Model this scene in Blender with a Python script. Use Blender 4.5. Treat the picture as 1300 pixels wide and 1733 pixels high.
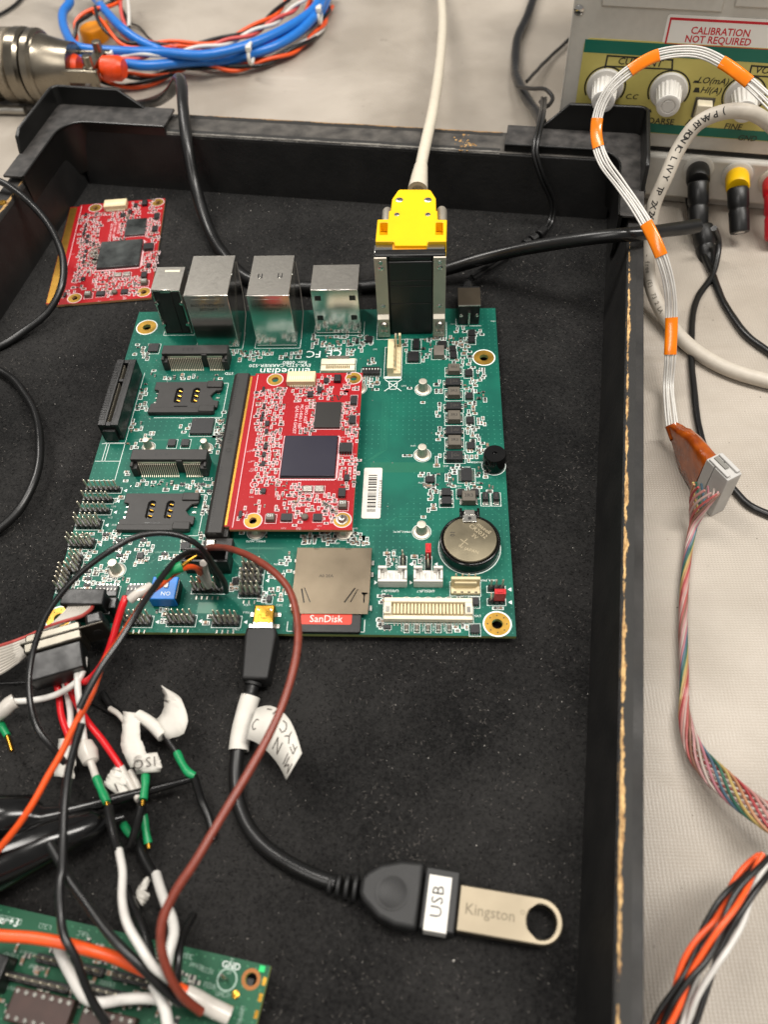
import bpy, bmesh, math, random
from mathutils import Vector, Matrix, noise as vnoise
R = random.Random(7)
PI = math.pi
MM = 0.001          # all layout numbers below are millimetres
Z0 = 14.0           # height of the carrier board's top face above the table
scene = bpy.context.scene
for o in list(bpy.data.objects):
    bpy.data.objects.remove(o)

# ------------------------------------------------------------------ camera
cd = bpy.data.cameras.new('camera')
cam = bpy.data.objects.new('camera', cd)
scene.collection.objects.link(cam)
scene.camera = cam
right = Vector((0.998438, 0.0342407, -0.0441494))
up = Vector((-0.0025772, 0.817583, 0.575805))
back = Vector((0.0558118, -0.5747919, 0.8163941))
mw = Matrix((right, up, back)).transposed().to_4x4()
mw.translation = Vector((139.759 * MM, -132.393 * MM, (263.422 + Z0) * MM))
cam.matrix_world = mw
cd.sensor_fit = 'VERTICAL'
cd.sensor_height = 36.0
cd.lens = 36.0 * 1400.0 / 1733.0
cd.clip_start = 0.01
cd.clip_end = 20.0
cd.dof.use_dof = True
cd.dof.focus_distance = 0.338
cd.dof.aperture_fstop = 11.0

# ------------------------------------------------------------------ light
wd = bpy.data.worlds.new('World')
scene.world = wd
wd.use_nodes = True
wd.node_tree.nodes['Background'].inputs[0].default_value = (1.0, 0.97, 0.94, 1)
wd.node_tree.nodes['Background'].inputs[1].default_value = 0.26

def ceiling_or_fill_lamp(name, loc, size, power, target):
    ld = bpy.data.lights.new(name, 'AREA')
    ld.shape = 'RECTANGLE'
    ld.size, ld.size_y = size
    ld.energy = power
    ld.color = (1.0, 0.955, 0.895)
    o = bpy.data.objects.new(name, ld)
    o.location = loc
    d = Vector(target) - Vector(loc)
    o.rotation_euler = d.to_track_quat('-Z', 'Y').to_euler()
    scene.collection.objects.link(o)
    return o

ceiling_or_fill_lamp('ceiling_or_fill_lamp', (0.75, 0.10, 1.65), (0.35, 1.2), 33, (0.12, 0.08, 0))
ceiling_or_fill_lamp('ceiling_or_fill_lamp', (-0.65, 0.85, 1.75), (0.35, 1.2), 27, (0.05, 0.15, 0))
ceiling_or_fill_lamp('ceiling_or_fill_lamp', (-0.45, -0.95, 1.75), (0.35, 1.2), 11, (0.1, 0.1, 0))  # unseen front fill, added to brighten the supply's upright panel

scene.view_settings.view_transform = 'Standard'
scene.view_settings.look = 'None'
scene.view_settings.gamma = 1.0
scene.view_settings.exposure = 0.0
scene.view_settings.use_curve_mapping = False
scene.cycles.use_denoising = True
scene.cycles.max_bounces = 8
scene.cycles.caustics_reflective = False
scene.cycles.caustics_refractive = False

# ------------------------------------------------------------------ materials
def lin(h):
    c = [int(h[i:i + 2], 16) / 255 for i in (0, 2, 4)]
    return tuple(x / 12.92 if x <= 0.04045 else ((x + 0.055) / 1.055) ** 2.4 for x in c) + (1,)

MATS = {}
def mat(name, col, rough=0.5, metal=0.0, bump=None, var=0.0, vscale=300.0, rvar=0.0, spec=0.5, coat=0.0, trans=0.0, alpha=1.0, col2=None, aniso=None):
    if name in MATS:
        return MATS[name]
    m = bpy.data.materials.new(name)
    m.use_nodes = True
    nt = m.node_tree
    b = nt.nodes['Principled BSDF']
    c = lin(col) if isinstance(col, str) else tuple(col) + (1,)
    b.inputs['Base Color'].default_value = c
    b.inputs['Roughness'].default_value = rough
    b.inputs['Metallic'].default_value = metal
    b.inputs['Specular IOR Level'].default_value = spec
    b.inputs['Coat Weight'].default_value = coat
    b.inputs['Transmission Weight'].default_value = trans
    b.inputs['Alpha'].default_value = alpha
    tc = nt.nodes.new('ShaderNodeTexCoord')
    def noise(scale, detail=4.0):
        mp = nt.nodes.new('ShaderNodeMapping')
        nt.links.new(tc.outputs['Object'], mp.inputs[0])
        if aniso:
            mp.inputs['Scale'].default_value = aniso
        n = nt.nodes.new('ShaderNodeTexNoise')
        n.inputs['Scale'].default_value = scale
        n.inputs['Detail'].default_value = detail
        nt.links.new(mp.outputs[0], n.inputs['Vector'])
        return n.outputs['Fac']
    if var or col2:
        n = noise(vscale)
        rp = nt.nodes.new('ShaderNodeValToRGB')
        rp.color_ramp.elements[0].position = 0.3
        rp.color_ramp.elements[1].position = 0.7
        if col2:
            c2 = lin(col2)
            rp.color_ramp.elements[0].color = c
            rp.color_ramp.elements[1].color = c2
        else:
            rp.color_ramp.elements[0].color = tuple(max(0, x * (1 - var)) for x in c[:3]) + (1,)
            rp.color_ramp.elements[1].color = tuple(min(1, x * (1 + var)) for x in c[:3]) + (1,)
        nt.links.new(n, rp.inputs[0])
        nt.links.new(rp.outputs[0], b.inputs['Base Color'])
    if rvar:
        n = noise(vscale * 0.6)
        mr = nt.nodes.new('ShaderNodeMapRange')
        mr.inputs[1].default_value = 0.3
        mr.inputs[2].default_value = 0.7
        mr.inputs[3].default_value = max(0.02, rough - rvar)
        mr.inputs[4].default_value = min(1, rough + rvar)
        nt.links.new(n, mr.inputs[0])
        nt.links.new(mr.outputs[0], b.inputs['Roughness'])
    if bump:
        n = noise(bump[0], 5.0)
        bp = nt.nodes.new('ShaderNodeBump')
        bp.inputs['Strength'].default_value = bump[1]
        bp.inputs['Distance'].default_value = bump[2] if len(bump) > 2 else 0.0002
        nt.links.new(n, bp.inputs['Height'])
        nt.links.new(bp.outputs[0], b.inputs['Normal'])
    MATS[name] = m
    return m

def nodes_of(m):
    nt = m.node_tree
    return nt, nt.nodes['Principled BSDF']

BLK = mat('black_plastic', '131313', 0.42, var=0.15, rvar=0.08, bump=(1500, 0.15))
BLK2 = mat('black_housing', '0e0e0e', 0.38, var=0.2, rvar=0.1, bump=(2500, 0.1))
BLKS = mat('black_cable_jacket', '141414', 0.32, var=0.2, rvar=0.1, vscale=80, bump=(900, 0.12))
BLKG = mat('glossy_black_plastic', '0d0d0d', 0.16, var=0.2, rvar=0.06)
GREYP = mat('dark_grey_plastic', '262422', 0.5, var=0.15, bump=(2000, 0.12))
STEEL = mat('nickel_steel', 'd3d1cc', 0.2, 1.0, var=0.03, vscale=60, rvar=0.03, bump=(300, 0.04))
STEELD = mat('brushed_nickel', 'b2aea6', 0.36, 1.0, var=0.06, vscale=1400, rvar=0.03, bump=(2600, 0.2))
PADM = mat('solder_pad', '9c9a92', 0.42, 0.9, var=0.1)
SHELL = mat('card_socket_shell', '776c5c', 0.36, 1.0, var=0.10, vscale=90, rvar=0.08, bump=(2200, 0.1))
SATIN = mat('satin_tin_strap', 'c9c2b4', 0.5, 0.9, var=0.05, vscale=120)
TIN = mat('solder_tin', 'd2cfc6', 0.25, 1.0, var=0.1)
GOLD = mat('gold_plating', 'b98c36', 0.3, 1.0, var=0.12, vscale=200, rvar=0.1)
PADG = mat('pad_gold', 'b08a3c', 0.42, 0.85, var=0.2, vscale=260, rvar=0.12)
BRASS = mat('brass_pin', 'c9a868', 0.3, 1.0)
PINS = mat('pin_metal', 'ece2cc', 0.36, 0.75)
SILK = mat('white_silkscreen', 'eef5f0', 0.6)
PINKSILK = mat('pale_silkscreen', 'e6c6c9', 0.6)
WHITE = mat('white_plastic', 'd9d6cf', 0.42, var=0.05)
BEIGE = mat('beige_nylon', 'd8c8a0', 0.5, var=0.08, bump=(1500, 0.08))
CREAM = mat('cream_nylon', 'e2d8bf', 0.45, var=0.06)
PAPER = mat('white_paper_label', 'd2cec5', 0.62, var=0.04, bump=(500, 0.2))
INK = mat('black_ink', '15130f', 0.6)
CAPB = mat('ceramic_brown', '8a6a52', 0.45, var=0.15)
CAPG = mat('resistor_black', '201f1f', 0.4)
FERR = mat('ferrite_grey', '5b554b', 0.55, var=0.12, bump=(3000, 0.1))
CHIP = mat('chip_epoxy', '151517', 0.46, var=0.2, vscale=900, bump=(4000, 0.08))
REDW = mat('red_wire', 'c8141c', 0.36, var=0.08)
ORGW = mat('orange_wire', 'e8551e', 0.36, var=0.08)
WHTW = mat('white_wire', 'cfccc6', 0.34, var=0.05)
BLUW = mat('blue_cable', '1f6fc4', 0.3, var=0.06)
BRNW = mat('brown_wire', '7a3526', 0.4, var=0.15)
GRNT = mat('green_tape', '11854f', 0.4, var=0.15, bump=(600, 0.3))
YEL = mat('yellow_plastic', 'f2c000', 0.42, var=0.07, vscale=60, bump=(2500, 0.1))
REDP = mat('red_plastic', 'c01d22', 0.4, var=0.08)
KAP = mat('amber_tape', 'e87a00', 0.22, var=0.12, vscale=120, coat=0.4)
KAPD = mat('amber_film', '6a2608', 0.22, var=0.35, vscale=130, coat=0.6, col2='a8500c', bump=(180, 0.6, 0.0012))
GREYC = mat('warm_grey_jacket', 'b9b1a4', 0.5, var=0.05, bump=(1200, 0.08))
BEIGC = mat('beige_jacket', 'cfc6b4', 0.45, var=0.04)
PSUG = mat('instrument_grey', 'c6c2b9', 0.55, var=0.04, bump=(2600, 0.15))
SHRINK = mat('clear_shrink', 'c4beb5', 0.25, var=0.06)

# ------------------------------------------------------------------ mesh helpers
class MB:
    def __init__(self):
        self.v, self.f, self.m, self.mats = [], [], [], []
    def mi(self, m):
        if m not in self.mats:
            self.mats.append(m)
        return self.mats.index(m)
    def add(self, verts, faces, m, M=None):
        b = len(self.v)
        if M is not None:
            verts = [M @ Vector(p) for p in verts]
        self.v += [tuple(p) for p in verts]
        k = self.mi(m)
        for f in faces:
            self.f.append(tuple(b + i for i in f))
            self.m.append(k)
        return self
    def box(self, x0, y0, z0, x1, y1, z1, m, M=None):
        vs = [(x0, y0, z0), (x1, y0, z0), (x1, y1, z0), (x0, y1, z0), (x0, y0, z1), (x1, y0, z1), (x1, y1, z1), (x0, y1, z1)]
        return self.add(vs, [(0, 3, 2, 1), (4, 5, 6, 7), (0, 1, 5, 4), (1, 2, 6, 5), (2, 3, 7, 6), (3, 0, 4, 7)], m, M)
    def cbox(self, cx, cy, z0, sx, sy, sz, m, rot=0.0, M=None):
        T = Matrix.Translation((cx, cy, z0)) @ Matrix.Rotation(rot, 4, 'Z')
        if M is not None:
            T = M @ T
        return self.box(-sx / 2, -sy / 2, 0, sx / 2, sy / 2, sz, m, T)
    def taper(self, cx, cy, z0, sx, sy, sz, k, m, rot=0.0):
        vs = [(-sx / 2, -sy / 2, 0), (sx / 2, -sy / 2, 0), (sx / 2, sy / 2, 0), (-sx / 2, sy / 2, 0)]
        vs += [(x * k, y * k, sz) for x, y, z in vs]
        return self.add(vs, [(0, 3, 2, 1), (4, 5, 6, 7), (0, 1, 5, 4), (1, 2, 6, 5), (2, 3, 7, 6), (3, 0, 4, 7)], m,
                        Matrix.Translation((cx, cy, z0)) @ Matrix.Rotation(rot, 4, 'Z'))
    def prism(self, poly, z0, z1, m, M=None):
        n = len(poly)
        vs = [(x, y, z0) for x, y in poly] + [(x, y, z1) for x, y in poly]
        fs = [tuple(range(n - 1, -1, -1)), tuple(range(n, 2 * n))]
        fs += [(i, (i + 1) % n, n + (i + 1) % n, n + i) for i in range(n)]
        return self.add(vs, fs, m, M)
    def lathe(self, prof, m, n=20, M=None, a0=0.0):
        vs, fs = [], []
        for r, z in prof:
            for i in range(n):
                a = a0 + 2 * PI * i / n
                vs.append((r * math.cos(a), r * math.sin(a), z))
        for j in range(len(prof) - 1):
            for i in range(n):
                fs.append((j * n + i, j * n + (i + 1) % n, (j + 1) * n + (i + 1) % n, (j + 1) * n + i))
        if prof[0][0] > 1e-6:
            fs.append(tuple(range(n - 1, -1, -1)))
        if prof[-1][0] > 1e-6:
            k = (len(prof) - 1) * n
            fs.append(tuple(range(k, k + n)))
        return self.add(vs, fs, m, M)
    def cyl(self, cx, cy, z0, z1, r0, m, r1=None, n=16):
        return self.lathe([(r0, z0), (r0 if r1 is None else r1, z1)], m, n, Matrix.Translation((cx, cy, 0)))
    def ring(self, cx, cy, z, r0, r1, m, n=28):
        vs = [(cx + r * math.cos(2 * PI * i / n), cy + r * math.sin(2 * PI * i / n), z) for r in (r0, r1) for i in range(n)]
        return self.add(vs, [(i, n + i, n + (i + 1) % n, (i + 1) % n) for i in range(n)], m)
    def tube(self, pts, r, m, n=8, prof=None, twist=0.0, caps=True):
        pts = [Vector(p) for p in pts]
        k = len(pts)
        T = [(pts[min(i + 1, k - 1)] - pts[max(i - 1, 0)]).normalized() for i in range(k)]
        a = Vector((0, 0, 1)) if abs(T[0].z) < 0.9 else Vector((1, 0, 0))
        u = (a - T[0] * a.dot(T[0])).normalized()
        vs, fs = [], []
        if prof is None:
            prof = [(math.cos(2 * PI * j / n), math.sin(2 * PI * j / n)) for j in range(n)]
        n = len(prof)
        for i in range(k):
            u = (u - T[i] * u.dot(T[i])).normalized()
            w = T[i].cross(u)
            ri = r[i] if isinstance(r, (list, tuple)) else r
            ta = twist * i / max(1, k - 1)
            ct, st = math.cos(ta), math.sin(ta)
            for px, py in prof:
                qx, qy = px * ct - py * st, px * st + py * ct
                vs.append(pts[i] + (w * qx + u * qy) * ri)
        for i in range(k - 1):
            for j in range(n):
                fs.append((i * n + j, i * n + (j + 1) % n, (i + 1) * n + (j + 1) % n, (i + 1) * n + j))
        if caps:
            fs += [tuple(range(n - 1, -1, -1)), tuple(range((k - 1) * n, k * n))]
        return self.add(vs, fs, m)
    def frame(self, cx, cy, sx, sy, z, w, m, rot=0.0):
        T = Matrix.Translation((cx, cy, z)) @ Matrix.Rotation(rot, 4, 'Z')
        a, b = sx / 2, sy / 2
        vs = [(-a, -b, 0), (a, -b, 0), (a, b, 0), (-a, b, 0), (-a + w, -b + w, 0), (a - w, -b + w, 0), (a - w, b - w, 0), (-a + w, b - w, 0)]
        return self.add(vs, [(0, 1, 5, 4), (1, 2, 6, 5), (2, 3, 7, 6), (3, 0, 4, 7)], m, T)
    def quad(self, cx, cy, sx, sy, z, m, rot=0.0):
        T = Matrix.Translation((cx, cy, z)) @ Matrix.Rotation(rot, 4, 'Z')
        a, b = sx / 2, sy / 2
        return self.add([(-a, -b, 0), (a, -b, 0), (a, b, 0), (-a, b, 0)], [(0, 1, 2, 3)], m, T)
    def line(self, pts, w, z, m):
        for (x0, y0), (x1, y1) in zip(pts, pts[1:]):
            L = math.hypot(x1 - x0, y1 - y0)
            self.quad((x0 + x1) / 2, (y0 + y1) / 2, L + w, w, z, m, math.atan2(y1 - y0, x1 - x0))
        return self
    def mesh(self, name, smooth=35):
        me = bpy.data.meshes.new(name)
        me.from_pydata([(x * MM, y * MM, z * MM) for x, y, z in self.v], [], self.f)
        for m in self.mats:
            me.materials.append(m)
        me.polygons.foreach_set('material_index', self.m)
        if smooth:
            me.polygons.foreach_set('use_smooth', [True] * len(me.polygons))
            me.set_sharp_from_angle(angle=math.radians(smooth))
        me.update()
        return me
    def build(self, name, parent=None, smooth=35, bevel=0.0, seg=2, loc=None, rotz=0.0):
        return put(name, self.mesh(name, smooth), parent, loc, rotz, bevel, seg)

def put(name, me, parent=None, loc=None, rotz=0.0, bevel=0.0, seg=2):
    o = bpy.data.objects.new(name, me)
    scene.collection.objects.link(o)
    if parent is not None:
        o.parent = parent
        if loc:
            o.location = [c * MM for c in loc]
    elif loc:
        o.location = (loc[0] * MM, loc[1] * MM, (loc[2] + Z0) * MM)
    else:
        o.location = (0, 0, Z0 * MM)
    o.rotation_euler.z = rotz
    if bevel:
        b = o.modifiers.new('edge', 'BEVEL')
        b.width = bevel * MM
        b.segments = seg
        b.limit_method = 'ANGLE'
        b.angle_limit = math.radians(40)
        b.harden_normals = False
    return o

def tag(o, label, cat, group=None, kind=None):
    if label:
        o['label'] = label
    if cat:
        o['category'] = cat
    if group:
        o['group'] = group
    if kind:
        o['kind'] = kind
    return o

def thing(name, label, cat, loc=(0, 0, 0), rotz=0.0, group=None):
    o = bpy.data.objects.new(name, None)
    o.empty_display_size = 0.01
    scene.collection.objects.link(o)
    o.location = (loc[0] * MM, loc[1] * MM, (loc[2] + Z0) * MM)
    o.rotation_euler.z = rotz
    return tag(o, label, cat, group)

def spline(pts, step=2.0):
    P = [Vector(p) for p in pts]
    P = [P[0] * 2 - P[1]] + P + [P[-1] * 2 - P[-2]]
    out = []
    for i in range(1, len(P) - 2):
        p0, p1, p2, p3 = P[i - 1:i + 3]
        d = (p2 - p1).length
        n = max(2, int(d / step))
        t0 = 0.0
        t1 = t0 + max(1e-4, (p1 - p0).length) ** 0.5
        t2 = t1 + max(1e-4, d) ** 0.5
        t3 = t2 + max(1e-4, (p3 - p2).length) ** 0.5
        for k in range(n):
            t = t1 + (t2 - t1) * k / n
            a1 = p0 * ((t1 - t) / (t1 - t0)) + p1 * ((t - t0) / (t1 - t0))
            a2 = p1 * ((t2 - t) / (t2 - t1)) + p2 * ((t - t1) / (t2 - t1))
            a3 = p2 * ((t3 - t) / (t3 - t2)) + p3 * ((t - t2) / (t3 - t2))
            b1 = a1 * ((t2 - t) / (t2 - t0)) + a2 * ((t - t0) / (t2 - t0))
            b2 = a2 * ((t3 - t) / (t3 - t1)) + a3 * ((t - t1) / (t3 - t1))
            out.append(b1 * ((t2 - t) / (t2 - t1)) + b2 * ((t - t1) / (t2 - t1)))
    out.append(P[-2])
    return out

def wobble(pts, amp, seed):
    rw = random.Random(seed)
    ph = [(rw.uniform(0, 6.28), rw.uniform(0.05, 0.22)) for _ in range(6)]
    n = len(pts)
    out = []
    for i, p in enumerate(pts):
        k = amp * min(1.0, i / 6, (n - 1 - i) / 6)
        out.append(p + Vector((math.sin(ph[0][0] + i * ph[0][1]) + 0.5 * math.sin(ph[1][0] + i * 3 * ph[1][1]), math.sin(ph[2][0] + i * ph[2][1]) + 0.5 * math.sin(ph[3][0] + i * 3 * ph[3][1]), 0.6 * math.sin(ph[4][0] + i * ph[4][1]))) * k)
    return out

def frames(pts):
    k = len(pts)
    T = [(pts[min(i + 1, k - 1)] - pts[max(i - 1, 0)]).normalized() for i in range(k)]
    a = Vector((0, 0, 1)) if abs(T[0].z) < 0.9 else Vector((1, 0, 0))
    u = (a - T[0] * a.dot(T[0])).normalized()
    out = []
    for i in range(k):
        u = (u - T[i] * u.dot(T[i])).normalized()
        out.append((T[i], u, T[i].cross(u)))
    return out

def offset_path(pts, du, dw):
    return [p + u * du + w * dw for p, (t, u, w) in zip(pts, frames(pts))]

def helix(pts, rad, pitch, phase):
    out, s = [], 0.0
    fr = frames(pts)
    for i, p in enumerate(pts):
        if i:
            s += (pts[i] - pts[i - 1]).length
        a = phase + 2 * PI * s / pitch
        t, u, w = fr[i]
        out.append(p + u * (rad * math.cos(a)) + w * (rad * math.sin(a)))
    return out

def plate(outer, holes, z0, z1, m, name, parent=None, side=None, loc=None, rotz=0.0):
    """flat board with real holes"""
    bm = bmesh.new()
    edges = []
    for loop in [outer] + holes:
        vs = [bm.verts.new((x * MM, y * MM, z1 * MM)) for x, y in loop]
        edges += [bm.edges.new((vs[i], vs[(i + 1) % len(vs)])) for i in range(len(vs))]
    bmesh.ops.triangle_fill(bm, edges=edges, use_beauty=True)
    bmesh.ops.recalc_face_normals(bm, faces=bm.faces)
    if bm.faces[:] and sum(f.normal.z for f in bm.faces) < 0:
        bmesh.ops.reverse_faces(bm, faces=bm.faces)
    top = bm.faces[:]
    ret = bmesh.ops.extrude_face_region(bm, geom=top, use_keep_orig=True)
    nv = [g for g in ret['geom'] if isinstance(g, bmesh.types.BMVert)]
    for v in nv:
        v.co.z = z0 * MM
    bmesh.ops.recalc_face_normals(bm, faces=bm.faces)
    me = bpy.data.meshes.new(name)
    for f in bm.faces:
        f.material_index = 1 if (side and abs(f.normal.z) < 0.5) else 0
    bm.to_mesh(me)
    bm.free()
    me.materials.append(m)
    if side:
        me.materials.append(side)
    return put(name, me, parent, loc, rotz)

def circle(cx, cy, r, n=20):
    return [(cx + r * math.cos(2 * PI * i / n), cy + r * math.sin(2 * PI * i / n)) for i in range(n)]

def rrect(x0, y0, x1, y1, r, n=5):
    out = []
    for cx, cy, a in ((x1 - r, y0 + r, -90), (x1 - r, y1 - r, 0), (x0 + r, y1 - r, 90), (x0 + r, y0 + r, 180)):
        for i in range(n + 1):
            t = math.radians(a + 90 * i / n)
            out.append((cx + r * math.cos(t), cy + r * math.sin(t)))
    return out

TXT = {}
def text_geo(s, size, extrude=0.0, shear=0.0, space=1.0, bold=0.0):
    """glyph mesh in millimetres, centred on its own middle"""
    key = (s, size, extrude, shear, space, bold)
    if key in TXT:
        return TXT[key]
    cu = bpy.data.curves.new('lettering', 'FONT')
    cu.body = s
    cu.size = size
    cu.align_x = 'CENTER'
    cu.align_y = 'CENTER'
    cu.extrude = extrude
    cu.shear = shear
    cu.offset = bold
    cu.space_character = space
    cu.resolution_u = 2
    o = bpy.data.objects.new('lettering', cu)
    scene.collection.objects.link(o)
    dg = bpy.context.evaluated_depsgraph_get()
    ev = o.evaluated_get(dg)
    me = ev.to_mesh()
    res = ([tuple(v.co) for v in me.vertices], [tuple(p.vertices) for p in me.polygons])
    ev.to_mesh_clear()
    bpy.data.objects.remove(o)
    bpy.data.curves.remove(cu)
    TXT[key] = res
    return res

def letter(mb, s, size, m, M, extrude=0.0, shear=0.0, sx=1.0, sy=1.0, space=1.0, bold=0.0):
    vs, fs = text_geo(s, size, extrude, shear, space, bold)
    return mb.add([(x * sx, y * sy, z) for x, y, z in vs], fs, m, M)

def TR(x, y, z, rz=0.0):
    return Matrix.Translation((x, y, z)) @ Matrix.Rotation(rz, 4, 'Z')

def squiggle(mb, cx, cy, L, h, z, m, rot=0.0):
    """a run of print too small to read"""
    n = max(2, int(L / (h * 0.8)))
    T = Matrix.Translation((cx, cy, z)) @ Matrix.Rotation(rot, 4, 'Z')
    s = L / n
    for i in range(n):
        x = -L / 2 + (i + 0.5) * s
        w = s * 0.68
        for (ax, ay, bx, by) in R.sample([(-.5, -.5, -.5, .5), (.5, -.5, .5, .5), (-.5, .5, .5, .5), (-.5, 0, .5, 0), (-.5, -.5, .5, -.5)], 3):
            x0, y0, x1, y1 = x + ax * w, ay * h, x + bx * w, by * h
            t = h * 0.055
            mb.add([(min(x0, x1) - t, min(y0, y1) - t, 0), (max(x0, x1) + t, min(y0, y1) - t, 0), (max(x0, x1) + t, max(y0, y1) + t, 0), (min(x0, x1) - t, max(y0, y1) + t, 0)], [(0, 1, 2, 3)], m, T)
    return mb

# ------------------------------------------------------------------ table and tray
TH = math.radians(-8.2)
def table_material():
    m = bpy.data.materials.new('beige_bench_mat')
    m.use_nodes = True
    nt, b = nodes_of(m)
    tc = nt.nodes.new('ShaderNodeTexCoord')
    mp = nt.nodes.new('ShaderNodeMapping')
    nt.links.new(tc.outputs['Object'], mp.inputs[0])
    waves = []
    for ax in ('X', 'Y'):
        w = nt.nodes.new('ShaderNodeTexWave')
        w.wave_type = 'BANDS'
        w.bands_direction = ax
        w.inputs['Scale'].default_value = 260.0 if ax == 'X' else 300.0
        w.inputs['Distortion'].default_value = 1.4
        w.inputs['Detail'].default_value = 2.0
        w.inputs['Detail Scale'].default_value = 1.5
        nt.links.new(mp.outputs[0], w.inputs['Vector'])
        waves.append(w)
    mul = nt.nodes.new('ShaderNodeMath')
    mul.operation = 'MULTIPLY'
    nt.links.new(waves[0].outputs['Fac'], mul.inputs[0])
    nt.links.new(waves[1].outputs['Fac'], mul.inputs[1])
    n = nt.nodes.new('ShaderNodeTexNoise')
    n.inputs['Scale'].default_value = 14.0
    n.inputs['Detail'].default_value = 6.0
    nt.links.new(tc.outputs['Object'], n.inputs['Vector'])
    rp = nt.nodes.new('ShaderNodeValToRGB')
    rp.color_ramp.elements[0].color = lin('988f83')
    rp.color_ramp.elements[1].color = lin('b3aa9e')
    rp.color_ramp.elements[0].position = 0.35
    rp.color_ramp.elements[1].position = 0.65
    nt.links.new(n.outputs['Fac'], rp.inputs[0])
    mx = nt.nodes.new('ShaderNodeMix')
    mx.data_type = 'RGBA'
    mx.blend_type = 'MULTIPLY'
    mr = nt.nodes.new('ShaderNodeMapRange')
    mr.inputs[3].default_value = 0.94
    mr.inputs[4].default_value = 1.0
    nt.links.new(mul.outputs[0], mr.inputs[0])
    mx.inputs[0].default_value = 1.0
    nt.links.new(rp.outputs[0], mx.inputs[6])
    nt.links.new(mr.outputs[0], mx.inputs[7])
    # faint scuffs and specks
    n2 = nt.nodes.new('ShaderNodeTexNoise')
    n2.inputs['Scale'].default_value = 260.0
    n2.inputs['Detail'].default_value = 2.0
    nt.links.new(tc.outputs['Object'], n2.inputs['Vector'])
    r2 = nt.nodes.new('ShaderNodeMapRange')
    r2.inputs[1].default_value = 0.74
    r2.inputs[2].default_value = 0.80
    r2.inputs[3].default_value = 1.0
    r2.inputs[4].default_value = 0.6
    nt.links.new(n2.outputs['Fac'], r2.inputs[0])
    mx2 = nt.nodes.new('ShaderNodeMix')
    mx2.data_type = 'RGBA'
    mx2.blend_type = 'MULTIPLY'
    mx2.inputs[0].default_value = 1.0
    nt.links.new(mx.outputs[2], mx2.inputs[6])
    nt.links.new(r2.outputs[0], mx2.inputs[7])
    nt.links.new(mx2.outputs[2], b.inputs['Base Color'])
    fold = nt.nodes.new('ShaderNodeTexNoise')
    fold.inputs['Scale'].default_value = 9.0
    fold.inputs['Detail'].default_value = 3.0
    fold.inputs['Distortion'].default_value = 1.5
    nt.links.new(tc.outputs['Object'], fold.inputs['Vector'])
    bf = nt.nodes.new('ShaderNodeBump')
    bf.inputs['Strength'].default_value = 0.6
    bf.inputs['Distance'].default_value = 0.008
    nt.links.new(fold.outputs['Fac'], bf.inputs['Height'])
    bp = nt.nodes.new('ShaderNodeBump')
    bp.inputs['Strength'].default_value = 0.4
    bp.inputs['Distance'].default_value = 0.0004
    nt.links.new(bf.outputs[0], bp.inputs['Normal'])
    nt.links.new(mul.outputs[0], bp.inputs['Height'])
    nt.links.new(bp.outputs[0], b.inputs['Normal'])
    b.inputs['Roughness'].default_value = 0.42
    return m
TABLE = table_material()
t = MB().box(-1500, -900, -40, 1500, 1500, -14, TABLE).build('table_top', smooth=0)
tag(t, 'beige woven bench mat covering the work table', None, kind='structure')
# a second mat sheet laid behind the tray: its edge makes the low step
m2 = MB().box(-420, 0, -14.0, 125, 330, -13.2, TABLE).build('bench_mat', smooth=0, loc=(*(26.2, 385.4, -14,), 0), rotz=TH * 0.75, bevel=0.3)
tag(m2, 'second beige mat sheet lying behind the black tray', 'mat')

cr = MB()
rr = random.Random(77)
CRUMB = mat('dark_crumb', '4a4238', 0.8)
for k in range(60):
    cr.taper(rr.uniform(215, 330), rr.uniform(-130, 240), -13.98, rr.uniform(0.15, 0.7), rr.uniform(0.1, 0.3), 0.12, 0.7, CRUMB, rr.uniform(0, PI))
for k in range(40):
    cr.taper(rr.uniform(-120, 220), rr.uniform(330, 560), -13.0 if k % 2 else -13.98, rr.uniform(0.2, 1.0), rr.uniform(0.15, 0.4), 0.12, 0.7, CRUMB, rr.uniform(0, PI))
tag(cr.build('crumbs', smooth=0), 'dark crumbs and fibres scattered on the beige bench mat', 'debris', kind='stuff')

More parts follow.
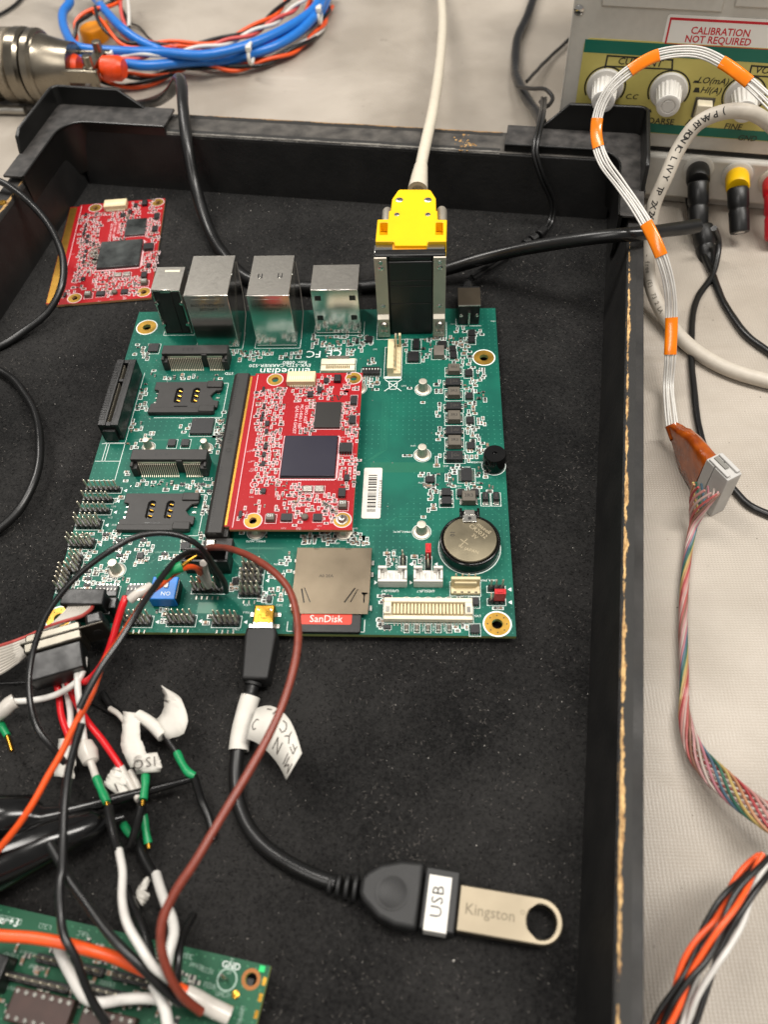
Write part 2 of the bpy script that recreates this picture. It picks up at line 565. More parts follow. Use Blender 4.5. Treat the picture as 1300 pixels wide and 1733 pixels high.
def foam_material():
    m = bpy.data.materials.new('black_foam_liner')
    m.use_nodes = True
    nt, b = nodes_of(m)
    tc = nt.nodes.new('ShaderNodeTexCoord')
    def noise(s, d=6.0, r=0.6):
        n = nt.nodes.new('ShaderNodeTexNoise')
        n.inputs['Scale'].default_value = s
        n.inputs['Detail'].default_value = d
        n.inputs['Roughness'].default_value = r
        nt.links.new(tc.outputs['Object'], n.inputs['Vector'])
        return n.outputs['Fac']
    big = noise(16.0)
    fine = noise(900.0, 8.0, 0.75)
    add = nt.nodes.new('ShaderNodeMath')
    add.operation = 'MULTIPLY_ADD'
    add.inputs[1].default_value = 0.55
    nt.links.new(big, add.inputs[0])
    sc = nt.nodes.new('ShaderNodeMath')
    sc.operation = 'MULTIPLY'
    sc.inputs[1].default_value = 0.55
    nt.links.new(fine, sc.inputs[0])
    nt.links.new(sc.outputs[0], add.inputs[2])
    rp = nt.nodes.new('ShaderNodeValToRGB')
    rp.color_ramp.elements[0].position = 0.46
    rp.color_ramp.elements[0].color = (0.002, 0.002, 0.002, 1)
    rp.color_ramp.elements[1].position = 0.66
    rp.color_ramp.elements[1].color = (0.024, 0.023, 0.022, 1)
    nt.links.new(add.outputs[0], rp.inputs[0])
    nt.links.new(rp.outputs[0], b.inputs['Base Color'])
    b.inputs['Roughness'].default_value = 0.95
    b.inputs['Specular IOR Level'].default_value = 0.15
    b.inputs['Sheen Weight'].default_value = 0.05
    b.inputs['Sheen Roughness'].default_value = 0.6
    f2 = noise(1500.0, 3.0, 0.7)
    bp = nt.nodes.new('ShaderNodeBump')
    bp.inputs['Strength'].default_value = 0.9
    bp.inputs['Distance'].default_value = 0.0006
    nt.links.new(f2, bp.inputs['Height'])
    nt.links.new(bp.outputs[0], b.inputs['Normal'])
    return m
FOAM = foam_material()
RIMM = mat('black_painted_board', '161514', 0.7, col2='2a2826', vscale=90, rvar=0.12, bump=(700, 0.35, 0.0004))
WALLM = mat('black_tray_wall', '0c0c0c', 0.55, col2='1c1b1a', vscale=70, bump=(500, 0.3, 0.0004))
BRKT = mat('black_moulded_bracket', '151514', 0.36, var=0.15, vscale=60, rvar=0.06, bump=(2600, 0.2))
DUST = mat('dusty_black_plastic', '201f1e', 0.6, col2='454240', vscale=220, bump=(900, 0.4))

tray = thing('tray', 'black foam lined tray with worn wooden rim and plastic corner brackets', 'tray', (0, 0, -14), TH)
ZT = 14.0           # tray numbers are measured from the table: board plane + 14
XL, XR, YB, YF = -94.0, 194.4, 272.5, -190.0
f = MB()
n = 60
f.box(XL - 2, YF, 5.0, XR + 2, YB + 2, 9.4, FOAM)
f.build('foam_liner', tray, smooth=0)
w = MB()
# right wall: leaning inner face, narrow top
w.prism([(XR, 9.2), (XR + 4.6, 40.0), (XR + 11.6, 40.0), (XR + 11.6, 0.2), (XR, 0.2)], -(YB + 24), -YF, WALLM, Matrix.Rotation(PI / 2, 4, 'X'))
w.build('side_wall', tray, smooth=0, bevel=0.5)
w = MB()
w.prism([(-XL, 9.2), (-XL + 4.6, 40.0), (-XL + 13.5, 40.0), (-XL + 13.5, 0.2), (-XL, 0.2)], YF, YB + 24, WALLM, Matrix.Rotation(PI, 4, 'Z') @ Matrix.Rotation(PI / 2, 4, 'X'))
w.build('side_wall', tray, smooth=0, bevel=0.5)
w = MB()
w.prism([(YB, 9.2), (YB + 3.6, 40.0), (YB + 22, 40.0), (YB + 22, 0.2), (YB, 0.2)], XL + 0.5, XR - 0.5, WALLM, Matrix.Rotation(PI / 2, 4, 'Z') @ Matrix.Rotation(PI / 2, 4, 'X'))
w.build('back_wall', tray, smooth=0, bevel=0.5)
# painted cap strips on the walls and the bare wood showing along the edges
c = MB()
c.box(XR + 4.9, YF, 40.05, XR + 11.9, YB - 3, 40.6, RIMM)
c.build('rim_cap', tray, bevel=0.25)
c = MB()
c.box(XL - 13.8, YF, 40.05, XL - 4.9, YB - 3, 40.6, RIMM)
c.build('rim_cap', tray, bevel=0.25)
c = MB()
c.box(XL + 2, YB + 4.0, 40.05, XR - 2, YB + 22.4, 40.6, mat('dusty_back_rim', '2a2826', 0.7, col2='56524d', vscale=120, bump=(500, 0.4, 0.0005)))
c.build('rim_cap', tray, bevel=0.25)
WOOD = mat('bare_wood', '7a5730', 0.8, col2='c9a268', vscale=600, bump=(900, 0.6, 0.0006))
def worn_material(name, axis, centre, half, bias, light, dark, stretch=0.35):
    """painted edge with the paint rubbed through in a ragged line"""
    m = bpy.data.materials.new(name)
    m.use_nodes = True
    nt, b = nodes_of(m)
    tc = nt.nodes.new('ShaderNodeTexCoord')
    sep = nt.nodes.new('ShaderNodeSeparateXYZ')
    nt.links.new(tc.outputs['Object'], sep.inputs[0])
    def mth(op, a, b2=None):
        k = nt.nodes.new('ShaderNodeMath')
        k.operation = op
        for i, q in enumerate((a, b2)):
            if q is None:
                continue
            if isinstance(q, (int, float)):
                k.inputs[i].default_value = q
            else:
                nt.links.new(q, k.inputs[i])
        return k.outputs[0]
    mp = nt.nodes.new('ShaderNodeMapping')
    mp.inputs['Scale'].default_value = (1, stretch, 1) if axis == 0 else (stretch, 1, 1)
    nt.links.new(tc.outputs['Object'], mp.inputs[0])
    def noise(sc_, d=6.0):
        n = nt.nodes.new('ShaderNodeTexNoise')
        n.inputs['Scale'].default_value = sc_
        n.inputs['Detail'].default_value = d
        n.inputs['Roughness'].default_value = 0.7
        nt.links.new(mp.outputs[0], n.inputs['Vector'])
        return n.outputs['Fac']
    d = mth('DIVIDE', mth('ABSOLUTE', mth('SUBTRACT', sep.outputs[axis], centre * MM)), half * MM)
    worn = mth('SUBTRACT', mth('ADD', mth('MULTIPLY', noise(330.0), 0.75), mth('MULTIPLY', noise(40.0, 2.0), 0.35)), mth('MULTIPLY', d, 0.32))
    mr = nt.nodes.new('ShaderNodeMapRange')
    mr.inputs[1].default_value = bias
    mr.inputs[2].default_value = bias + 0.035
    nt.links.new(worn, mr.inputs[0])
    rp = nt.nodes.new('ShaderNodeValToRGB')
    rp.color_ramp.elements[0].position = 0.35
    rp.color_ramp.elements[0].color = lin(dark)
    rp.color_ramp.elements[1].position = 0.65
    rp.color_ramp.elements[1].color = lin(light)
    nt.links.new(noise(900.0), rp.inputs[0])
    mx = nt.nodes.new('ShaderNodeMix')
    mx.data_type = 'RGBA'
    nt.links.new(mr.outputs[0], mx.inputs[0])
    mx.inputs[6].default_value = lin('201f1d')
    nt.links.new(rp.outputs[0], mx.inputs[7])
    nt.links.new(mx.outputs[2], b.inputs['Base Color'])
    b.inputs['Roughness'].default_value = 0.7
    bp = nt.nodes.new('ShaderNodeBump')
    bp.inputs['Strength'].default_value = 0.8
    bp.inputs['Distance'].default_value = 0.0006
    bp.invert = True
    nt.links.new(worn, bp.inputs['Height'])
    nt.links.new(bp.outputs[0], b.inputs['Normal'])
    return m
def worn_edge(name, axis, c, sgn, s0, s1, half, m, seed):
    """rounded, slightly uneven edge strip; axis 0 runs along y at x = c, axis 1 along x at y = c; sgn points away from the tray's inside"""
    rr = random.Random(seed)
    n = int((s1 - s0) / 1.2)
    vs, fs = [], []
    j1 = j2 = 0.0
    for i in range(n + 1):
        s = s0 + (s1 - s0) * i / n
        j1 = j1 * 0.7 + rr.uniform(-0.12, 0.12)
        j2 = j2 * 0.6 + rr.uniform(-0.08, 0.08)
        for d, z in ((-0.9 - 0.3, 38.6), (-0.75 + j1 * 0.5, 39.9 + j2), (-0.25, 40.75 + j2), (0.6, 40.82 + j2 * 0.6), (half, 40.68)):
            q = c + sgn * d
            vs.append((q, s, z) if axis == 0 else (s, q, z))
    for i in range(n):
        for j in range(4):
            k = i * 5 + j
            f_ = (k, k + 1, k + 6, k + 5)
            fs.append(f_ if (axis == 0) == (sgn > 0) else f_[::-1])
    return MB().add(vs, fs, m).build(name, tray, smooth=60)
worn_edge('worn_edge', 0, XR + 5.6, 1, -185, 222, 3.2, worn_material('worn_right_edge', 0, XR + 5.7, 2.0, 0.482, 'dcb578', '7d5830'), 3)
worn_edge('worn_edge', 0, XL - 5.4, -1, 120, 228, 3.2, worn_material('worn_left_edge', 0, XL - 5.8, 2.0, 0.46, 'cfa869', '6f4d28'), 5)
worn_edge('scuffed_edge', 1, YB + 4.6, 1, -40, 136, 3.0, worn_material('scuffed_back_edge', 1, YB + 4.4, 1.2, 0.36, '8d8981', '46433f', 0.2), 9)
worn_edge('worn_edge', 1, YB + 22.0, -1, -40, 136, 3.0, worn_material('worn_back_edge', 1, YB + 22.0, 1.6, 0.44, 'b08a58', '5e432a', 0.3), 11)
sp = MB()
rr = random.Random(4)
for k in range(46):
    x, y = 118 + rr.gauss(0, 2.5), YB + 4 + abs(rr.gauss(0, 7))
    sp.cyl(x, y, 40.6, 40.72, rr.uniform(0.2, 0.9), WOOD, n=6)
tag(sp.build('wood_scuff', tray), 'cluster of bare wood scuffs on the back rim', None, kind='stuff')
gs = MB()
gs.cyl(-101.6, 207.2, 40.62, 41.4, 2.1, GOLD, 1.7, n=12)
gs.build('brass_rivet', tray)

def bracket(mx):
    """moulded L bracket over a tray corner; mx = -1 left corner, +1 right corner"""
    b = thing_part = bpy.data.objects.new('corner_bracket', None)
    scene.collection.objects.link(b)
    b.parent = tray
    # local frame: corner of the skirt at (0,0), +x along the back wall to the middle, -y along the side wall
    r, t = 13.0, 1.6
    LX, LY, WX, WY = 56.5, 51.5, 11.2, 17.8
    arc = [(r - r * math.cos(a), -r + r * math.sin(a)) for a in [PI / 2 * i / 8 for i in range(9)]]
    inner = [(0, -LY)] + arc + [(LX, 0)]
    shelf = inner + [(LX, WY), (-WX + 4, WY), (-WX + 1.2, WY - 1.2), (-WX, WY - 4), (-WX, -LY)]
    def P(q):
        return [(x * -mx, y) for x, y in q]
    mb = MB().prism(P(shelf) if mx < 0 else P(shelf)[::-1], 43.0, 44.4, DUST)
    mb.build('shelf', b, bevel=0.35)
    # skirt hanging inside, lower outer corners rounded
    mb = MB()
    path = [(0, -LY)] + [(0, -LY + (LY - r) * i / 6) for i in range(1, 6)] + arc + [(r + (LX - r) * i / 7, 0) for i in range(1, 8)]
    cum = [0]
    for a, c2 in zip(path, path[1:]):
        cum.append(cum[-1] + math.hypot(c2[0] - a[0], c2[1] - a[1]))
    S = cum[-1]
    fine = []
    for i in range(81):
        s = S * i / 80
        k = max(j for j in range(len(cum)) if cum[j] <= s + 1e-9)
        k = min(k, len(path) - 2)
        u = (s - cum[k]) / max(1e-6, cum[k + 1] - cum[k])
        fine.append((path[k][0] + (path[k + 1][0] - path[k][0]) * u, path[k][1] + (path[k + 1][1] - path[k][1]) * u, s))
    vs, fs = [], []
    for i, (x, y, s) in enumerate(fine):
        a = fine[max(0, i - 1)]
        c2 = fine[min(80, i + 1)]
        d = Vector((c2[0] - a[0], c2[1] - a[1])).normalized()
        nx, ny = -d.y, d.x           # towards the wall
        e = min(s, S - s)
        q = 9.0
        zb = 17.0 + (q - math.sqrt(max(0, q * q - (q - e) ** 2)) if e < q else 0)
        vs += [(-mx * x, y, 44.3), (-mx * x, y, zb), (-mx * (x + nx * t), y + ny * t, zb), (-mx * (x + nx * t), y + ny * t, 44.3)]
    for i in range(80):
        k = 4 * i
        for j in range(4):
            q4 = (k + j, k + (j + 1) % 4, k + 4 + (j + 1) % 4, k + 4 + j)
            fs.append(q4 if mx < 0 else q4[::-1])
    e1, e2 = (0, 3, 2, 1), (320, 321, 322, 323)
    fs += [e1, e2]
    mb.add(vs, fs, BRKT)
    mb.build('skirt', b, smooth=40)
    # edge bead along the inner top edge
    mb = MB()
    mb.tube([(-mx * x, y, 44.35) for x, y in ([(0, -LY)] + arc + [(LX, 0)])], 0.55, BRKT, 8)
    mb.build('edge_bead', b)
    # raised outer lip with sloping ends
    mb = MB()
    tl = 1.8
    lt = 54.4 if mx < 0 else 58.0
    lip = [(40.0, WY, 44.4), (27.0, WY, lt - 0.4), (-WX + 5, WY, lt)]
    for i in range(1, 6):
        a = PI / 2 * i / 6
        lip.append((-WX + 5 - 5 * math.sin(a), WY - 5 + 5 * math.cos(a), lt))
    lip += [(-WX, WY - 5, lt), (-WX, WY - 43, lt), (-WX, WY - 47.5, lt - 2), (-WX, WY - 50, 44.4)]
    vs, fs = [], []
    for i, (x, y, z) in enumerate(lip):
        a = lip[max(0, i - 1)]
        c2 = lip[min(len(lip) - 1, i + 1)]
        d = Vector((c2[0] - a[0], c2[1] - a[1])).normalized()
        nx, ny = -d.y, d.x
        vs += [(-mx * x, y, 43.2), (-mx * x, y, z), (-mx * (x + nx * tl), y + ny * tl, z), (-mx * (x + nx * tl), y + ny * tl, 43.2)]
    for i in range(len(lip) - 1):
        k = 4 * i
        for j in range(4):
            q4 = (k + j, k + 4 + j, k + 4 + (j + 1) % 4, k + (j + 1) % 4)
            fs.append(q4 if mx < 0 else q4[::-1])
    fs += [(0, 1, 2, 3), tuple(4 * (len(lip) - 1) + j for j in (3, 2, 1, 0))]
    mb.add(vs, fs, BRKT)
    mb.build('lip', b, smooth=40, bevel=0.5)
    return b
bl = bracket(-1)
bl.location = (-97.0 * MM, 276.0 * MM, 0)
br = bracket(1)
br.location = (194.6 * MM, 278.0 * MM, 0)

# lint and crumbs caught on the foam
rr = random.Random(12)
LINT = mat('white_lint', 'cfcac2', 0.8)
LINTG = mat('grey_lint', '77726c', 0.8)
li = MB()
for k in range(3400):
    x, y = rr.uniform(XL, XR), rr.uniform(-160, YB)
    s = rr.choice([0.06, 0.07, 0.07, 0.08, 0.08, 0.10, 0.10, 0.13, 0.2]) * (1.7 if rr.random() < 0.06 else 1)
    a = rr.uniform(0, PI)
    li.taper(x, y, 9.42, s * rr.uniform(0.8, 2.2), s, s * 0.6, 0.6, LINT if rr.random() < 0.55 else LINTG, a)
tag(li.build('lint', tray), 'white lint specks on the black foam', None, kind='stuff')
fib = MB()
FIB = mat('foam_fibre', '5a5652', 0.9, spec=0.2)
FIBD = mat('dark_foam_fibre', '0e0d0d', 0.9, spec=0.1)
for k in range(42000):
    x, y = rr.uniform(XL, XR), rr.uniform(-135, YB)
    a = rr.uniform(0, 2 * PI)
    L, h, w2 = rr.uniform(0.5, 1.6), rr.uniform(0.15, 0.7), 0.11
    pn = 0.05 + 0.55 * max(0.0, vnoise.noise((x / 22, y / 22, 1.7)) + 0.5 * vnoise.noise((x / 6, y / 14, 4.2)) + 0.12)
    dx, dy = math.cos(a), math.sin(a)
    fib.add([(x - dy * w2, y + dx * w2, 9.38), (x + dy * w2, y - dx * w2, 9.38), (x + dx * L, y + dy * L, 9.4 + h)], [(0, 1, 2)], FIB if rr.random() < pn else FIBD)
tag(fib.build('foam_nap', tray, smooth=0), 'short fuzzy nap of the foam', None, kind='stuff')

# ------------------------------------------------------------------ carrier board
def pcb_material(name, dark, light, dot):
    m = bpy.data.materials.new(name)
    m.use_nodes = True
    nt, b = nodes_of(m)
    tc = nt.nodes.new('ShaderNodeTexCoord')
    n = nt.nodes.new('ShaderNodeTexNoise')
    n.inputs['Scale'].default_value = 38.0
    n.inputs['Detail'].default_value = 3.0
    nt.links.new(tc.outputs['Object'], n.inputs['Vector'])
    rp = nt.nodes.new('ShaderNodeValToRGB')
    rp.color_ramp.elements[0].position = 0.40
    rp.color_ramp.elements[0].color = lin(dark)
    rp.color_ramp.elements[1].position = 0.62
    rp.color_ramp.elements[1].color = lin(light)
    nt.links.new(n.outputs['Fac'], rp.inputs[0])
    sep = nt.nodes.new('ShaderNodeSeparateXYZ')
    nt.links.new(tc.outputs['Object'], sep.inputs[0])
    def mth(op, a, b2=None, c2=None):
        k = nt.nodes.new('ShaderNodeMath')
        k.operation = op
        for i, q in enumerate((a, b2, c2)):
            if q is None:
                continue
            if isinstance(q, (int, float)):
                k.inputs[i].default_value = q
            else:
                nt.links.new(q, k.inputs[i])
        return k.outputs[0]
    pitch = 0.00254
    fx = mth('SUBTRACT', mth('FRACT', mth('DIVIDE', sep.outputs[0], pitch)), 0.5)
    fy = mth('SUBTRACT', mth('FRACT', mth('DIVIDE', sep.outputs[1], pitch)), 0.5)
    d = mth('ADD', mth('MULTIPLY', fx, fx), mth('MULTIPLY', fy, fy))
    ison = mth('LESS_THAN', d, 0.0075)
    n2 = nt.nodes.new('ShaderNodeTexNoise')
    n2.inputs['Scale'].default_value = 22.0
    nt.links.new(tc.outputs['Object'], n2.inputs['Vector'])
    ison = mth('MULTIPLY', ison, mth('GREATER_THAN', n2.outputs['Fac'], 0.43))
    mx = nt.nodes.new('ShaderNodeMix')
    mx.data_type = 'RGBA'
    nt.links.new(mth('MULTIPLY', ison, 0.8), mx.inputs[0])
    nt.links.new(rp.outputs[0], mx.inputs[6])
    mx.inputs[7].default_value = lin(dot)
    nt.links.new(mx.outputs[2], b.inputs['Base Color'])
    b.inputs['Roughness'].default_value = 0.48
    b.inputs['Specular IOR Level'].default_value = 0.25
    bp = nt.nodes.new('ShaderNodeBump')
    bp.inputs['Strength'].default_value = 0.15
    bp.inputs['Distance'].default_value = 0.0001
    nt.links.new(n.outputs['Fac'], bp.inputs['Height'])
    nt.links.new(bp.outputs[0], b.inputs['Normal'])
    return m
PCBG = pcb_material('green_solder_mask', '025043', '0a6250', '3f8874')
PCBR = pcb_material('red_solder_mask', '950b13', 'a20f18', 'b02a33')
PCBE = mat('board_edge_laminate', '8f9a5a', 0.6, var=0.1)
TRACE = mat('trace_under_mask', '0e6651', 0.36)
TRACER = mat('red_trace_under_mask', 'cc2a2e', 0.4)
POUR = mat('copper_pour_under_mask', '0c6049', 0.38, var=0.05)

board = thing('carrier_board', 'large green carrier circuit board with metal jacks along its far edge', 'circuit board', (0, 0, 0))
HOLES = [5.9, 159.3, 163.5, 137.4, 163.6, 4.8, 4.5, 5.3]
HOLES = [(HOLES[i], HOLES[i + 1]) for i in range(0, 8, 2)]
plate([(0, 0), (170, 0), (170, 170), (0, 170)], [circle(x, y, 1.95) for x, y in HOLES], -1.6, 0, PCBG, 'board_laminate', board, PCBE)
silk, tiny = MB(), MB()
zs, zt = 0.05, 0.03
for i, (x, y) in enumerate(HOLES):
    mb = MB().ring(x, y, 0.04, 1.95, 4.6, PADG)
    mb.build('mounting_pad', board)
    silk.ring(x, y, zs, 4.6, 5.1, SILK, 40)
    if i > 1:
        for k in range(8):
            a = 2 * PI * k / 8
            silk.add([(x + 3.4 * math.cos(a) + 0.28 * math.cos(q), y + 3.4 * math.sin(a) + 0.28 * math.sin(q), zs) for q in [2 * PI * j / 8 for j in range(8)]], [tuple(range(8))], INK)

# ---- small parts: one mesh of real little blocks
def chip2(mb, x, y, L, w, h, body, rot=0.0, z=0.0, sk=None, skm=None, pad=True):
    """two-terminal chip lying along local x"""
    e = L * 0.2
    T = TR(x, y, z, rot)
    mb.box(-L / 2 + e, -w / 2, 0.04, L / 2 - e, w / 2, h, body, T)
    mb.box(-L / 2, -w / 2 - 0.01, 0.04, -L / 2 + e, w / 2 + 0.01, h + 0.02, PADM, T)
    mb.box(L / 2 - e, -w / 2 - 0.01, 0.04, L / 2, w / 2 + 0.01, h + 0.02, PADM, T)
    if pad:
        mb.box(-L / 2 - 0.25, -w / 2, 0.02, -L / 2, w / 2, 0.12, PADM, T)
        mb.box(L / 2, -w / 2, 0.02, L / 2 + 0.25, w / 2, 0.12, PADM, T)
    if sk is not None:
        sk.frame(x, y, L + 1.0, w + 0.65, z + zs, 0.25, skm or SILK, rot)
def sot(mb, x, y, rot=0.0, s=1.0, z=0.0, sk=None):
    T = TR(x, y, z, rot)
    mb.box(-1.4 * s, -0.7 * s, 0.15, 1.4 * s, 0.7 * s, 1.0 * s, CHIP, T)
    for px, py in ((-0.95, -1.1), (0.95, -1.1), (0, 1.1)):
        mb.box((px - 0.22) * s, (py - 0.45) * s, 0.02, (px + 0.22) * s, (py + 0.45) * s, 0.25, TIN, T)
    if sk is not None:
        sk.frame(x, y, 3.3 * s, 1.9 * s, z + zs, 0.15, SILK, rot)
BODY = [CAPG, CAPG, CAPB, CAPB, FERR]
USED = []
def free(x, y, r):
    for a, b, q in USED:
        if abs(a - x) < q + r and abs(b - y) < q + r:
            return False
    return True
def cluster(mb, sk, x0, y0, x1, y1, n, rng, z=0.0, size=(1.15, 0.65), skm=None, outl=0.85, bodies=BODY, tries=30, grid=0.65, text=0.12):
    x0, x1 = min(x0, x1), max(x0, x1)
    y0, y1 = min(y0, y1), max(y0, y1)
    loc = []
    for _ in range(n):
        for _t in range(tries):
            x = round(rng.uniform(x0, x1) / grid) * grid
            y = round(rng.uniform(y0, y1) / grid) * grid
            v = rng.random() < 0.5
            L, w = size
            if rng.random() < 0.18:
                L, w = L * 1.5, w * 1.6
            hx, hy = (w / 2 + 0.3, L / 2 + 0.42) if v else (L / 2 + 0.42, w / 2 + 0.3)
            if all(abs(a - x) > p + hx - 0.1 or abs(b - y) > q + hy - 0.1 for a, b, p, q in loc):
                loc.append((x, y, hx, hy))
                chip2(mb, x, y, L, w, w * 0.8, rng.choice(bodies), PI / 2 if v else 0, z, sk if rng.random() < outl else None, skm)
                if rng.random() < text:
                    squiggle(sk, x, y + hy + 0.55, 1.7, 0.5, z + zs, skm or SILK, PI if rng.random() < 0.6 else PI / 2)
                break
rng = random.Random(21)

# rows of small parts read off the photograph (board millimetres)
for (x, y, sx, sy, n) in [(6.9,144.2,6.3,7.2,7), (8.6,139.8,4.7,3.8,4), (15.4,130.1,2.7,5.8,3), (28.2,126.3,16.1,2.6,9), (44.6,126.2,3.8,2.6,3), (12.9,118.0,2.7,8.1,6), (14.5,109.2,5.2,4.4,6), (13.7,97.9,5.5,8.6,7), (19.8,91.7,5.4,3.7,5), (35.1,96.1,4.4,5.2,4), (50.1,96.5,4.0,9.9,9), (14.4,86.2,4.7,4.6,4), (51.3,87.5,6.4,10.1,10), (15.3,70.6,2.5,5.2,3), (22.9,66.7,5.6,2.6,5), (28.2,66.5,4.9,2.1,4), (34.6,65.7,4.8,4.7,6), (43.7,66.5,4.1,3.0,5), (48.9,64.2,6.9,5.1,7), (51.9,56.3,4.7,9.0,8), (51.4,53.0,4.0,2.4,4), (14.8,59.5,2.8,2.5,2), (16.3,42.3,6.0,3.5,5)]:
    cluster(tiny, silk, x - sx / 2, y - sy / 2, x + sx / 2, y + sy / 2, int(n), rng)
for (x, y, sx, sy, n) in [(99.4,147.1,28.2,10.7,24), (110.1,148.3,6.6,8.0,5)]:
    cluster(tiny, silk, x - sx / 2, y - sy / 2, x + sx / 2, y + sy / 2, int(n), rng, bodies=[CAPG, FERR], size=(1.2, 0.7))
for (x, y, sx, sy, n) in [(55.0,142.0,14.8,2.4,10), (57.6,138.9,11.7,3.7,9), (76.4,140.1,9.7,4.7,9), (65.6,141.6,5.0,2.8,4), (99.6,148.3,27.4,4.8,18), (103.7,141.4,4.0,3.3,5), (112.9,134.6,3.3,3.6,4), (113.7,123.6,6.4,3.1,8), (115.1,119.7,3.8,3.9,5), (50.3,104.6,1.0,1.7,1), (49.7,100.4,3.5,3.3,4), (52.0,92.3,4.4,6.4,6), (93.8,40.7,5.6,3.3,8), (99.8,43.1,4.5,1.3,3), (100.3,39.4,5.0,2.0,4), (112.3,39.7,7.8,3.0,10), (111.6,43.1,1.1,1.3,2), (67.5,42.4,2.0,1.7,1), (77.4,42.6,1.4,2.0,1)]:
    cluster(tiny, silk, x - sx / 2, y - sy / 2, x + sx / 2, y + sy / 2, int(n), rng)
for (x, y, sx, sy, n) in [(128.4,145.7,1.7,7.5,4), (138.3,146.3,3.6,8.0,6), (144.5,150.0,8.3,2.4,7), (152.6,147.7,7.9,4.7,8), (155.0,138.9,5.2,12.9,12), (137.2,137.9,3.3,4.1,4), (150.3,145.9,3.3,2.8,3), (150.9,134.8,2.9,2.7,3), (161.6,153.6,3.3,6.2,4), (153.7,155.3,4.7,2.9,4), (146.9,140.6,3.3,8.8,4), (158.4,131.3,3.2,2.2,3), (161.6,126.6,3.5,7.1,8), (158.3,122.9,2.8,3.9,4), (156.9,118.2,4.7,4.7,7), (161.6,113.9,3.7,4.7,7), (156.8,106.8,4.3,7.0,8), (160.9,99.8,3.6,4.5,7), (157.1,95.2,4.8,4.8,7), (158.5,90.2,3.0,3.5,4), (161.6,85.8,3.6,5.4,8), (157.3,81.4,5.3,4.9,8), (143.1,119.8,2.2,6.9,4), (143.2,106.2,1.9,6.6,4), (143.2,92.5,1.8,7.1,4), (143.1,78.9,1.8,6.8,4), (147.3,68.3,3.8,5.5,7), (148.5,73.5,2.0,4.1,4), (151.7,75.3,2.6,1.9,2), (139.3,71.3,7.0,1.8,6), (139.5,65.4,4.9,1.8,4), (157.0,65.8,6.6,3.2,7), (160.4,72.9,3.2,5.9,7), (140.8,59.2,3.4,8.5,4), (131.4,119.2,2.2,2.2,1), (136.7,111.9,1.9,3.0,1), (130.3,81.8,3.0,1.9,2)]:
    cluster(tiny, silk, x - sx / 2, y - sy / 2, x + sx / 2, y + sy / 2, int(n), rng, size=(1.15, 0.65))
for (x, y, sx, sy, n) in [(124.8,31.5,2.6,4.5,6), (134.3,31.6,2.6,4.5,6), (122.3,14.1,1.6,4.2,2), (122.2,4.1,1.6,4.0,3), (150.9,13.5,4.1,2.9,6), (151.0,2.7,4.5,2.5,5), (164.1,11.2,2.7,1.5,2), (136.7,51.1,2.0,1.8,1), (140.9,61.9,3.5,2.8,3), (140.9,55.2,3.5,2.7,3), (163.5,64.6,2.5,3.8,3), (147.4,66.0,1.5,0.9,1), (139.6,65.9,5.1,1.3,4)]:
    cluster(tiny, silk, x - sx / 2, y - sy / 2, x + sx / 2, y + sy / 2, int(n), rng)
for (x, y, sx, sy, n) in [(13.2,40.8,4.3,6.1,5), (5.5,42.0,5.5,1.4,3), (7.9,33.6,9.7,1.8,5), (8.7,29.8,2.1,4.5,4), (15.7,26.1,5.4,2.4,5), (19.5,21.4,7.7,2.3,8), (26.1,21.4,2.7,2.3,3), (20.7,38.8,7.3,3.6,5), (20.3,34.9,2.4,2.8,4), (23.7,32.0,1.8,4.5,5), (30.4,36.1,6.0,3.5,8), (28.8,29.3,4.8,1.0,3), (31.5,32.0,1.8,4.5,4), (39.4,31.4,6.6,1.7,5), (45.3,38.6,4.2,2.8,4), (52.2,40.4,3.0,5.0,4), (50.7,53.6,3.1,2.2,2), (42.0,8.4,3.4,2.5,4), (43.4,5.4,1.7,3.4,2), (59.5,5.3,2.0,2.8,2), (7.8,21.3,2.7,10.4,8), (12.1,20.8,4.4,11.4,12), (67.2,18.6,2.0,3.3,4)]:
    cluster(tiny, silk, x - sx / 2, y - sy / 2, x + sx / 2, y + sy / 2, int(n), rng)
for (x, y, sx, sy, n) in [(86.3,31.6,2.1,3.9,3), (84.9,28.9,2.3,1.5,2), (80.4,24.5,1.5,3.0,2), (83.4,23.5,2.8,1.5,3), (86.2,25.2,2.0,2.4,2), (80.6,17.2,4.3,2.9,4), (85.5,17.0,3.0,2.9,5), (85.8,13.4,1.8,2.5,2), (78.5,13.5,2.3,1.7,3), (68.0,24.7,1.5,3.6,3), (67.3,18.3,2.5,2.3,3), (124.1,31.5,1.3,4.5,3), (122.1,14.2,1.2,3.4,2), (122.0,4.0,1.2,3.8,2), (94.1,40.1,5.3,3.7,6), (101.2,40.6,5.8,5.3,7), (112.4,40.8,6.3,5.0,10)]:
    cluster(tiny, silk, x - sx / 2, y - sy / 2, x + sx / 2, y + sy / 2, int(n), rng)
for x, y, r in [(47.9,66.3,0), (51.2,62.9,0), (39.6,66.3,0), (51.0,91.6,0), (52.6,87.9,0)]:
    sot(tiny, x, y, rng.choice([0, PI]), 0.7, 0, silk)
for x, y, r in [(124.5,15.0,0), (124.6,2.9,0)]:
    sot(tiny, x, y, 0, 0.95, 0, silk)
for x, y, r in [(19.4,39.2,0), (29.1,39.2,0), (21.2,32.2,0), (38.5,33.0,0), (46.2,36.9,0), (13.6,41.7,0), (10.6,24.9,0), (11.4,21.8,0), (11.7,19.1,0), (11.9,16.2,0)]:
    sot(tiny, x, y, 0, 0.8, 0, silk)

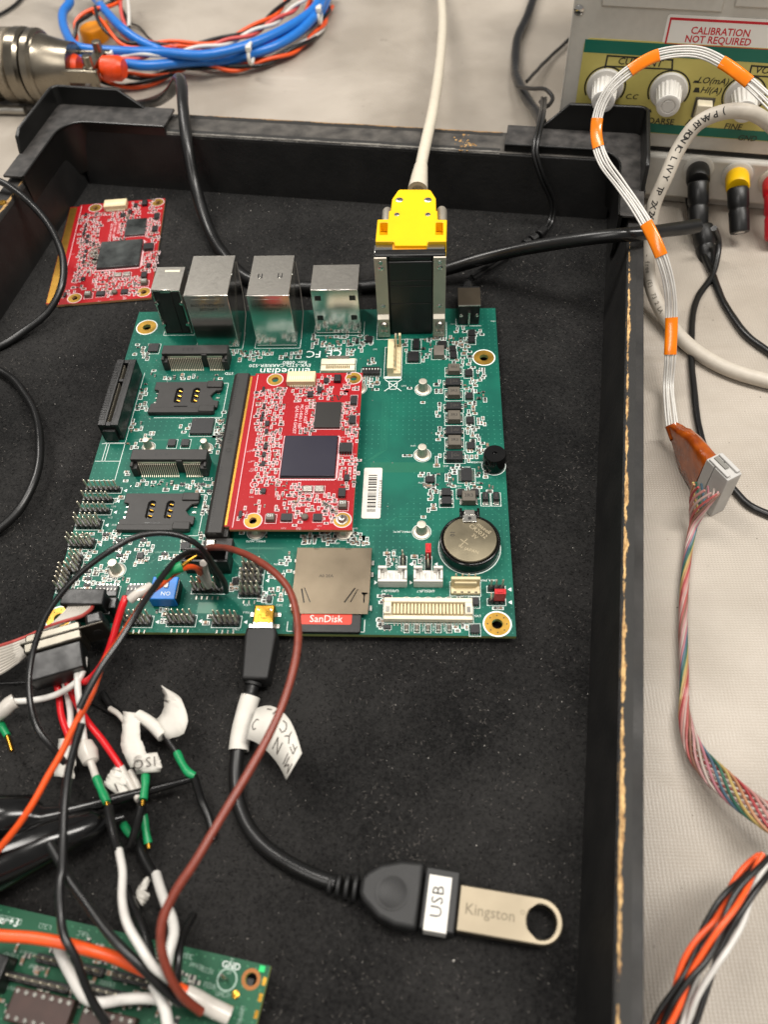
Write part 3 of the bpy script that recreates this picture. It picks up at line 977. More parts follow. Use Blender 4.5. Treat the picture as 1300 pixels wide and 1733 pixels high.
# ---- larger soldered parts, each its own object
def leads(mb, x, y, sx, sy, n, m_, sides='LR', L=0.7, w=0.3, rot=0.0, z=0.0):
    T = TR(x, y, z, rot)
    for s in sides:
        span = (sy if s in 'LR' else sx) * 0.86
        for i in range(n):
            q = -span / 2 + span * (i + 0.5) / n
            if s == 'L':
                mb.box(-sx / 2 - L, q - w / 2, 0.03, -sx / 2 + 0.05, q + w / 2, 0.3, m_, T)
            elif s == 'R':
                mb.box(sx / 2 - 0.05, q - w / 2, 0.03, sx / 2 + L, q + w / 2, 0.3, m_, T)
            elif s == 'T':
                mb.box(q - w / 2, sy / 2 - 0.05, 0.03, q + w / 2, sy / 2 + L, 0.3, m_, T)
            else:
                mb.box(q - w / 2, -sy / 2 - L, 0.03, q + w / 2, -sy / 2 + 0.05, 0.3, m_, T)
def chip(parent, x, y, sx, sy, h, n=4, sides='LR', body=CHIP, z=0.0, name='chip', mark=True, L=0.7, sk=None, skm=None, out=0.5):
    mb = MB().cbox(x, y, z + 0.12, sx, sy, h, body)
    leads(mb, x, y, sx, sy, n, TIN, sides, L, min(0.4, 0.5 * (sy if 'L' in sides else sx) / max(1, n)), 0, z)
    if mark:
        mb.cyl(x - sx * 0.36, y + sy * 0.36, z + h + 0.12, z + h + 0.13, 0.22, FERR, n=8)
    o = mb.build(name, parent, bevel=0.08, seg=1)
    if sk is not None:
        e = L if sides else 0.0
        sk.frame(x, y, sx + 2 * out + (2 * e if 'L' in sides else 0), sy + 2 * out + (2 * e if 'T' in sides or 'B' in sides else 0), z + zs, 0.16, skm or SILK)
    return o
for (x, y, sx, sy, h, n) in [(12.3,144.7,4.6,5.0,1,3), (42.8,96.8,9.4,8.5,1.2,8), (31.4,87.7,3.2,3.4,1.2,3), (37.1,87.7,3.2,3.4,1.2,3)]:
    chip(board, x, y, sx, sy, h, int(n), 'TB', sk=silk, L=0.35)
for (x, y, sx, sy, h, n) in [(133.3,145.4,2.8,6.1,1.4,4), (132.1,137.5,4.9,6.0,1.2,5), (145.0,145.2,3.9,4.2,1,4), (149.7,142.4,2.9,3.3,1.1,2), (150.0,138.5,2.9,3.7,1.1,2), (158.5,152.4,3.0,3.8,1.2,3), (158.3,148.2,3.0,3.6,1.2,3), (156.5,127.4,3.2,3.8,1,3), (156.4,113.7,3.0,3.4,1,3), (156.4,99.9,3.0,3.4,1,3), (156.4,86.0,3.1,3.3,1,3), (139.7,68.5,3.6,2.9,1.1,2), (106.2,148.1,1.3,2.4,1,1), (111.7,149.0,3.0,3.3,1.2,2)]:
    chip(board, x, y, sx, sy, h, int(n), 'TB' if n < 4 else 'LR', sk=silk, L=0.4)
for (x, y, sx, sy, h, n) in [(154.2,70.8,4.2,6.4,1.2,9)]:
    chip(board, x, y, sx, sy, h, int(n), 'LR', sk=silk, L=1.0)
for (x, y, sx, sy, h, n) in [(155.7,13.3,3.2,2.9,1.2,3), (155.6,2.3,3.2,3.2,1.2,3), (151.8,61.8,2.7,3.1,1.3,2), (157.2,61.8,3.2,3.1,1.3,2)]:
    chip(board, x, y, sx, sy, h, int(n), 'TB', sk=silk, L=0.45)
for (x, y, sx, sy, h, n) in [(29.4,32.0,2.4,2.4,1,3), (46.1,36.3,3.3,3.2,1.1,2)]:
    chip(board, x, y, sx, sy, h, int(n), 'TB', sk=silk, L=0.4)
for (x, y, sx, sy, h, n) in [(67.7,21.0,2.1,2.6,1,3), (81.1,13.8,1.5,2.3,1.2,2)]:
    chip(board, x, y, sx, sy, h, int(n), 'TB', sk=silk, L=0.3)
# ferrite chips either side of the long display connector
for (x, y, sx, sy, h) in [(131.4,13.8,1.5,2.2,1.2), (135.2,13.8,1.5,2.2,1.2), (139.0,13.8,1.6,2.2,1.2), (142.9,13.9,1.5,2.2,1.2), (146.5,13.9,1.5,2.2,1.2), (131.5,2.6,1.4,2.8,1.2), (135.2,2.6,1.5,2.8,1.2), (139.1,2.6,1.5,2.8,1.2), (142.8,2.7,1.5,2.8,1.2), (146.6,2.7,1.5,2.8,1.2)]:
    mb = MB()
    chip2(mb, x, y, sy, sx * 0.8, h, FERR, PI / 2)
    mb.build('ferrite_chip', board, bevel=0.1, seg=1)
    silk.frame(x, y, sx + 0.7, sy + 0.7, zs, 0.16, SILK)
    squiggle(silk, x - sx * 0.5 - 1.0, y, 2.2, 0.6, zs, SILK, PI / 2)
# power inductors marked 3R3
for (x, y, sx, sy) in [(150.0,128.5,5.5,5.3), (149.8,114.4,5.6,5.5), (149.7,100.7,5.6,6.1), (149.7,87.0,5.7,6.2)]:
    mb = MB().taper(x, y + 0.3, 0.3, sx, sy * 0.92, 2.6, 0.9, FERR)
    mb.box(x - sx / 2 - 0.7, y - sy * 0.3, 0.05, x - sx / 2 + 0.5, y + sy * 0.3, 0.7, TIN)
    mb.box(x + sx / 2 - 0.5, y - sy * 0.3, 0.05, x + sx / 2 + 0.7, y + sy * 0.3, 0.7, TIN)
    o = mb.build('inductor', board, bevel=0.2)
    lb = letter(MB(), '3R3', 1.9, INK, TR(x, y + 0.3, 2.92))
    lb.build('marking', o)
    silk.frame(x, y, sx + 2.4, sy + 0.6, zs, 0.18, SILK)
for (x, y, sx, sy) in [(154.8,57.8,5.7,6.8)]:
    mb = MB().taper(x, y + 1, 0.3, sx, sy * 0.8, 3.0, 0.9, FERR)
    mb.box(x - sx / 2 - 0.7, y - 1.5, 0.05, x - sx / 2 + 0.5, y + 1.5, 0.7, TIN)
    mb.box(x + sx / 2 - 0.5, y - 1.5, 0.05, x + sx / 2 + 0.7, y + 1.5, 0.7, TIN)
    o = mb.build('inductor', board, bevel=0.2)
    letter(MB(), '3R3', 2.2, INK, TR(x, y + 1, 3.32)).build('marking', o)
for (x, y, sx, sy) in [(143.5,139.9,4.9,6.5)]:
    MB().taper(x, y, 0.1, sx, sy, 2.4, 0.94, mat('grey_ferrite', '6f6860', 0.5, var=0.1)).build('inductor', board, bevel=0.2)
    silk.frame(x, y, sx + 2.0, sy + 0.8, zs, 0.18, SILK)
# black moulded diodes between the inductors, and the tantalum blocks
for (x, y, sx, sy) in [(149.5,121.0,6.8,4.3), (149.6,107.0,6.8,4.2), (149.5,93.4,6.9,4.5), (149.6,79.9,7.0,4.9)]:
    mb = MB().taper(x, y, 0.1, sx, sy, 2.1, 0.9, CHIP)
    mb.box(x - sx / 2 - 0.6, y - 0.9, 0.04, x - sx / 2 + 0.3, y + 0.9, 0.9, TIN)
    mb.box(x + sx / 2 - 0.3, y - 0.9, 0.04, x + sx / 2 + 0.6, y + 0.9, 0.9, TIN)
    o = mb.build('diode', board, bevel=0.15)
    s_ = MB().quad(x - 1.0, y, 0.12, sy * 0.6, 2.22, FERR)
    squiggle(s_, x + 0.8, y, 2.4, 1.0, 2.22, FERR)
    s_.build('marking', o)
    silk.frame(x, y, sx + 1.8, sy + 0.8, zs, 0.18, SILK)
for (x, y, sx, sy) in [(146.1,61.5,3.9,3.7), (146.1,57.3,4.1,3.7)]:
    mb = MB().taper(x, y, 0.1, sx, sy, 2.2, 0.9, CHIP)
    mb.box(x - sx / 2 - 0.5, y - 1.0, 0.04, x - sx / 2 + 0.3, y + 1.0, 1.1, TIN)
    mb.box(x + sx / 2 - 0.3, y - 1.0, 0.04, x + sx / 2 + 0.5, y + 1.0, 1.1, TIN)
    o = mb.build('tantalum_capacitor', board, bevel=0.15)
    silk.frame(x, y, sx + 1.6, sy + 0.5, zs, 0.18, SILK)
for (x, y, sx, sy) in [(161.4,59.5,2.5,4.6), (165.5,59.5,2.5,4.6)]:
    mb = MB().taper(x, y + 0.2, 0.1, sx, sy * 0.85, 2.0, 0.88, CHIP)
    mb.box(x - 1.2, y - sy / 2 - 0.9, 0.04, x + 1.2, y - sy / 2 + 0.6, 0.5, TIN)
    o = mb.build('diode', board, bevel=0.15)
    MB().quad(x, y + 0.4, 0.15, 1.8, 2.12, FERR).build('marking', o)
    silk.frame(x, y - 0.3, sx + 1.4, sy + 2.0, zs, 0.18, SILK)

# ---- pin headers
pin_mb = MB().box(-0.3, -0.3, 0, 0.3, 0.3, 6.1, PINS)
pin_mb.taper(0, 0, 6.1, 0.6, 0.6, 0.35, 0.45, PINS)
PIN = pin_mb.mesh('pin', 0)
def header(x, y, cols, rows, rot=0.0, pitch=2.0, label=None, base=2.0, sk=True, foot=False):
    mb = MB()
    w, d = cols * pitch, rows * pitch
    for i in range(cols):
        cx = (i - (cols - 1) / 2) * pitch
        mb.prism([(cx - pitch / 2 + 0.02, -d / 2 + 0.35), (cx - pitch / 2 + 0.35, -d / 2), (cx + pitch / 2 - 0.35, -d / 2), (cx + pitch / 2 - 0.02, -d / 2 + 0.35),
                  (cx + pitch / 2 - 0.02, d / 2 - 0.35), (cx + pitch / 2 - 0.35, d / 2), (cx - pitch / 2 + 0.35, d / 2), (cx - pitch / 2 + 0.02, d / 2 - 0.35)], 0.05, base, BLK2)
    h = mb.build('pin_header', board, loc=(x, y, 0), rotz=rot, bevel=0.1, seg=1)
    for i in range(cols):
        for j in range(rows):
            p = put('pin', PIN, h, ((i - (cols - 1) / 2) * pitch, (j - (rows - 1) / 2) * pitch, 0.6), R.uniform(-0.1, 0.1))
            p.rotation_euler.x = R.uniform(-0.03, 0.03)
            p.rotation_euler.y = R.uniform(-0.04, 0.04)
    if sk:
        silk.frame(x, y, (w if not rot else d) + 0.9, (d if not rot else w) + 0.9, zs, 0.2, SILK)
        a = (w if not rot else d) / 2 + 1.1
        silk.add([(x + a + 0.1, y, zs), (x + a + 1.4, y + 0.8, zs), (x + a + 1.4, y - 0.8, zs)], [(0, 2, 1)], SILK)
    if foot:
        for i in range(cols - 1):
            tiny.cbox(x + (i - (cols - 1) / 2 + 0.5) * pitch, y - d / 2 - 2.0, 0.02, 0.5, 1.4, 0.15, PADM)
    return h
header(7.7, 63.3, 7, 1, pitch=2.0)
header(6.8, 58.0, 6, 1, pitch=2.0)
header(6.9, 52.6, 6, 1, pitch=2.0)
header(5.9, 46.4, 5, 2)
header(5.4, 37.3, 5, 2)
header(34.3, 4.2, 5, 2, foot=True)
header(50.1, 4.7, 5, 2, foot=True)
header(66.6, 4.5, 5, 2, foot=True)
header(57.9, 18.2, 6, 2, foot=True)
header(73.6, 26.8, 4, 2)
header(73.5, 21.8, 4, 2)
header(73.7, 16.6, 4, 2, foot=True)
header(5.4, 27.9, 4, 2, PI / 2)
header(2.7, 21.1, 5, 2, PI / 2)
header(163.8, 18.8, 3, 1)
header(163.7, 13.5, 3, 1)
header(129.7, 29.3, 3, 1, PI / 2)
header(139.1, 29.4, 3, 1, PI / 2)

# ---- shrouded socket behind the wired header
x, y = 57.0, 27.2
mb = MB().box(x - 8.5, y - 2.6, 0.05, x + 8.5, y + 3.6, 2.0, BLK2)
mb.box(x - 8.5, y + 2.6, 2.0, x + 8.5, y + 3.6, 8.5, BLK2)
mb.box(x - 8.5, y - 2.6, 2.0, x + 8.5, y - 1.6, 8.5, BLK2)
mb.box(x - 8.5, y - 1.6, 2.0, x - 7.4, y + 2.6, 8.5, BLK2)
mb.box(x + 7.4, y - 1.6, 2.0, x + 8.5, y + 2.6, 8.5, BLK2)
mb.box(x - 2.2, y - 3.0, 1.0, x + 2.2, y - 2.6, 8.5, BLK2)
mb.build('shrouded_header', board, bevel=0.2)

# ---- long module socket
sx0, sx1, sy0, sy1 = 54.3, 61.4, 38.2, 121.6
mb = MB()
mb.prism([(sx0, 0.05), (sx1 + 1.5, 0.05), (sx1 + 1.5, 4.6), (sx1, 4.6), (sx1, 6.6), (sx1 - 0.5, 7.4), (sx0 + 1.4, 7.4), (sx0, 6.2)], -sy1, -sy0, GREYP, Matrix.Rotation(PI / 2, 4, 'X'))
sock = mb.build('module_socket', board, bevel=0.25)
lb = letter(MB(), 'VAV1  O', 3.2, INK, TR((sx0 + sx1) / 2 + 0.1, 83, 7.43, PI / 2 + PI))
lb.build('marking', sock)
fx = MB()
for i in range(72):
    yy = sy0 + 3 + (sy1 - sy0 - 6) * i / 71
    if not 70 < yy < 96:
        fx.box(sx0 + 1.7, yy - 0.12, 7.38, sx0 + 2.7, yy + 0.12, 7.46, BLK2)
tag(fx.build('contact_slots', sock), None, None, kind='stuff')
mb = MB()
mb.box(sx0 - 0.2, sy0 - 5.6, 0.05, sx1 + 3.6, sy0 - 0.05, 3.8, GREYP)
mb.build('socket_end_block', sock, bevel=0.3)
MB().box(sx0 + 0.6, sy0 - 6.6, 0.3, sx0 + 4.4, sy0 - 1.0, 4.6, TIN).build('hold_down_clip', sock, bevel=0.5)

# ---- mini card sockets (two)
def card_socket(x0, x1, yf, h, mk):
    mb = MB()
    d = 5.4
    w = x1 - x0
    g0, g1, g2, g3 = x0 + w * 0.085, x0 + w * 0.60, x0 + w * 0.685, x0 + w * 0.915
    yb = yf + d
    mb.box(x0, yf, h - 2.6, x1, yb, h, GREYP)
    mb.box(x0, yf + 2.2, 0.1, x1, yb, h - 2.6, GREYP)
    for a, b in ((x0, g0), (g1, g2), (g3, x1)):
        mb.box(a, yf - (2.6 if a != g1 else 0.6), 0.1, b, yf + 2.2, h - 2.62 if a != g1 else h - 0.4, GREYP)
    for a, b in ((x0, x0 + 1.2), (x1 - 1.2, x1)):
        mb.box(a, yf - 2.4, h - 2.6, b, yf, h - 1.2, GREYP)
    o = mb.build('mini_card_socket', board, bevel=0.25)
    k = MB()
    for a, b, n in ((g0, g1, 19), (g2, g3, 9)):
        for i in range(n):
            xx = a + (b - a) * (i + 0.5) / n
            k.tube([(xx - 0.2, yf + 0.6, h - 2.75), (xx - 0.2, yf - 0.25, h - 2.85), (xx + 0.1, yf - 1.2, 2.2), (xx + 0.35, yf - 2.1, 0.4), (xx + 0.4, yf - 3.0, 0.2)], 0.2, PINS, 5)
    tag(k.build('contact_wires', o), None, None, kind='stuff')
    nt_ = MB()
    for a, b in ((g0, g1), (g2, g3)):
        nt_.box(a, yf - 0.05, h - 2.4, b, yf + 0.1, h - 1.6, PINS)
    nt_.build('contact_row', o)
    letter(MB(), mk, 2.7, BLK2, TR((x0 + x1) / 2 - w * 0.07, yf + d * 0.52, h + 0.02, PI), space=1.5).build('marking', o)
    return o
card_socket(19.9, 49.6, 133.2, 8.0, '1653')
card_socket(18.6, 49.8, 73.0, 8.0, '1653')

# ---- vertical edge slot at the board's side
mb = MB()
ex0, ex1, ey0, ey1, eh = 1.7, 10.3, 90.0, 128.3, 9.6
cx = (ex0 + ex1) / 2
mb.box(ex0, ey0, 0.05, cx - 1.1, ey1, eh, BLK2)
mb.box(cx + 1.1, ey0, 0.05, ex1, ey1, eh, BLK2)
mb.box(cx - 1.1, ey0, 0.05, cx + 1.1, ey1, 1.4, BLK2)
for a, b in ((ey0, ey0 + 2.2), (ey1 - 2.0, ey1), (115.2, 116.8)):
    mb.box(cx - 1.1, a, 1.4, cx + 1.1, b, eh - 0.3, BLK2)
mb.box(ex0 + 1.6, ey0 - 1.4, 1.0, ex1 - 1.6, ey0, eh - 2.5, BLK2)
sl = mb.build('expansion_slot', board, bevel=0.2)
k = MB()
for i in range(34):
    yy = ey0 + 3.2 + (ey1 - ey0 - 6) * i / 33
    k.box(ex0 - 0.12, yy - 0.22, eh - 3.0, ex0 + 2.2, yy + 0.22, eh + 0.16, BLK2)
    k.box(cx + 1.3, yy - 0.22, eh - 0.3, ex1 - 1.9, yy + 0.22, eh + 0.1, BLK2)
    k.box(cx - 1.0, yy - 0.2, 2.0, cx - 0.75, yy + 0.2, eh - 1.2, PINS)
tag(k.build('contact_ribs', sl), None, None, kind='stuff')
silk.line([(ex0 - 0.6, ey0 - 2), (ex1 + 0.7, ey0 - 2), (ex1 + 0.7, ey1 + 1)], 0.18, zs, SILK)

# ---- SIM sockets
def sim_socket(x, y, sx, sy):
    a, b = sx / 2, sy / 2
    outer = [(-a, -b), (a * 0.72, -b), (a * 0.78, -b * 0.80), (a * 0.97, -b * 0.80), (a * 0.97, -b * 0.35), (a * 0.82, -b * 0.3), (a * 0.70, 0), (a * 0.82, b * 0.35), (a, b * 0.42), (a, b), (-a, b), (-a, b * 0.45),
             (-a * 0.86, b * 0.4), (-a * 0.86, -b * 0.45), (-a, -b * 0.55)]
    slots = [rrect(-a * 0.34, -b * 0.50, -a * 0.14, b * 0.56, a * 0.09), rrect(a * 0.16, -b * 0.50, a * 0.36, b * 0.56, a * 0.09)]
    o = plate(outer, slots, 0.9, 2.0, GREYP, 'sim_socket', board, loc=(x, y, 0))
    o.modifiers.new('edge', 'BEVEL').width = 0.15 * MM
    MB().box(-a * 0.8, -b * 0.95, 0.05, a * 0.62, b * 0.95, 0.88, BLK2).build('socket_base', o)
    MB().box(-a * 1.02, -b * 1.16, 0.05, a * 0.82, -b * 0.84, 2.25, GREYP).build('front_bar', o, bevel=0.2)
    MB().box(a * 0.45, -b * 1.14, 0.3, a * 0.9, -b * 0.72, 2.8, GREYP).build('latch', o, bevel=0.3)
    MB().box(a * 0.55, b * 0.55, 0.3, a * 1.0, b * 1.0, 2.7, GREYP).build('latch', o, bevel=0.3)
    for cx_ in (-a * 0.24, a * 0.26):
        for cy_ in (-b * 0.30, b * 0.03, b * 0.36):
            MB().tube([(cx_ - 0.7, cy_, 1.0), (cx_, cy_, 1.75), (cx_ + 0.8, cy_, 1.2)], 0.42, GOLD, 8).build('contact', o)
    for sgn in (-1, 1):
        for q in (-0.30, 0.0, 0.32):
            MB().cbox(sgn * a * 0.9, b * q, 0.05, 1.5, 0.7, 0.5, TIN).build('solder_tab', o)
    g = MB().box(-a * 0.3, -b * 0.77, 2.01, a * 0.1, -b * 0.70, 2.03, BLKG)
    g.build('groove', o)
    silk.line([(x - a * 0.9, y + b * 1.1), (x + a * 1.12, y + b * 1.1), (x + a * 1.12, y - b * 1.3), (x - a * 0.85, y - b * 1.3)], 0.2, zs, SILK)
    return o
for (x, y, sx, sy) in [(33.4,113.4,30.1,16.9), (33.2,52.3,30.1,16.5)]:
    sim_socket(x, y, sx, sy)
silk.line([(0.4, 78.5), (10.8, 78.5)], 0.2, zs, SILK)
silk.line([(0.2, 68.4), (11.0, 68.4), (11.0, 88.4), (2.2, 88.4)], 0.2, zs, SILK)
silk.line([(3.2, 88.4), (3.2, 78.5)], 0.2, zs, SILK)
silk.line([(4.4, 88.4), (4.4, 78.5)], 0.2, zs, SILK)

# ---- metal threaded standoffs
def standoff(x, y, h=5.2, r=1.9, base=True):
    mb = MB()
    n = 30
    pr = [(r * 1.18, 0.5), (r * 1.1, h * 0.35), (r * 0.92, h * 0.8), (r * 0.9, h)]
    vs, fs = [], []
    for q, z in pr:
        for i in range(n):
            a = 2 * PI * i / n
            k = q * (1.0 if i % 2 else 0.95)
            vs.append((x + k * math.cos(a), y + k * math.sin(a), z))
    for j in range(len(pr) - 1):
        for i in range(n):
            fs.append((j * n + i, j * n + (i + 1) % n, (j + 1) * n + (i + 1) % n, (j + 1) * n + i))
    mb.add(vs, fs, SATIN)
    mb.lathe([(r * 0.9, h), (r * 0.62, h + 0.05), (r * 0.52, h - 0.5), (r * 0.5, h - 2.5), (0.001, h - 2.5)], SATIN, 20, Matrix.Translation((x, y, 0)))
    if base:
        mb.lathe([(r * 1.75, 0.03), (r * 1.75, 0.3), (r * 1.5, 0.55), (r * 1.1, 0.6)], SATIN, 26, Matrix.Translation((x, y, 0)))
        silk.ring(x, y, zs, r * 1.85, r * 1.95, SILK)
    return mb.build('standoff', board, smooth=30)
for x, y, z in [(136.5,118.1,0), (136.5,81.6,0)]:
    standoff(x, y)
for x, y, z in [(136.5,43.8,0)]:
    standoff(x, y)
for x, y, z in [(21.6,86.0,0), (46.1,85.4,0)]:
    standoff(x, y, 5.0, 1.5)
for x, y, z in [(21.5,25.6,0)]:
    standoff(x, y, 6.0, 1.8)
for x, y, z in [(72.6,43.6,0), (106.5,43.5,0), (108.2,119.1,0)]:
    standoff(x, y, 3.6, 2.0)

# ---- display and power connectors along the near edge
(x, y, sx, sy), = [(139.1,9.0,31.5,8.0)]
o = MB().box(x - sx / 2, y - sy / 2, 0.05, x + sx / 2, y + sy / 2, 1.2, CREAM).box(x - sx / 2, y + sy * 0.28, 1.2, x + sx / 2, y + sy / 2, 4.0, CREAM).box(x - sx / 2, y - sy / 2, 1.2, x + sx / 2, y - sy * 0.30, 2.6, CREAM)
o.box(x - sx / 2, y - sy * 0.3, 1.2, x - sx * 0.415, y + sy * 0.28, 4.0, CREAM).box(x + sx * 0.415, y - sy * 0.3, 1.2, x + sx / 2, y + sy * 0.28, 4.0, CREAM)
o = o.build('display_connector', board, bevel=0.25)
for i in range(20):
    xx = x - sx * 0.40 + sx * 0.80 * (i + 0.5) / 20
    MB().box(xx - 0.42, y - sy * 0.24, 1.2, xx + 0.42, y + sy * 0.27, 2.9, BEIGE).build('contact_rib', o, bevel=0.1, seg=1)
    tiny.cbox(xx, y - sy / 2 - 0.7, 0.02, 0.4, 1.5, 0.2, TIN)
for s in (-1, 1):
    MB().cbox(x + s * sx * 0.455, y - sy * 0.1, 4.0, 1.2, 2.2, 0.25, TIN).build('latch_plate', o)
silk.frame(x, y, sx + 1.0, sy + 1.0, zs, 0.18, SILK)
for (x, y, sx, sy) in [(126.1,20.8,10.6,4.4), (139.1,20.9,10.6,4.4)]:
    y += 0.4
    mb = MB()
    d = 5.6
    mb.box(x - sx / 2, y - 2.0, 0.05, x + sx / 2, y + d - 2.0, 3.0, WHITE)
    mb.box(x - sx / 2, y - 2.0, 3.0, x + sx / 2, y - 1.1, 4.6, WHITE)
    for a, b in ((-0.5, -0.20), (0.18, 0.5)):
        mb.box(x + sx * a, y + d - 3.0, 3.0, x + sx * b, y + d - 2.0, 6.4, WHITE)
    mb.box(x - sx / 2, y - 1.1, 3.0, x - sx / 2 + 0.9, y + d - 3.0, 5.2, WHITE)
    mb.box(x + sx / 2 - 0.9, y - 1.1, 3.0, x + sx / 2, y + d - 3.0, 5.2, WHITE)
    for q in (-0.25, -0.05, 0.15, 0.33):
        mb.box(x + sx * q - 0.25, y - 1.1, 3.0, x + sx * q + 0.25, y + d - 3.2, 4.2, WHITE)
    o = mb.build('wire_connector', board, bevel=0.2)
    for q in (-0.38, 0.38):
        MB().cbox(x + sx * q, y + d - 3.03, 4.6, 1.1, 0.08, 0.7, BLK2).build('slot', o)
    squiggle(silk, x, y - 3.2, 5.0, 0.7, zs, SILK, PI)
    silk.add([(x - sx / 2 - 1.5, y + 1.0, zs), (x - sx / 2 - 1.5, y - 0.8, zs), (x - sx / 2 - 0.4, y + 0.1, zs)], [(0, 1, 2)], SILK)
(x, y, sx, sy), = [(152.6,18.9,10.5,5.3)]
mb = MB().box(x - sx / 2, y - sy / 2, 0.05, x + sx / 2, y + sy / 2, 1.6, BEIGE).box(x - sx / 2, y + 0.2, 1.6, x + sx / 2, y + 1.4, 6.6, BEIGE)
mb.box(x - sx / 2 + 1.2, y - 0.6, 1.6, x + sx / 2 - 1.2, y + 0.2, 5.2, BEIGE)
o = mb.build('power_header', board, bevel=0.25)
for i in range(4):
    MB().cbox(x - sx * 0.36 + sx * 0.24 * i, y - sy * 0.42, 1.6, 1.0, 0.5, 0.05, BLK2).build('slot', o)
    put('pin', PIN, o, (x - sx * 0.33 + sx * 0.22 * i, y + 2.0, 1.0))
silk.frame(x, y, sx + 0.9, sy + 0.9, zs, 0.18, SILK)

# ---- beige upright connector with tall pins
(x, y, sx, sy), = [(123.7,134.7,6.0,17.1)]
mb = MB().box(x - sx / 2, y - sy / 2, 0.05, x + sx / 2, y + sy / 2 + 1.2, 2.0, BEIGE)
mb.box(x - sx / 2, y - sy / 2, 2.0, x - sx * 0.02, y + sy / 2 + 1.2, 5.2, BEIGE)
o = mb.build('pin_connector', board, bevel=0.25)
for i in range(6):
    put('pin', PIN, o, (x + sx * 0.12, y - sy * 0.38 + sy * 0.16 * i, 1.0))
MB().box(x + sx * 0.30, y + sy / 2 - 0.8, 2.0, x + sx * 0.48, y + sy / 2 + 0.8, 9.0, BEIGE).build('key_post', o, bevel=0.1)
MB().box(x + sx * 0.02, y + sy / 2 - 0.8, 2.0, x + sx * 0.16, y + sy / 2 + 0.6, 9.0, PINS).build('guide_pin', o)
silk.frame(x - 0.6, y, sx + 2.0, sy + 2.6, zs, 0.22, SILK)

# ---- flat-cable connector
(x, y, sx, sy), = [(98.6,132.7,15.1,8.0)]
mb = MB().box(x - sx / 2, y - sy / 2, 0.05, x + sx / 2, y + sy / 2 - 0.6, 1.5, CREAM).box(x - sx / 2, y - sy * 0.1, 1.5, x + sx / 2, y + sy * 0.32, 2.2, CREAM)
o = mb.build('flat_cable_connector', board, bevel=0.15)
MB().box(x - sx * 0.32, y + sy * 0.30, 0.9, x + sx * 0.32, y + sy * 0.52, 2.5, FERR).build('flip_latch', o, bevel=0.1)
for i in range(12):
    xx = x - sx * 0.36 + sx * 0.72 * (i + 0.5) / 12
    MB().cbox(xx, y - sy * 0.27, 1.5, 0.45, 1.6, 0.35, BRASS).build('contact', o)
silk.frame(x, y, sx + 0.9, sy + 0.9, zs, 0.18, SILK)

# ---- slide switch banks
def switch_bank(x, y, sx, sy, n, h=1.6):
    o = MB().cbox(x, y, 0.1, sx, sy, h, BLK2).build('switch_bank', board, bevel=0.12)
    for i in range(n):
        xx = x - sx / 2 + sx * (i + 0.5) / n
        MB().cbox(xx, y + sy * 0.06, h + 0.1, sx / n * 0.34, sy * 0.2, 0.4, WHITE).build('slider', o)
        for s in (-1, 1):
            tiny.cbox(xx, y + s * (sy / 2 + 0.5), 0.02, sx / n * 0.5, 1.3, 0.35, TIN)
    silk.frame(x, y, sx + 1.0, sy + 0.8, zs, 0.16, SILK)
for (x, y, sx, sy) in [(113.4,128.6,7.8,4.9)]:
    switch_bank(x, y, sx, sy * 0.8, 6)
for (x, y, sx, sy) in [(20.0,16.2,8.4,4.6), (31.8,16.4,8.3,4.6)]:
    switch_bank(x, y, sx, sy, 6)
# blue rocker switch block
x0, y0 = 38.3, 10.3
x1, _y = 47.8, 10.4
BLUP = mat('blue_plastic', '1472c4', 0.4, var=0.06)
o = MB().box(x0, y0, 0.3, x1, y0 + 9.4, 6.0, BLUP).build('blue_switch_block', board, bevel=0.3)
MB().box(x1 + 0.02, y0 + 0.6, 1.0, x1 + 0.5, y0 + 8.6, 5.4, BLK2).build('side_plate', o)
cx = (x0 + x1) / 2
for i, q in enumerate((-1.9, 0.9)):
    MB().cbox(cx + q, y0 + 6.4, 6.0, 1.5, 3.6, 0.6, WHITE).build('rocker', o, bevel=0.15)
letter(MB(), 'ON', 2.3, SILK, TR(cx + 1.2, y0 + 2.4, 6.03, PI)).build('marking', o)

# ---- card socket (its steel cover) 
(sx0_, sx1_, sy0_, sy1_) = 89.8, 117.9, 6.8, 34.7


def slit(pts, w):
    (xa, ya), (xb, yb) = pts
    d = Vector((xb - xa, yb - ya)).normalized()
    nx, ny = -d.y * w / 2, d.x * w / 2
    return [(xa + nx, ya + ny), (xb + nx, yb + ny), (xb - nx, yb - ny), (xa - nx, ya - ny)]
outer = [(sx0_, sy0_ + 1.4), (sx0_ + 2.2, sy0_), (sx1_ - 2.0, sy0_), (sx1_ - 0.3, sy0_), (sx1_, sy0_ + 6), (sx1_, sy1_), (110.5, sy1_), (110.2, sy1_ - 0.6), (108.0, sy1_ - 0.6), (107.7, sy1_), (98.2, sy1_), (97.9, sy1_ - 0.6), (96.2, sy1_ - 0.6), (95.9, sy1_), (sx0_, sy1_)]
holes = [slit(((93.0, 17.0), (94.4, 11.2)), 0.5), slit(((94.0, 17.4), (96.6, 11.4)), 0.35), slit(((112.5, 17.4), (109.0, 11.4)), 0.5), slit(((113.5, 16.8), (111.2, 11.6)), 0.35),
         [(115.0, 15.6), (117.2, 15.6), (117.2, 15.0), (116.3, 14.6), (116.3, 11.4), (115.8, 11.4), (115.8, 14.6), (115.0, 15.0)]]
cs = plate(outer, holes, 2.4, 2.62, SHELL, 'card_socket_cover', board)
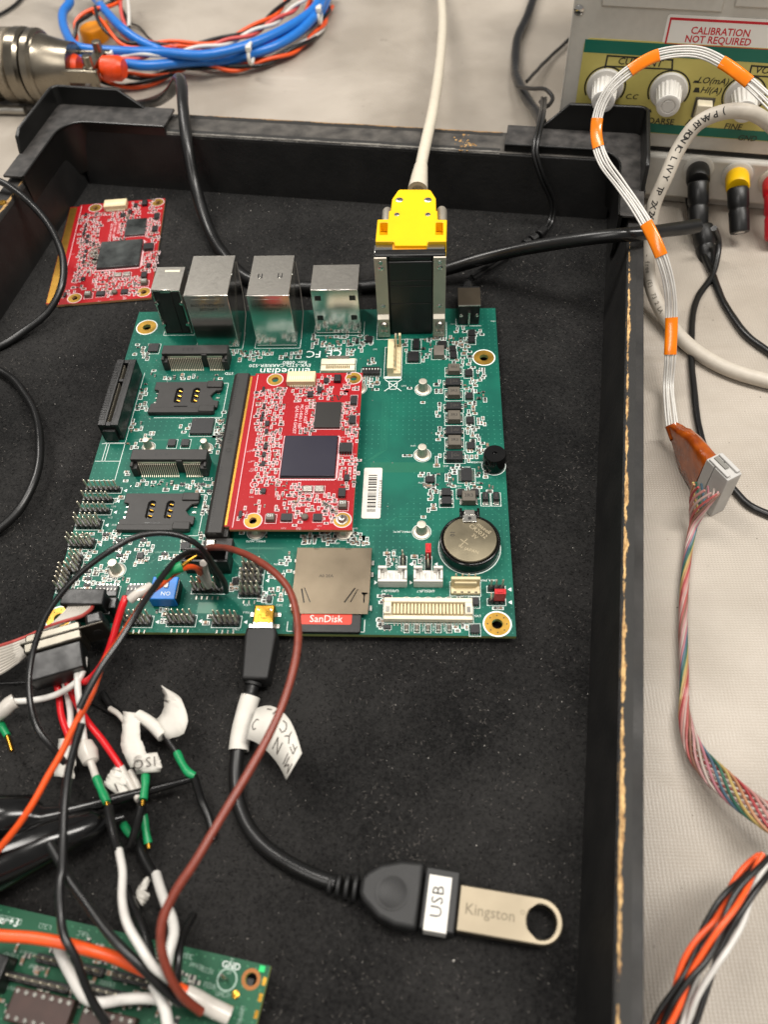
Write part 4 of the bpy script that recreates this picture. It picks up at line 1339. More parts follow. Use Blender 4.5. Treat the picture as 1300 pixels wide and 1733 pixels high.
MB().box(sx0_, sy0_ + 1.5, 0.1, sx0_ + 0.25, sy1_, 2.4, SHELL).box(sx1_ - 0.25, sy0_ + 6, 0.1, sx1_, sy1_, 2.4, SHELL).box(sx0_, sy1_ - 0.25, 0.1, sx1_, sy1_, 2.4, SHELL).build('side_wall', cs)
MB().box(sx0_ + 0.4, sy0_ + 2, 0.05, sx1_ - 0.4, sy1_ - 0.4, 0.5, BLK2).build('socket_base', cs)
letter(MB(), 'A0 2EA', 1.7, INK, TR(101.6, 22.4, 2.65)).build('marking', cs)
for yy in (10.5, 24.5, 29.5):
    MB().box(sx0_ - 0.9, yy, 0.05, sx0_, yy + 1.4, 0.6, TIN).build('solder_tab', cs)
    MB().box(sx1_, yy - 1.5, 0.05, sx1_ + 1.0, yy + 0.5, 1.2, TIN).build('solder_tab', cs)
for xx in (95.0, 102.5, 109, 114.5):
    MB().box(xx, sy1_, 0.05, xx + 1.2, sy1_ + 0.7, 0.5, TIN).build('solder_tab', cs)
silk.line([(sx0_ - 1, sy0_ - 2), (sx0_ - 1, 1.0), (sx1_ - 1.4, 1.0), (sx1_ - 1.4, sy0_ - 1)], 0.2, zs, SILK)

# ---- mini USB socket
(x, y, sx, sy), = [(80.6,5.1,7.4,9.0)]
o = MB().box(x - sx / 2, y - sy / 2, 0.1, x + sx / 2, y + sy / 2, 3.9, GOLD).build('mini_usb_socket', board, bevel=0.5)
for qx, qy in ((-0.3, 0.28), (0.32, 0.28), (-0.3, -0.38), (0.3, -0.38)):
    MB().cyl(x + sx * qx, y + sy * qy, 3.9, 3.97, 0.5, TIN, 0.35, n=10).build('dimple', o)
MB().box(x - 0.9, y - 1.0, 3.9, x + 0.9, y + 2.0, 4.15, GOLD).box(x - 1.6, y + 0.2, 3.9, x + 1.6, y + 0.9, 4.12, GOLD).build('spring_tab', o, bevel=0.1)
for q in (-0.3, 0.3):
    MB().box(x + sx * q - 0.45, y - 3.0, 3.9, x + sx * q + 0.45, y + 0.4, 4.05, GOLD).build('spring_tab', o, bevel=0.1)
for s in (-1, 1):
    for q in (2.2, -2.4):
        MB().cbox(x + s * (sx / 2 + 0.9), y + q, 0.05, 1.9, 1.6, 0.5, TIN).build('solder_tab', o)
MB().box(x - sx / 2 - 0.3, y - sy / 2 - 0.5, 0.1, x + sx / 2 + 0.3, y - sy / 2, 4.2, TIN).build('mouth_flange', o)

# ---- coin cell holder
bx, by = 154.6, 36.6
mb = MB().lathe([(11.3, 0.05), (11.3, 5.4), (11.0, 5.8), (10.35, 5.8), (10.3, 3.0), (0.001, 3.0)], BLKG, 48, Matrix.Translation((bx, by, 0)))
mb.box(bx - 3.6, by + 9.4, 0.05, bx + 3.6, by + 12.6, 6.6, BLKG)
o = mb.build('coin_cell_holder', board, bevel=0.2)
mb = MB().box(bx - 2.6, by + 7.2, 6.62, bx + 2.6, by + 10.4, 6.95, TIN)
mb.box(bx - 2.0, by + 10.4, 6.3, bx + 2.0, by + 12.9, 6.75, TIN)
mb.build('contact_clip', o, bevel=0.15)
MB().cyl(bx, by + 8.8, 6.96, 7.0, 0.7, INK, n=12).build('clip_hole', o)
for s in (-1, 1):
    MB().box(bx + s * 3.3 - 0.5, by + 9.0, 5.6, bx + s * 3.3 + 0.5, by + 13.2, 7.6, BLKG).build('clip_guard', o, bevel=0.25)
silk.ring(bx, by, zs, 11.5, 11.8, SILK, 48)
# ---- buzzer
o = MB().lathe([(4.55, 0.05), (4.55, 0.8), (4.5, 7.4), (4.2, 7.9), (1.0, 7.9), (0.8, 7.2), (0.001, 7.2)], BLKG, 40, Matrix.Translation((165.3, 76.0, 0))).build('buzzer', board)
silk.ring(165.3, 76.0, zs, 4.7, 4.95, SILK)
# ---- barcode sticker
xa, ya = 113.0, 49.9
xb, yb = 120.6, 74.9
o = MB().prism(rrect(xa, ya, xb - 0.2, yb, 0.8), 0.06, 0.14, PAPER).build('barcode_sticker', board)
bc = MB()
yy = ya + 3.2
rb = random.Random(3)
while yy < yb - 3.0:
    w = rb.choice([0.25, 0.25, 0.5, 0.75])
    bc.box(xa + 2.0, yy, 0.145, xa + 5.4, yy + w, 0.15, INK)
    yy += w + rb.choice([0.25, 0.3, 0.5, 0.7])
tag(bc.build('bar_lines', o), None, None, kind='stuff')
letter(MB(), '0221S20C0168', 2.0, INK, TR(xa + 7.1, (ya + yb) / 2 - 0.6, 0.15, PI / 2), space=1.12).build('lettering', o)

# ---- steel jacks along the far edge
def lip_frame(mb, x0, x1, y, z0, z1, t, m_):
    mb.box(x0, y - 0.25, z1 - t, x1, y, z1, m_)
    mb.box(x0, y - 0.25, z0, x0 + t, y, z1 - t, m_)
    mb.box(x1 - t, y - 0.25, z0, x1, y, z1 - t, m_)
# left: tall video jack, open black back in a steel frame
x0, x1, y0, y1, h = 15.8, 28.8, 154.4, 170.2, 25.9
mb = MB().box(x0, y0 + 0.6, 0.1, x0 + 0.4, y1, h - 0.4, STEELD).box(x1 - 0.4, y0 + 0.6, 0.1, x1, y1, h - 0.4, STEELD).box(x0, y0 + 0.3, h - 0.4, x1, y1, h, STEELD)
lip_frame(mb, x0, x1, y0 + 0.3, 0.1, h - 0.4, 0.7, TIN)
o = mb.build('video_jack', board, bevel=0.12)
MB().box(x0 + 0.5, y0 + 0.5, 0.1, x1 - 0.5, y1 - 0.2, h - 0.6, GREYP).build('insulator', o)
MB().box(x0 + 2.4, y0 + 0.1, 1.0, x0 + 8.4, y0 + 0.5, h - 1.6, GREYP).build('back_plate', o, bevel=0.2)
MB().box(x0 + 8.7, y0 + 0.2, 1.0, x1 - 1.2, y0 + 0.5, h - 1.6, GREYP).build('back_plate', o, bevel=0.2)
MB().box(x0 + 4.0, y0 - 0.25, h - 1.7, x0 + 8.6, y0 + 0.25, h + 0.12, TIN).build('hook_tab', o, bevel=0.2)
for sx_ in (x0 + 0.9, x1 - 0.9):
    for q in (6.0, 18.5):
        MB().lathe([(0.001, -0.8), (0.9, -0.6), (1.0, 0.0), (0.9, 0.3)], TIN, 12, Matrix.Translation((sx_, y0 + 0.1, q)) @ Matrix.Rotation(PI / 2, 4, 'X') @ Matrix.Scale(-1, 4, (0, 0, 1))).build('fold_tab', o)
MB().box(x0 + 4.2, y1 - 3.5, h, x0 + 11.0, y1 - 2.2, h + 0.05, CREAM).build('spring_slot', o)
silk.line([(x0 - 0.8, y1 - 2), (x0 - 0.8, y0 - 0.8), (x1 + 0.8, y0 - 0.8), (x1 + 0.8, y1 - 2)], 0.25, zs, SILK)

def network_jack(x0, x1, y0, y1, h, lines, slots):
    mb = MB().box(x0, y0, 0.3, x1, y1 - 0.4, h, STEEL)
    o = mb.build('network_jack', board, bevel=0.25)
    MB().box(x0 + 0.9, y1 - 0.8, 1.0, x1 - 0.9, y1, h - 1.0, BLK2).build('port_opening', o)
    top = MB().box(x0 + 0.15, y0 + 0.35, h, x1 - 0.15, y1 - 0.5, h + 0.12, STEELD)
    top.build('top_plate', o, bevel=0.06, seg=1)
    MB().box(x0 + 1.5, y0 - 0.22, h - 0.45, x1 - 3.0, y0 + 0.1, h + 0.16, TIN).build('seam_fold', o, bevel=0.1)
    for s, xx in ((-1, x0), (1, x1)):
        MB().lathe([(0.001, 0.35), (0.4, 0.25), (0.5, 0)], TIN, 10, Matrix.Translation((xx, y0 + 14, h - 0.2)) @ Matrix.Rotation(s * PI / 2, 4, 'Y')).build('dimple', o)
        MB().lathe([(0.001, 0.35), (0.4, 0.25), (0.5, 0)], TIN, 10, Matrix.Translation((xx, y0 + 0.3, h - 0.3)) @ Matrix.Rotation(s * PI / 2, 4, 'Y')).build('dimple', o)
        # ground spring wires standing off the sides
        if s > 0:
            MB().tube([(xx + 0.25, y1 - 2, h - 2), (xx + 1.6, y1 - 8, h * 0.55), (xx + 2.2, y1 - 13, h * 0.25), (xx + 1.3, y0 + 5, 0.3)], 0.22, STEELD, 6).build('ground_spring', o)
    MB().box(x0 + 3, y0 - 0.08, h - 2.3, x1 - 4, y0 + 0.02, h - 1.9, TIN).build('emboss_rib', o, bevel=0.04, seg=1)
    mk = MB()
    for i, (s, sz) in enumerate(lines):
        letter(mk, s, sz * 1.1, mat('laser_mark', '2e2b27', 0.6), Matrix.Translation(((x0 + x1) / 2, y0 - 0.03, h - 5.4 - i * 2.1)) @ Matrix.Rotation(PI / 2, 4, 'X'))
    mk.build('marking', o)
    for q in slots:
        for dx in (-0.8, 0.8):
            MB().box(x0 + q + dx - 0.2, y0 + 11.5, h + 0.12, x0 + q + dx + 0.2, y0 + 14.5, h + 0.16, BLK2).build('slot', o)
        MB().box(x0 + q - 0.55, y0 + 11.3, h + 0.12, x0 + q + 0.55, y0 + 12.6, h + 0.3, TIN).build('spring_tab', o, bevel=0.1)
    silk.line([(x0 - 1.2, y0 + 8), (x0 - 1.2, y0 - 1), (x1 + 1.2, y0 - 1), (x1 + 1.2, y0 + 10)], 0.22, zs, SILK)
    return o
network_jack(33.2, 52.4, 145.0, 172.3, 30.3, [('RU1-191P9WDF', 2.0), ('2022wFY', 2.0)], [])
network_jack(60.5, 79.0, 145.4, 172.7, 29.6, [('05-WAF719W23-1', 1.8), ('2112AMPHX', 1.6)], [4.6, 13.4])
# stacked USB jack
x0, x1, y0, y1, h = 87.0, 108.0, 153.4, 170.8, 25.6
mb = MB().box(x0, y0, 0.3, x1, y1 - 0.4, h, STEEL)
o = mb.build('usb_jack', board, bevel=0.3)
MB().box(x0 + 1, y1 - 0.8, 1.5, x1 - 1, y1, h - 1.5, BLK2).build('port_opening', o)
MB().box(x0 + 0.1, y0 + 0.4, h, x1 - 0.1, y1 - 0.5, h + 0.12, STEELD).build('top_plate', o, bevel=0.06, seg=1)
for a, b in ((0.2, 4.0), (7.4, 13.4), (17.0, 20.8)):
    MB().box(x0 + a, y0 - 0.3, h - 0.5, x0 + b, y0 + 0.1, h + 0.2, TIN).build('seam_fold', o, bevel=0.1)
for qx in (1.6, 16.9):
    for qz in (h - 5.8, h - 17.0):
        MB().box(x0 + qx, y0 - 0.12, qz, x0 + qx + 2.7, y0 + 0.05, qz + 2.6, BLK2).build('window', o)
        MB().box(x0 + qx - 0.3 if qx < 5 else x0 + qx + 2.7, y0 - 0.35, qz - 0.6, x0 + qx if qx < 5 else x0 + qx + 3.0, y0 + 0.05, qz + 1.6, TIN).build('fold_tab', o)
MB().box(x0 + 4, y0 - 0.06, h - 13.2, x1 - 4, y0 + 0.02, h - 12.9, TIN).build('emboss_rib', o)
silk.line([(x0 - 1, y0 + 8), (x0 - 1, y0 - 1), (x1 + 1, y0 - 1), (x1 + 1, y0 + 8)], 0.22, zs, SILK)

# stacked serial ports: black block between two steel straps
x0, x1, y0, h = 115.9, 146.2, 152.5, 43.0
mb = MB().box(x0 + 5.9, y0 + 0.2, 0.1, x1 - 5.6, y0 + 5, h - 2.6, BLK)
mb.box(x0 + 6.3, y0 + 0.7, h - 2.6, x1 - 6.0, y0 + 5, h - 0.4, BLK)
o = mb.build('serial_port_stack', board, bevel=0.5)
for q in (12.3, 15.2, 24.8):
    MB().box(x0 + 6.2, y0 - 0.02, h - q - 0.18, x1 - 5.9, y0 + 0.2, h - q, GREYP).build('seam', o)
MB().box(x0 + 0.2, y0 + 0.6, h - 0.4, x1 - 0.2, y0 + 3.2, h + 0.6, BLK).build('upper_flange', o, bevel=0.7)
MB().box(x0 + 0.5, y0 + 2.0, 1, x1 - 0.5, y0 + 5.4, h, BLK2).build('rear_block', o, bevel=0.4)
for s in (0, 1):
    xa_ = x0 if s == 0 else x1 - 5.4
    kx = (lambda q: xa_ + q) if s == 0 else (lambda q: xa_ + 5.4 - q)
    pr = [(y0 + 0.35, h), (y0 - 0.25, h - 0.4), (y0 - 0.25, 12.6), (y0 - 2.1, 11.0), (y0 - 2.1, 0.6), (y0 - 1.4, 0.6), (y0 - 1.4, 10.6), (y0 + 0.35, 12.4)]
    st = MB().prism(pr, xa_, xa_ + 5.4, SATIN, Matrix(((0, 0, 1, 0), (1, 0, 0, 0), (0, 1, 0, 0), (0, 0, 0, 1)))).build('steel_strap', o, bevel=0.2)
    ay = Matrix.Rotation(PI / 2, 4, 'X')
    for zz, rr_ in ((h - 5.4, 1.35), (h - 26.0, 1.2)):
        MB().lathe([(0.001, 0.25), (rr_ * 0.6, 0.3), (rr_, 0.0)], STEEL, 18, Matrix.Translation((xa_ + 2.8, y0 - 0.2, zz)) @ ay).build('rivet', st)
    MB().lathe([(0.001, 0.2), (0.8, 0.2), (1.0, 0.0)], STEEL, 14, Matrix.Translation((xa_ + 2.8, y0 - 0.2, h - 2.6)) @ ay).build('rivet', st)
    MB().lathe([(1.9, 0.15), (1.6, 0.9), (1.2, 1.1), (0.001, 1.1)], STEELD, 18, Matrix.Translation((xa_ + 2.8, y0 - 2.1, 7.6)) @ ay).build('jack_screw', st)
    for q in (-0.9, 0.9):
        MB().lathe([(0.8, -0.1), (0.75, 0.5), (0.001, 0.9)], TIN, 12, Matrix.Translation((xa_ + 2.8 + q, y0 - 2.1, 4.0)) @ ay).build('solder_prong', st)
silk.line([(x0 - 0.8, y0 + 8), (x0 - 0.8, y0 - 3.0), (x1 + 0.8, y0 - 3.0), (x1 + 0.8, y0 + 8)], 0.22, zs, SILK)
# power jack
x0, x1, y0, y1, h = 152.3, 162.2, 158.9, 171.0, 11.3
o = MB().box(x0 + 0.2, y0, 0.1, x1 - 0.2, y0 + 3, h - 0.4, BLK2).box(x0, y0 + 3, 0.1, x1, y1 + 1.4, h - 0.3, BLK2).build('power_jack', board, bevel=0.25)
MB().box(x0 - 0.1, y0 + 0.3, h - 0.3, x1 + 0.1, y1, h, SHELL).box(x0 - 0.1, y0 + 2, h - 2.6, x0, y1, h - 0.3, SHELL).box(x1, y0 + 2, h - 2.6, x1 + 0.1, y1, h - 0.3, SHELL).build('steel_cover', o)
MB().box(x0, y0 - 0.15, h - 0.35, x1, y0 + 0.3, h + 0.05, TIN).build('cover_lip', o)
ay = Matrix.Rotation(PI / 2, 4, 'X')
for q in (1.4, x1 - x0 - 1.4):
    MB().lathe([(0.9, -0.1), (0.8, 0.4), (0.001, 0.55)], TIN, 14, Matrix.Translation((x0 + q, y0, 5.6)) @ ay).build('solder_dot', o)
MB().tube([(157.3, y0 - 0.2, 7.5), (157.3, y0 - 0.5, 5.0), (157.3, y0 - 0.9, 0.2)], [0.7, 0.55, 0.5], TIN, 8).build('centre_tab', o)
silk.line([(x0 - 0.8, y0 + 4), (x0 - 0.8, y0 - 0.9), (x1 + 0.8, y0 - 0.9)], 0.22, zs, SILK)

# ---- printed marks
def mark(s, size, cx, cy, rot=PI, sx=1.0, sy=1.0, space=1.0):
    letter(silk, s, size, SILK, TR(cx, cy, zs, rot), sx=sx, sy=sy, space=space)
mark('EVK-STD-CARRIER-S20', 2.7, *(72.1, 133.5,), sx=1.05)
mark('Rev. 00B0', 2.7, *(78.7, 135.3,))
mark('embedian', 5.4, *(74.7, 130.0,), sx=1.1)
mark('STD', 2.2, *(49.6, 128.7,))
mark('STD', 2.2, *(49.5, 69.3,))
cx_, cy_ = 86.8, 140.6
mark('FC', 6.0, cx_, cy_)
cx_, cy_ = 96.1, 141.1
mark('CE', 6.0, cx_, cy_)
cx_, cy_ = 123.4, 120.8
for q in (-1, 1):
    silk.line([(cx_ - q * 3.6, cy_ - 3.4), (cx_ + q * 3.6, cy_ + 3.4)], 0.3, zs, SILK)
silk.line([(cx_ - 2.0, cy_ + 2.4), (cx_ + 2.0, cy_ + 2.4), (cx_ + 1.4, cy_ - 2.4), (cx_ - 1.4, cy_ - 2.4), (cx_ - 2.0, cy_ + 2.4)], 0.28, zs, SILK)
silk.quad(cx_, cy_ + 4.8, 7.4, 1.0, zs, SILK)
for s, sz, (px_, py_) in (('BUZZER', 1.2, (158.3, 77.8,)), ('SMARC_NUT1', 1.1, (129.0, 43.8,)), ('SATA_PWR', 1.2, (161.1, 22.6,)), ('LVDS1_BLT', 1.3, (125.1, 17.8,)), ('LVDS2_BLT', 1.3, (138.1, 17.8,)), ('LVD1', 1.3, (156.4, 7.9,)),
                          ('SMARC_NUT2', 1.2, (72.9, 39.2,)), ('SPI_NUT', 1.2, (18.1, 23.4,))):
    mark(s, sz, px_, py_)
mark('LCD_BLT_1', 1.2, *(127.3, 30.0,), rot=PI / 2)
mark('LCD_BLT_2', 1.2, *(136.8, 30.5,), rot=PI / 2)
for (x, y, z) in [(53.4,120.7,0), (53.6,116.2,0), (54.0,111.2,0), (53.2,106.3,0), (53.6,101.0,0), (52.8,96.3,0), (53.1,91.6,0), (53.5,79.4,0), (53.6,74.5,0), (53.7,69.3,0), (53.7,64.2,0), (53.8,61.7,0), (53.8,59.2,0), (53.2,54.3,0), (53.3,49.4,0), (33.3,102.1,0), (13.6,55.4,0), (13.3,50.1,0), (15.7,46.5,0), (18.6,42.5,0), (39.8,63.3,0)]:
    squiggle(silk, x, y, 2.0, 0.6, zs, SILK, PI)
for (x, y, z) in [(146.0,75.8,0), (154.8,75.3,0), (151.1,65.6,0), (159.2,67.4,0), (151.7,64.2,0), (136.1,67.3,0), (144.8,63.6,0), (159.0,77.8,0), (128.1,120.4,0), (114.7,143.2,0), (132.7,86.5,0), (150.1,159.3,0), (168.6,161.0,0)]:
    squiggle(silk, x, y, 2.2, 0.7, zs, SILK, PI)
for (x, y, z) in [(73.1,11.5,0), (73.2,8.4,0), (70.4,1.5,0), (110.6,45.2,0), (104.2,38.4,0), (83.6,30.7,0), (82.2,28.9,0), (85.1,11.5,0)]:
    squiggle(silk, x, y, 2.4, 0.7, zs, SILK, PI)
tag(tiny.build('small_components', board, smooth=0), 'scattered tiny resistors and capacitors', None, kind='stuff')
tag(silk.build('silkscreen', board, smooth=0), 'white printed outlines and lettering', None, kind='stuff')

# ---- traces showing through the mask
tr = MB()
rt = random.Random(31)
def bundle(pts, n, gap=0.55, w=0.16):
    for i in range(n):
        o_ = (i - (n - 1) / 2) * gap
        tr.line([(x + o_, y + o_ * 0.4) for x, y in pts], w, 0.015, TRACE)
for x, y, z in ():
    pass
bundle([(117, 119), (120.5, 113), (120.5, 84), (115, 79)], 6)
bundle([(113, 46.5), (122, 46.5), (127, 51), (138, 51)], 2)
bundle([(113, 43), (118, 38), (118, 26)], 3)
bundle([(14, 90), (32, 90), (37, 95), (47, 95)], 3)
bundle([(15, 108), (15, 96), (19, 92)], 3)
bundle([(70, 36), (84, 36), (88, 32)], 4)
bundle([(40, 28), (48, 36), (48, 44)], 5)
bundle([(30, 30), (34, 34), (52, 34)], 4)
bundle([(120, 24), (120, 20), (135, 20)], 3)
bundle([(160, 70), (160, 58), (168, 50), (168, 30)], 2)
bundle([(12, 140), (12, 134), (18, 128)], 3)
bundle([(82, 138), (82, 128), (84, 126)], 4)
bundle([(56, 130), (56, 124)], 6)
for k in range(90):
    x, y = rt.uniform(4, 164), rt.uniform(3, 146)
    L1, L2 = rt.uniform(2, 9), rt.uniform(1, 5)
    a = rt.choice([0, PI / 2, PI, 3 * PI / 2])
    b_ = a + rt.choice([-PI / 4, PI / 4])
    p1 = (x + L1 * math.cos(a), y + L1 * math.sin(a))
    p2 = (p1[0] + L2 * math.cos(b_), p1[1] + L2 * math.sin(b_))
    if all(2 < q[0] < 168 and 2 < q[1] < 150 for q in (p1, p2)):
        tr.line([(x, y), p1, p2], 0.14, 0.012, TRACE)
        if rt.random() < 0.6:
            tr.cyl(p2[0], p2[1], 0.0, 0.02, 0.25, TIN, n=8)
tag(tr.build('traces', board, smooth=0), None, None, kind='stuff')
MB().box(115.5, 72.6, 0.002, 145.5, 77.8, 0.008, POUR).build('copper_pour', board, smooth=0)
MB().box(55.0, 7.9, 0.002, 62.2, 12.4, 0.008, POUR).build('copper_pour', board, smooth=0)

# ---- things plugged into the board
cc = thing('coin_cell', 'round silver coin cell battery in the black holder', 'battery', (bx, by, 3.1))
CELL = mat('battery_steel', '8e8570', 0.36, 1.0, var=0.08, vscale=120, rvar=0.06)
MB().lathe([(9.2, 0), (10.0, 0.4), (10.0, 2.9), (9.7, 3.2), (9.3, 3.24), (0.001, 3.24)], CELL, 56).build('cell_can', cc)
en = MB()
ENG = mat('engraved_steel', 'b8ab90', 0.45, 1.0)
for s, sz, x, y, a in (('CR2032', 2.5, 3.0, 3.3, -0.75), ('maxell', 2.4, 5.2, 4.6, -0.75), ('3V', 2.3, 1.6, 1.0, -0.75), ('JAPAN', 1.9, 0.4, -5.2, -0.35), ('IN', 1.6, -3.6, -3.4, -0.7)):
    letter(en, s, sz, ENG, TR(x, y, 3.26, a))
en.quad(-2.2, -1.4, 3.6, 0.25, 3.26, ENG, -0.7)
en.quad(-2.2, -1.4, 0.25, 3.6, 3.26, ENG, -0.7)
en.build('engraving', cc)
letter(MB(), '10', 2.4, INK, TR(-6.6, 2.2, 3.27, PI / 2 + PI)).build('ink_stamp', cc)

sd = thing('memory_card', 'black memory card with red label pushed into the board slot', 'memory card', (103.2, 10, 0.6))
SDR = mat('red_card_label', 'd2331a', 0.4, var=0.04)
MB().prism(rrect(-12.1, -10.2, 12.1, 18, 0.9), 0, 1.5, BLK).build('card_body', sd, bevel=0.2)
lb = MB().prism(rrect(-9.4, -7.2, 8.8, -2.3, 0.8), 1.51, 1.56, SDR).build('label', sd)
letter(MB(), 'SanDisk', 4.0, WHITE, TR(-0.4, -5.1, 1.58), sx=0.92).build('lettering', lb)
MB().prism([(-7.2, -3.0), (7.4, -3.0), (6.4, -2.0), (-6.2, -2.0)], 1.57, 1.6, PAPER).build('white_band', lb)
MB().box(-2.2, -10.0, 1.51, 2.2, -9.5, 1.54, GREYP).build('grip_ridge', sd)

def jumper(x, y, z, rot, label, m_=None):
    mb = MB().box(-2.0, -1.05, 0, 2.0, 1.05, 5.2, REDP).box(-1.2, -0.55, 5.2, 1.2, 0.55, 5.5, REDP)
    o = mb.build('red_jumper', None, loc=(x, y, z), rotz=rot, bevel=0.25)
    return tag(o, label, 'jumper', 'red jumper caps on pin headers')
x, y = 139.1, 30.8
jumper(x, y + 1, 2.4, PI / 2, 'red jumper cap standing beside the second white wire connector')
x, y = 164.6, 13.8
jumper(x, y, 2.2, 0, 'red jumper cap near the gold corner hole of the green board')

# ------------------------------------------------------------------ red processor modules
CPU = mat('navy_chip_top', '211f2e', 0.32, var=0.06, vscale=40, rvar=0.05)
RAMM = mat('charcoal_chip_top', '23211f', 0.4, var=0.08, vscale=60)
LIDM = mat('smeared_grease_lid', '1b1d1d', 0.2, col2='4d5150', vscale=110, rvar=0.1, coat=0.3)
GREASE = mat('dried_grease', '8a837b', 0.7, var=0.3, vscale=500, bump=(900, 0.5))
GLDE = mat('edge_contact_gold', 'b98d3e', 0.4, 0.9, var=0.1)
MX0, MY0 = 60.4, 40.4
def rel(L):
    return [(q[0] - MX0, q[1] - MY0) + tuple(q[2:]) for q in L]
MODHOLES = rel([(72.5,118.6,6.2), (106.6,119.2,6.2), (72.2,44.5,6.2), (106.4,45.0,6.2)])
def processor_module(root, used, seed):
    rg = random.Random(seed)
    outer = [(-2, 1.4), (3.2, 1.4), (3.2, 0), (50, 0), (50, 82), (3.2, 82), (3.2, 80.6), (-2, 80.6)]
    hs = [circle(q[0], q[1], 1.5) for q in MODHOLES]
    plate(outer, hs, 0, 1.2, PCBR, 'module_laminate', root, mat('red_board_edge', 'b98a5e', 0.6))
    sk, tn = MB(), MB()
    z = 1.2
    MB().box(-1.9, 2.0, 1.205, 2.0, 80.0, 1.22, GLDE).build('edge_contacts', root)
    sk.line([(4.3, 1), (4.3, 81)], 0.25, z + zs, PINKSILK)
    for q in MODHOLES:
        MB().ring(q[0], q[1], z + 0.03, 1.5, 3.3, PADG).build('mounting_pad', root)
        sk.ring(q[0], q[1], z + zs, 3.3, 3.65, PINKSILK, 32)
    # main processor with its border of tiny decoupling parts
    (x, y, sx, sy), = rel([(91.3,75.4,21.8,21.3)])
    if used:
        c = MB().cbox(x, y, z + 0.05, sx, sy, 1.2, RAMM).build('processor', root, bevel=0.15)
        mb = MB().cbox(x, y, z + 1.26, sx * 0.985, sy * 0.985, 0.25, LIDM).build('metal_lid', c, bevel=0.2)
        g = MB()
        for k in range(60):
            g.cyl(x - sx / 2 - abs(rg.gauss(0, 2.2)) - 0.6, y + rg.gauss(0.5, sy * 0.26), z + 0.9, z + 1.15, rg.uniform(0.2, 0.9), GREASE, n=7)
        tag(g.build('grease_smear', root), 'grey thermal grease smeared beside the processor', None, kind='stuff')
    else:
        c = MB().cbox(x, y, z + 0.05, sx, sy, 0.5, mat('chip_substrate', '191a1c', 0.5)).build('processor', root, bevel=0.1)
        MB().cbox(x, y + 0.1, z + 0.56, sx * 0.985, sy * 0.97, 0.75, CPU).build('lid', c, bevel=0.12)
    sk.frame(x, y, sx + 1.2, sy + 1.2, z + zs, 0.3, PINKSILK)
    for i in range(34):
        q = x - sx / 2 + sx * (i + 0.5) / 34
        tn.cbox(q, y - sy / 2 - 0.75, z + 0.03, 0.35, 0.7, 0.12, PINKSILK)
        q = y - sy / 2 + sy * (i + 0.5) / 34
        tn.cbox(x + sx / 2 + 0.8, q, z + 0.03, 0.7, 0.3, 0.12, PINKSILK)
    (x, y, sx, sy), = rel([(97.1,97.5,10.7,14.0)])
    MB().cbox(x, y, z + 0.05, sx, sy, 1.0, LIDM if used else RAMM).build('memory_chip', root, bevel=0.12)
    sk.frame(x, y, sx + 0.9, sy + 0.9, z + zs, 0.25, PINKSILK)
    for (x, y, sx, sy, h, n) in rel([(107.5,105.9,2.8,4.6,0.9,4), (107.5,95.0,2.8,4.2,0.9,4), (105.7,79.5,5.1,4.7,1.5,4)]):
        chip(root, x, y, sx, sy, h, int(n), 'B', z=z, L=0.9, sk=sk, skm=PINKSILK, out=0.2)
    for (x, y, sx, sy, h, n) in rel([(85.1,45.7,4.2,3.2,0.9,6), (97.0,45.7,3.4,3.1,0.9,5), (105.6,57.2,2.8,4.0,1.2,3), (92.5,111.9,1.9,3.0,0.8,3), (88.7,109.4,2.5,2.9,0.9,3), (107.0,64.8,2.0,2.9,0.8,3), (94.9,117.5,1.9,2.8,0.8,2), (74.6,58.3,2.0,2.3,0.7,3), (67.1,47.1,1.2,3.1,0.7,2), (72.8,80.8,1.5,2.3,0.6,3), (72.7,76.6,1.5,2.3,0.6,3), (72.9,72.1,1.4,2.2,0.6,3), (72.1,93.3,1.8,2.4,0.6,3), (69.4,95.7,1.2,2.4,0.6,2), (69.6,102.8,0.9,2.9,0.6,2), (69.6,98.5,1.0,2.4,0.6,2), (68.2,112.7,1.0,2.6,0.6,2), (72.3,88.9,1.3,2.4,0.6,2)]):
        chip(root, x, y, sx, sy, h, int(n), 'TB', z=z, L=0.35, sk=sk if sx > 3 else None, skm=PINKSILK, out=0.2, mark=False)
    for (x, y, sx, sy) in rel([(79.0,45.3,3.5,3.4), (106.3,51.4,3.4,3.6)]):
        o = MB().taper(x, y, z + 0.05, sx, sy, 1.9, 0.88, FERR).build('inductor', root, bevel=0.2)
        letter(MB(), '152', 1.7, SILK, TR(x, y + sy * 0.15, z + 1.97, PI)).build('marking', o)
        sk.frame(x, y, sx + 1.0, sy + 1.0, z + zs, 0.2, PINKSILK)
    for (x, y, sx, sy) in rel([(92.0,59.3,3.7,2.8), (96.6,59.3,3.5,2.8)]):
        MB().cbox(x, y, z + 0.05, sx, sy, 0.9, STEELD).build('crystal', root, bevel=0.2)
        sk.frame(x, y, sx + 0.9, sy + 0.9, z + zs, 0.2, PINKSILK)
    (x, y, sx, sy), = rel([(99.8,118.2,3.5,4.8)])
    MB().taper(x, y, z + 0.05, sx * 0.9, sy * 0.85, 1.6, 0.9, CHIP).build('inductor', root, bevel=0.25)
    (x, y, sx, sy), = rel([(92.1,45.8,3.2,4.0)])
    MB().lathe([(sx * 0.42, z), (sx * 0.42, z + 1.3), (sx * 0.3, z + 1.6), (0.001, z + 1.65)], FERR, 16, Matrix.Translation((x, y, 0))).build('round_inductor', root)
    # nylon connector on the far edge
    (x, y, sx, sy), = rel([(84.3,119.5,12.2,5.6)])
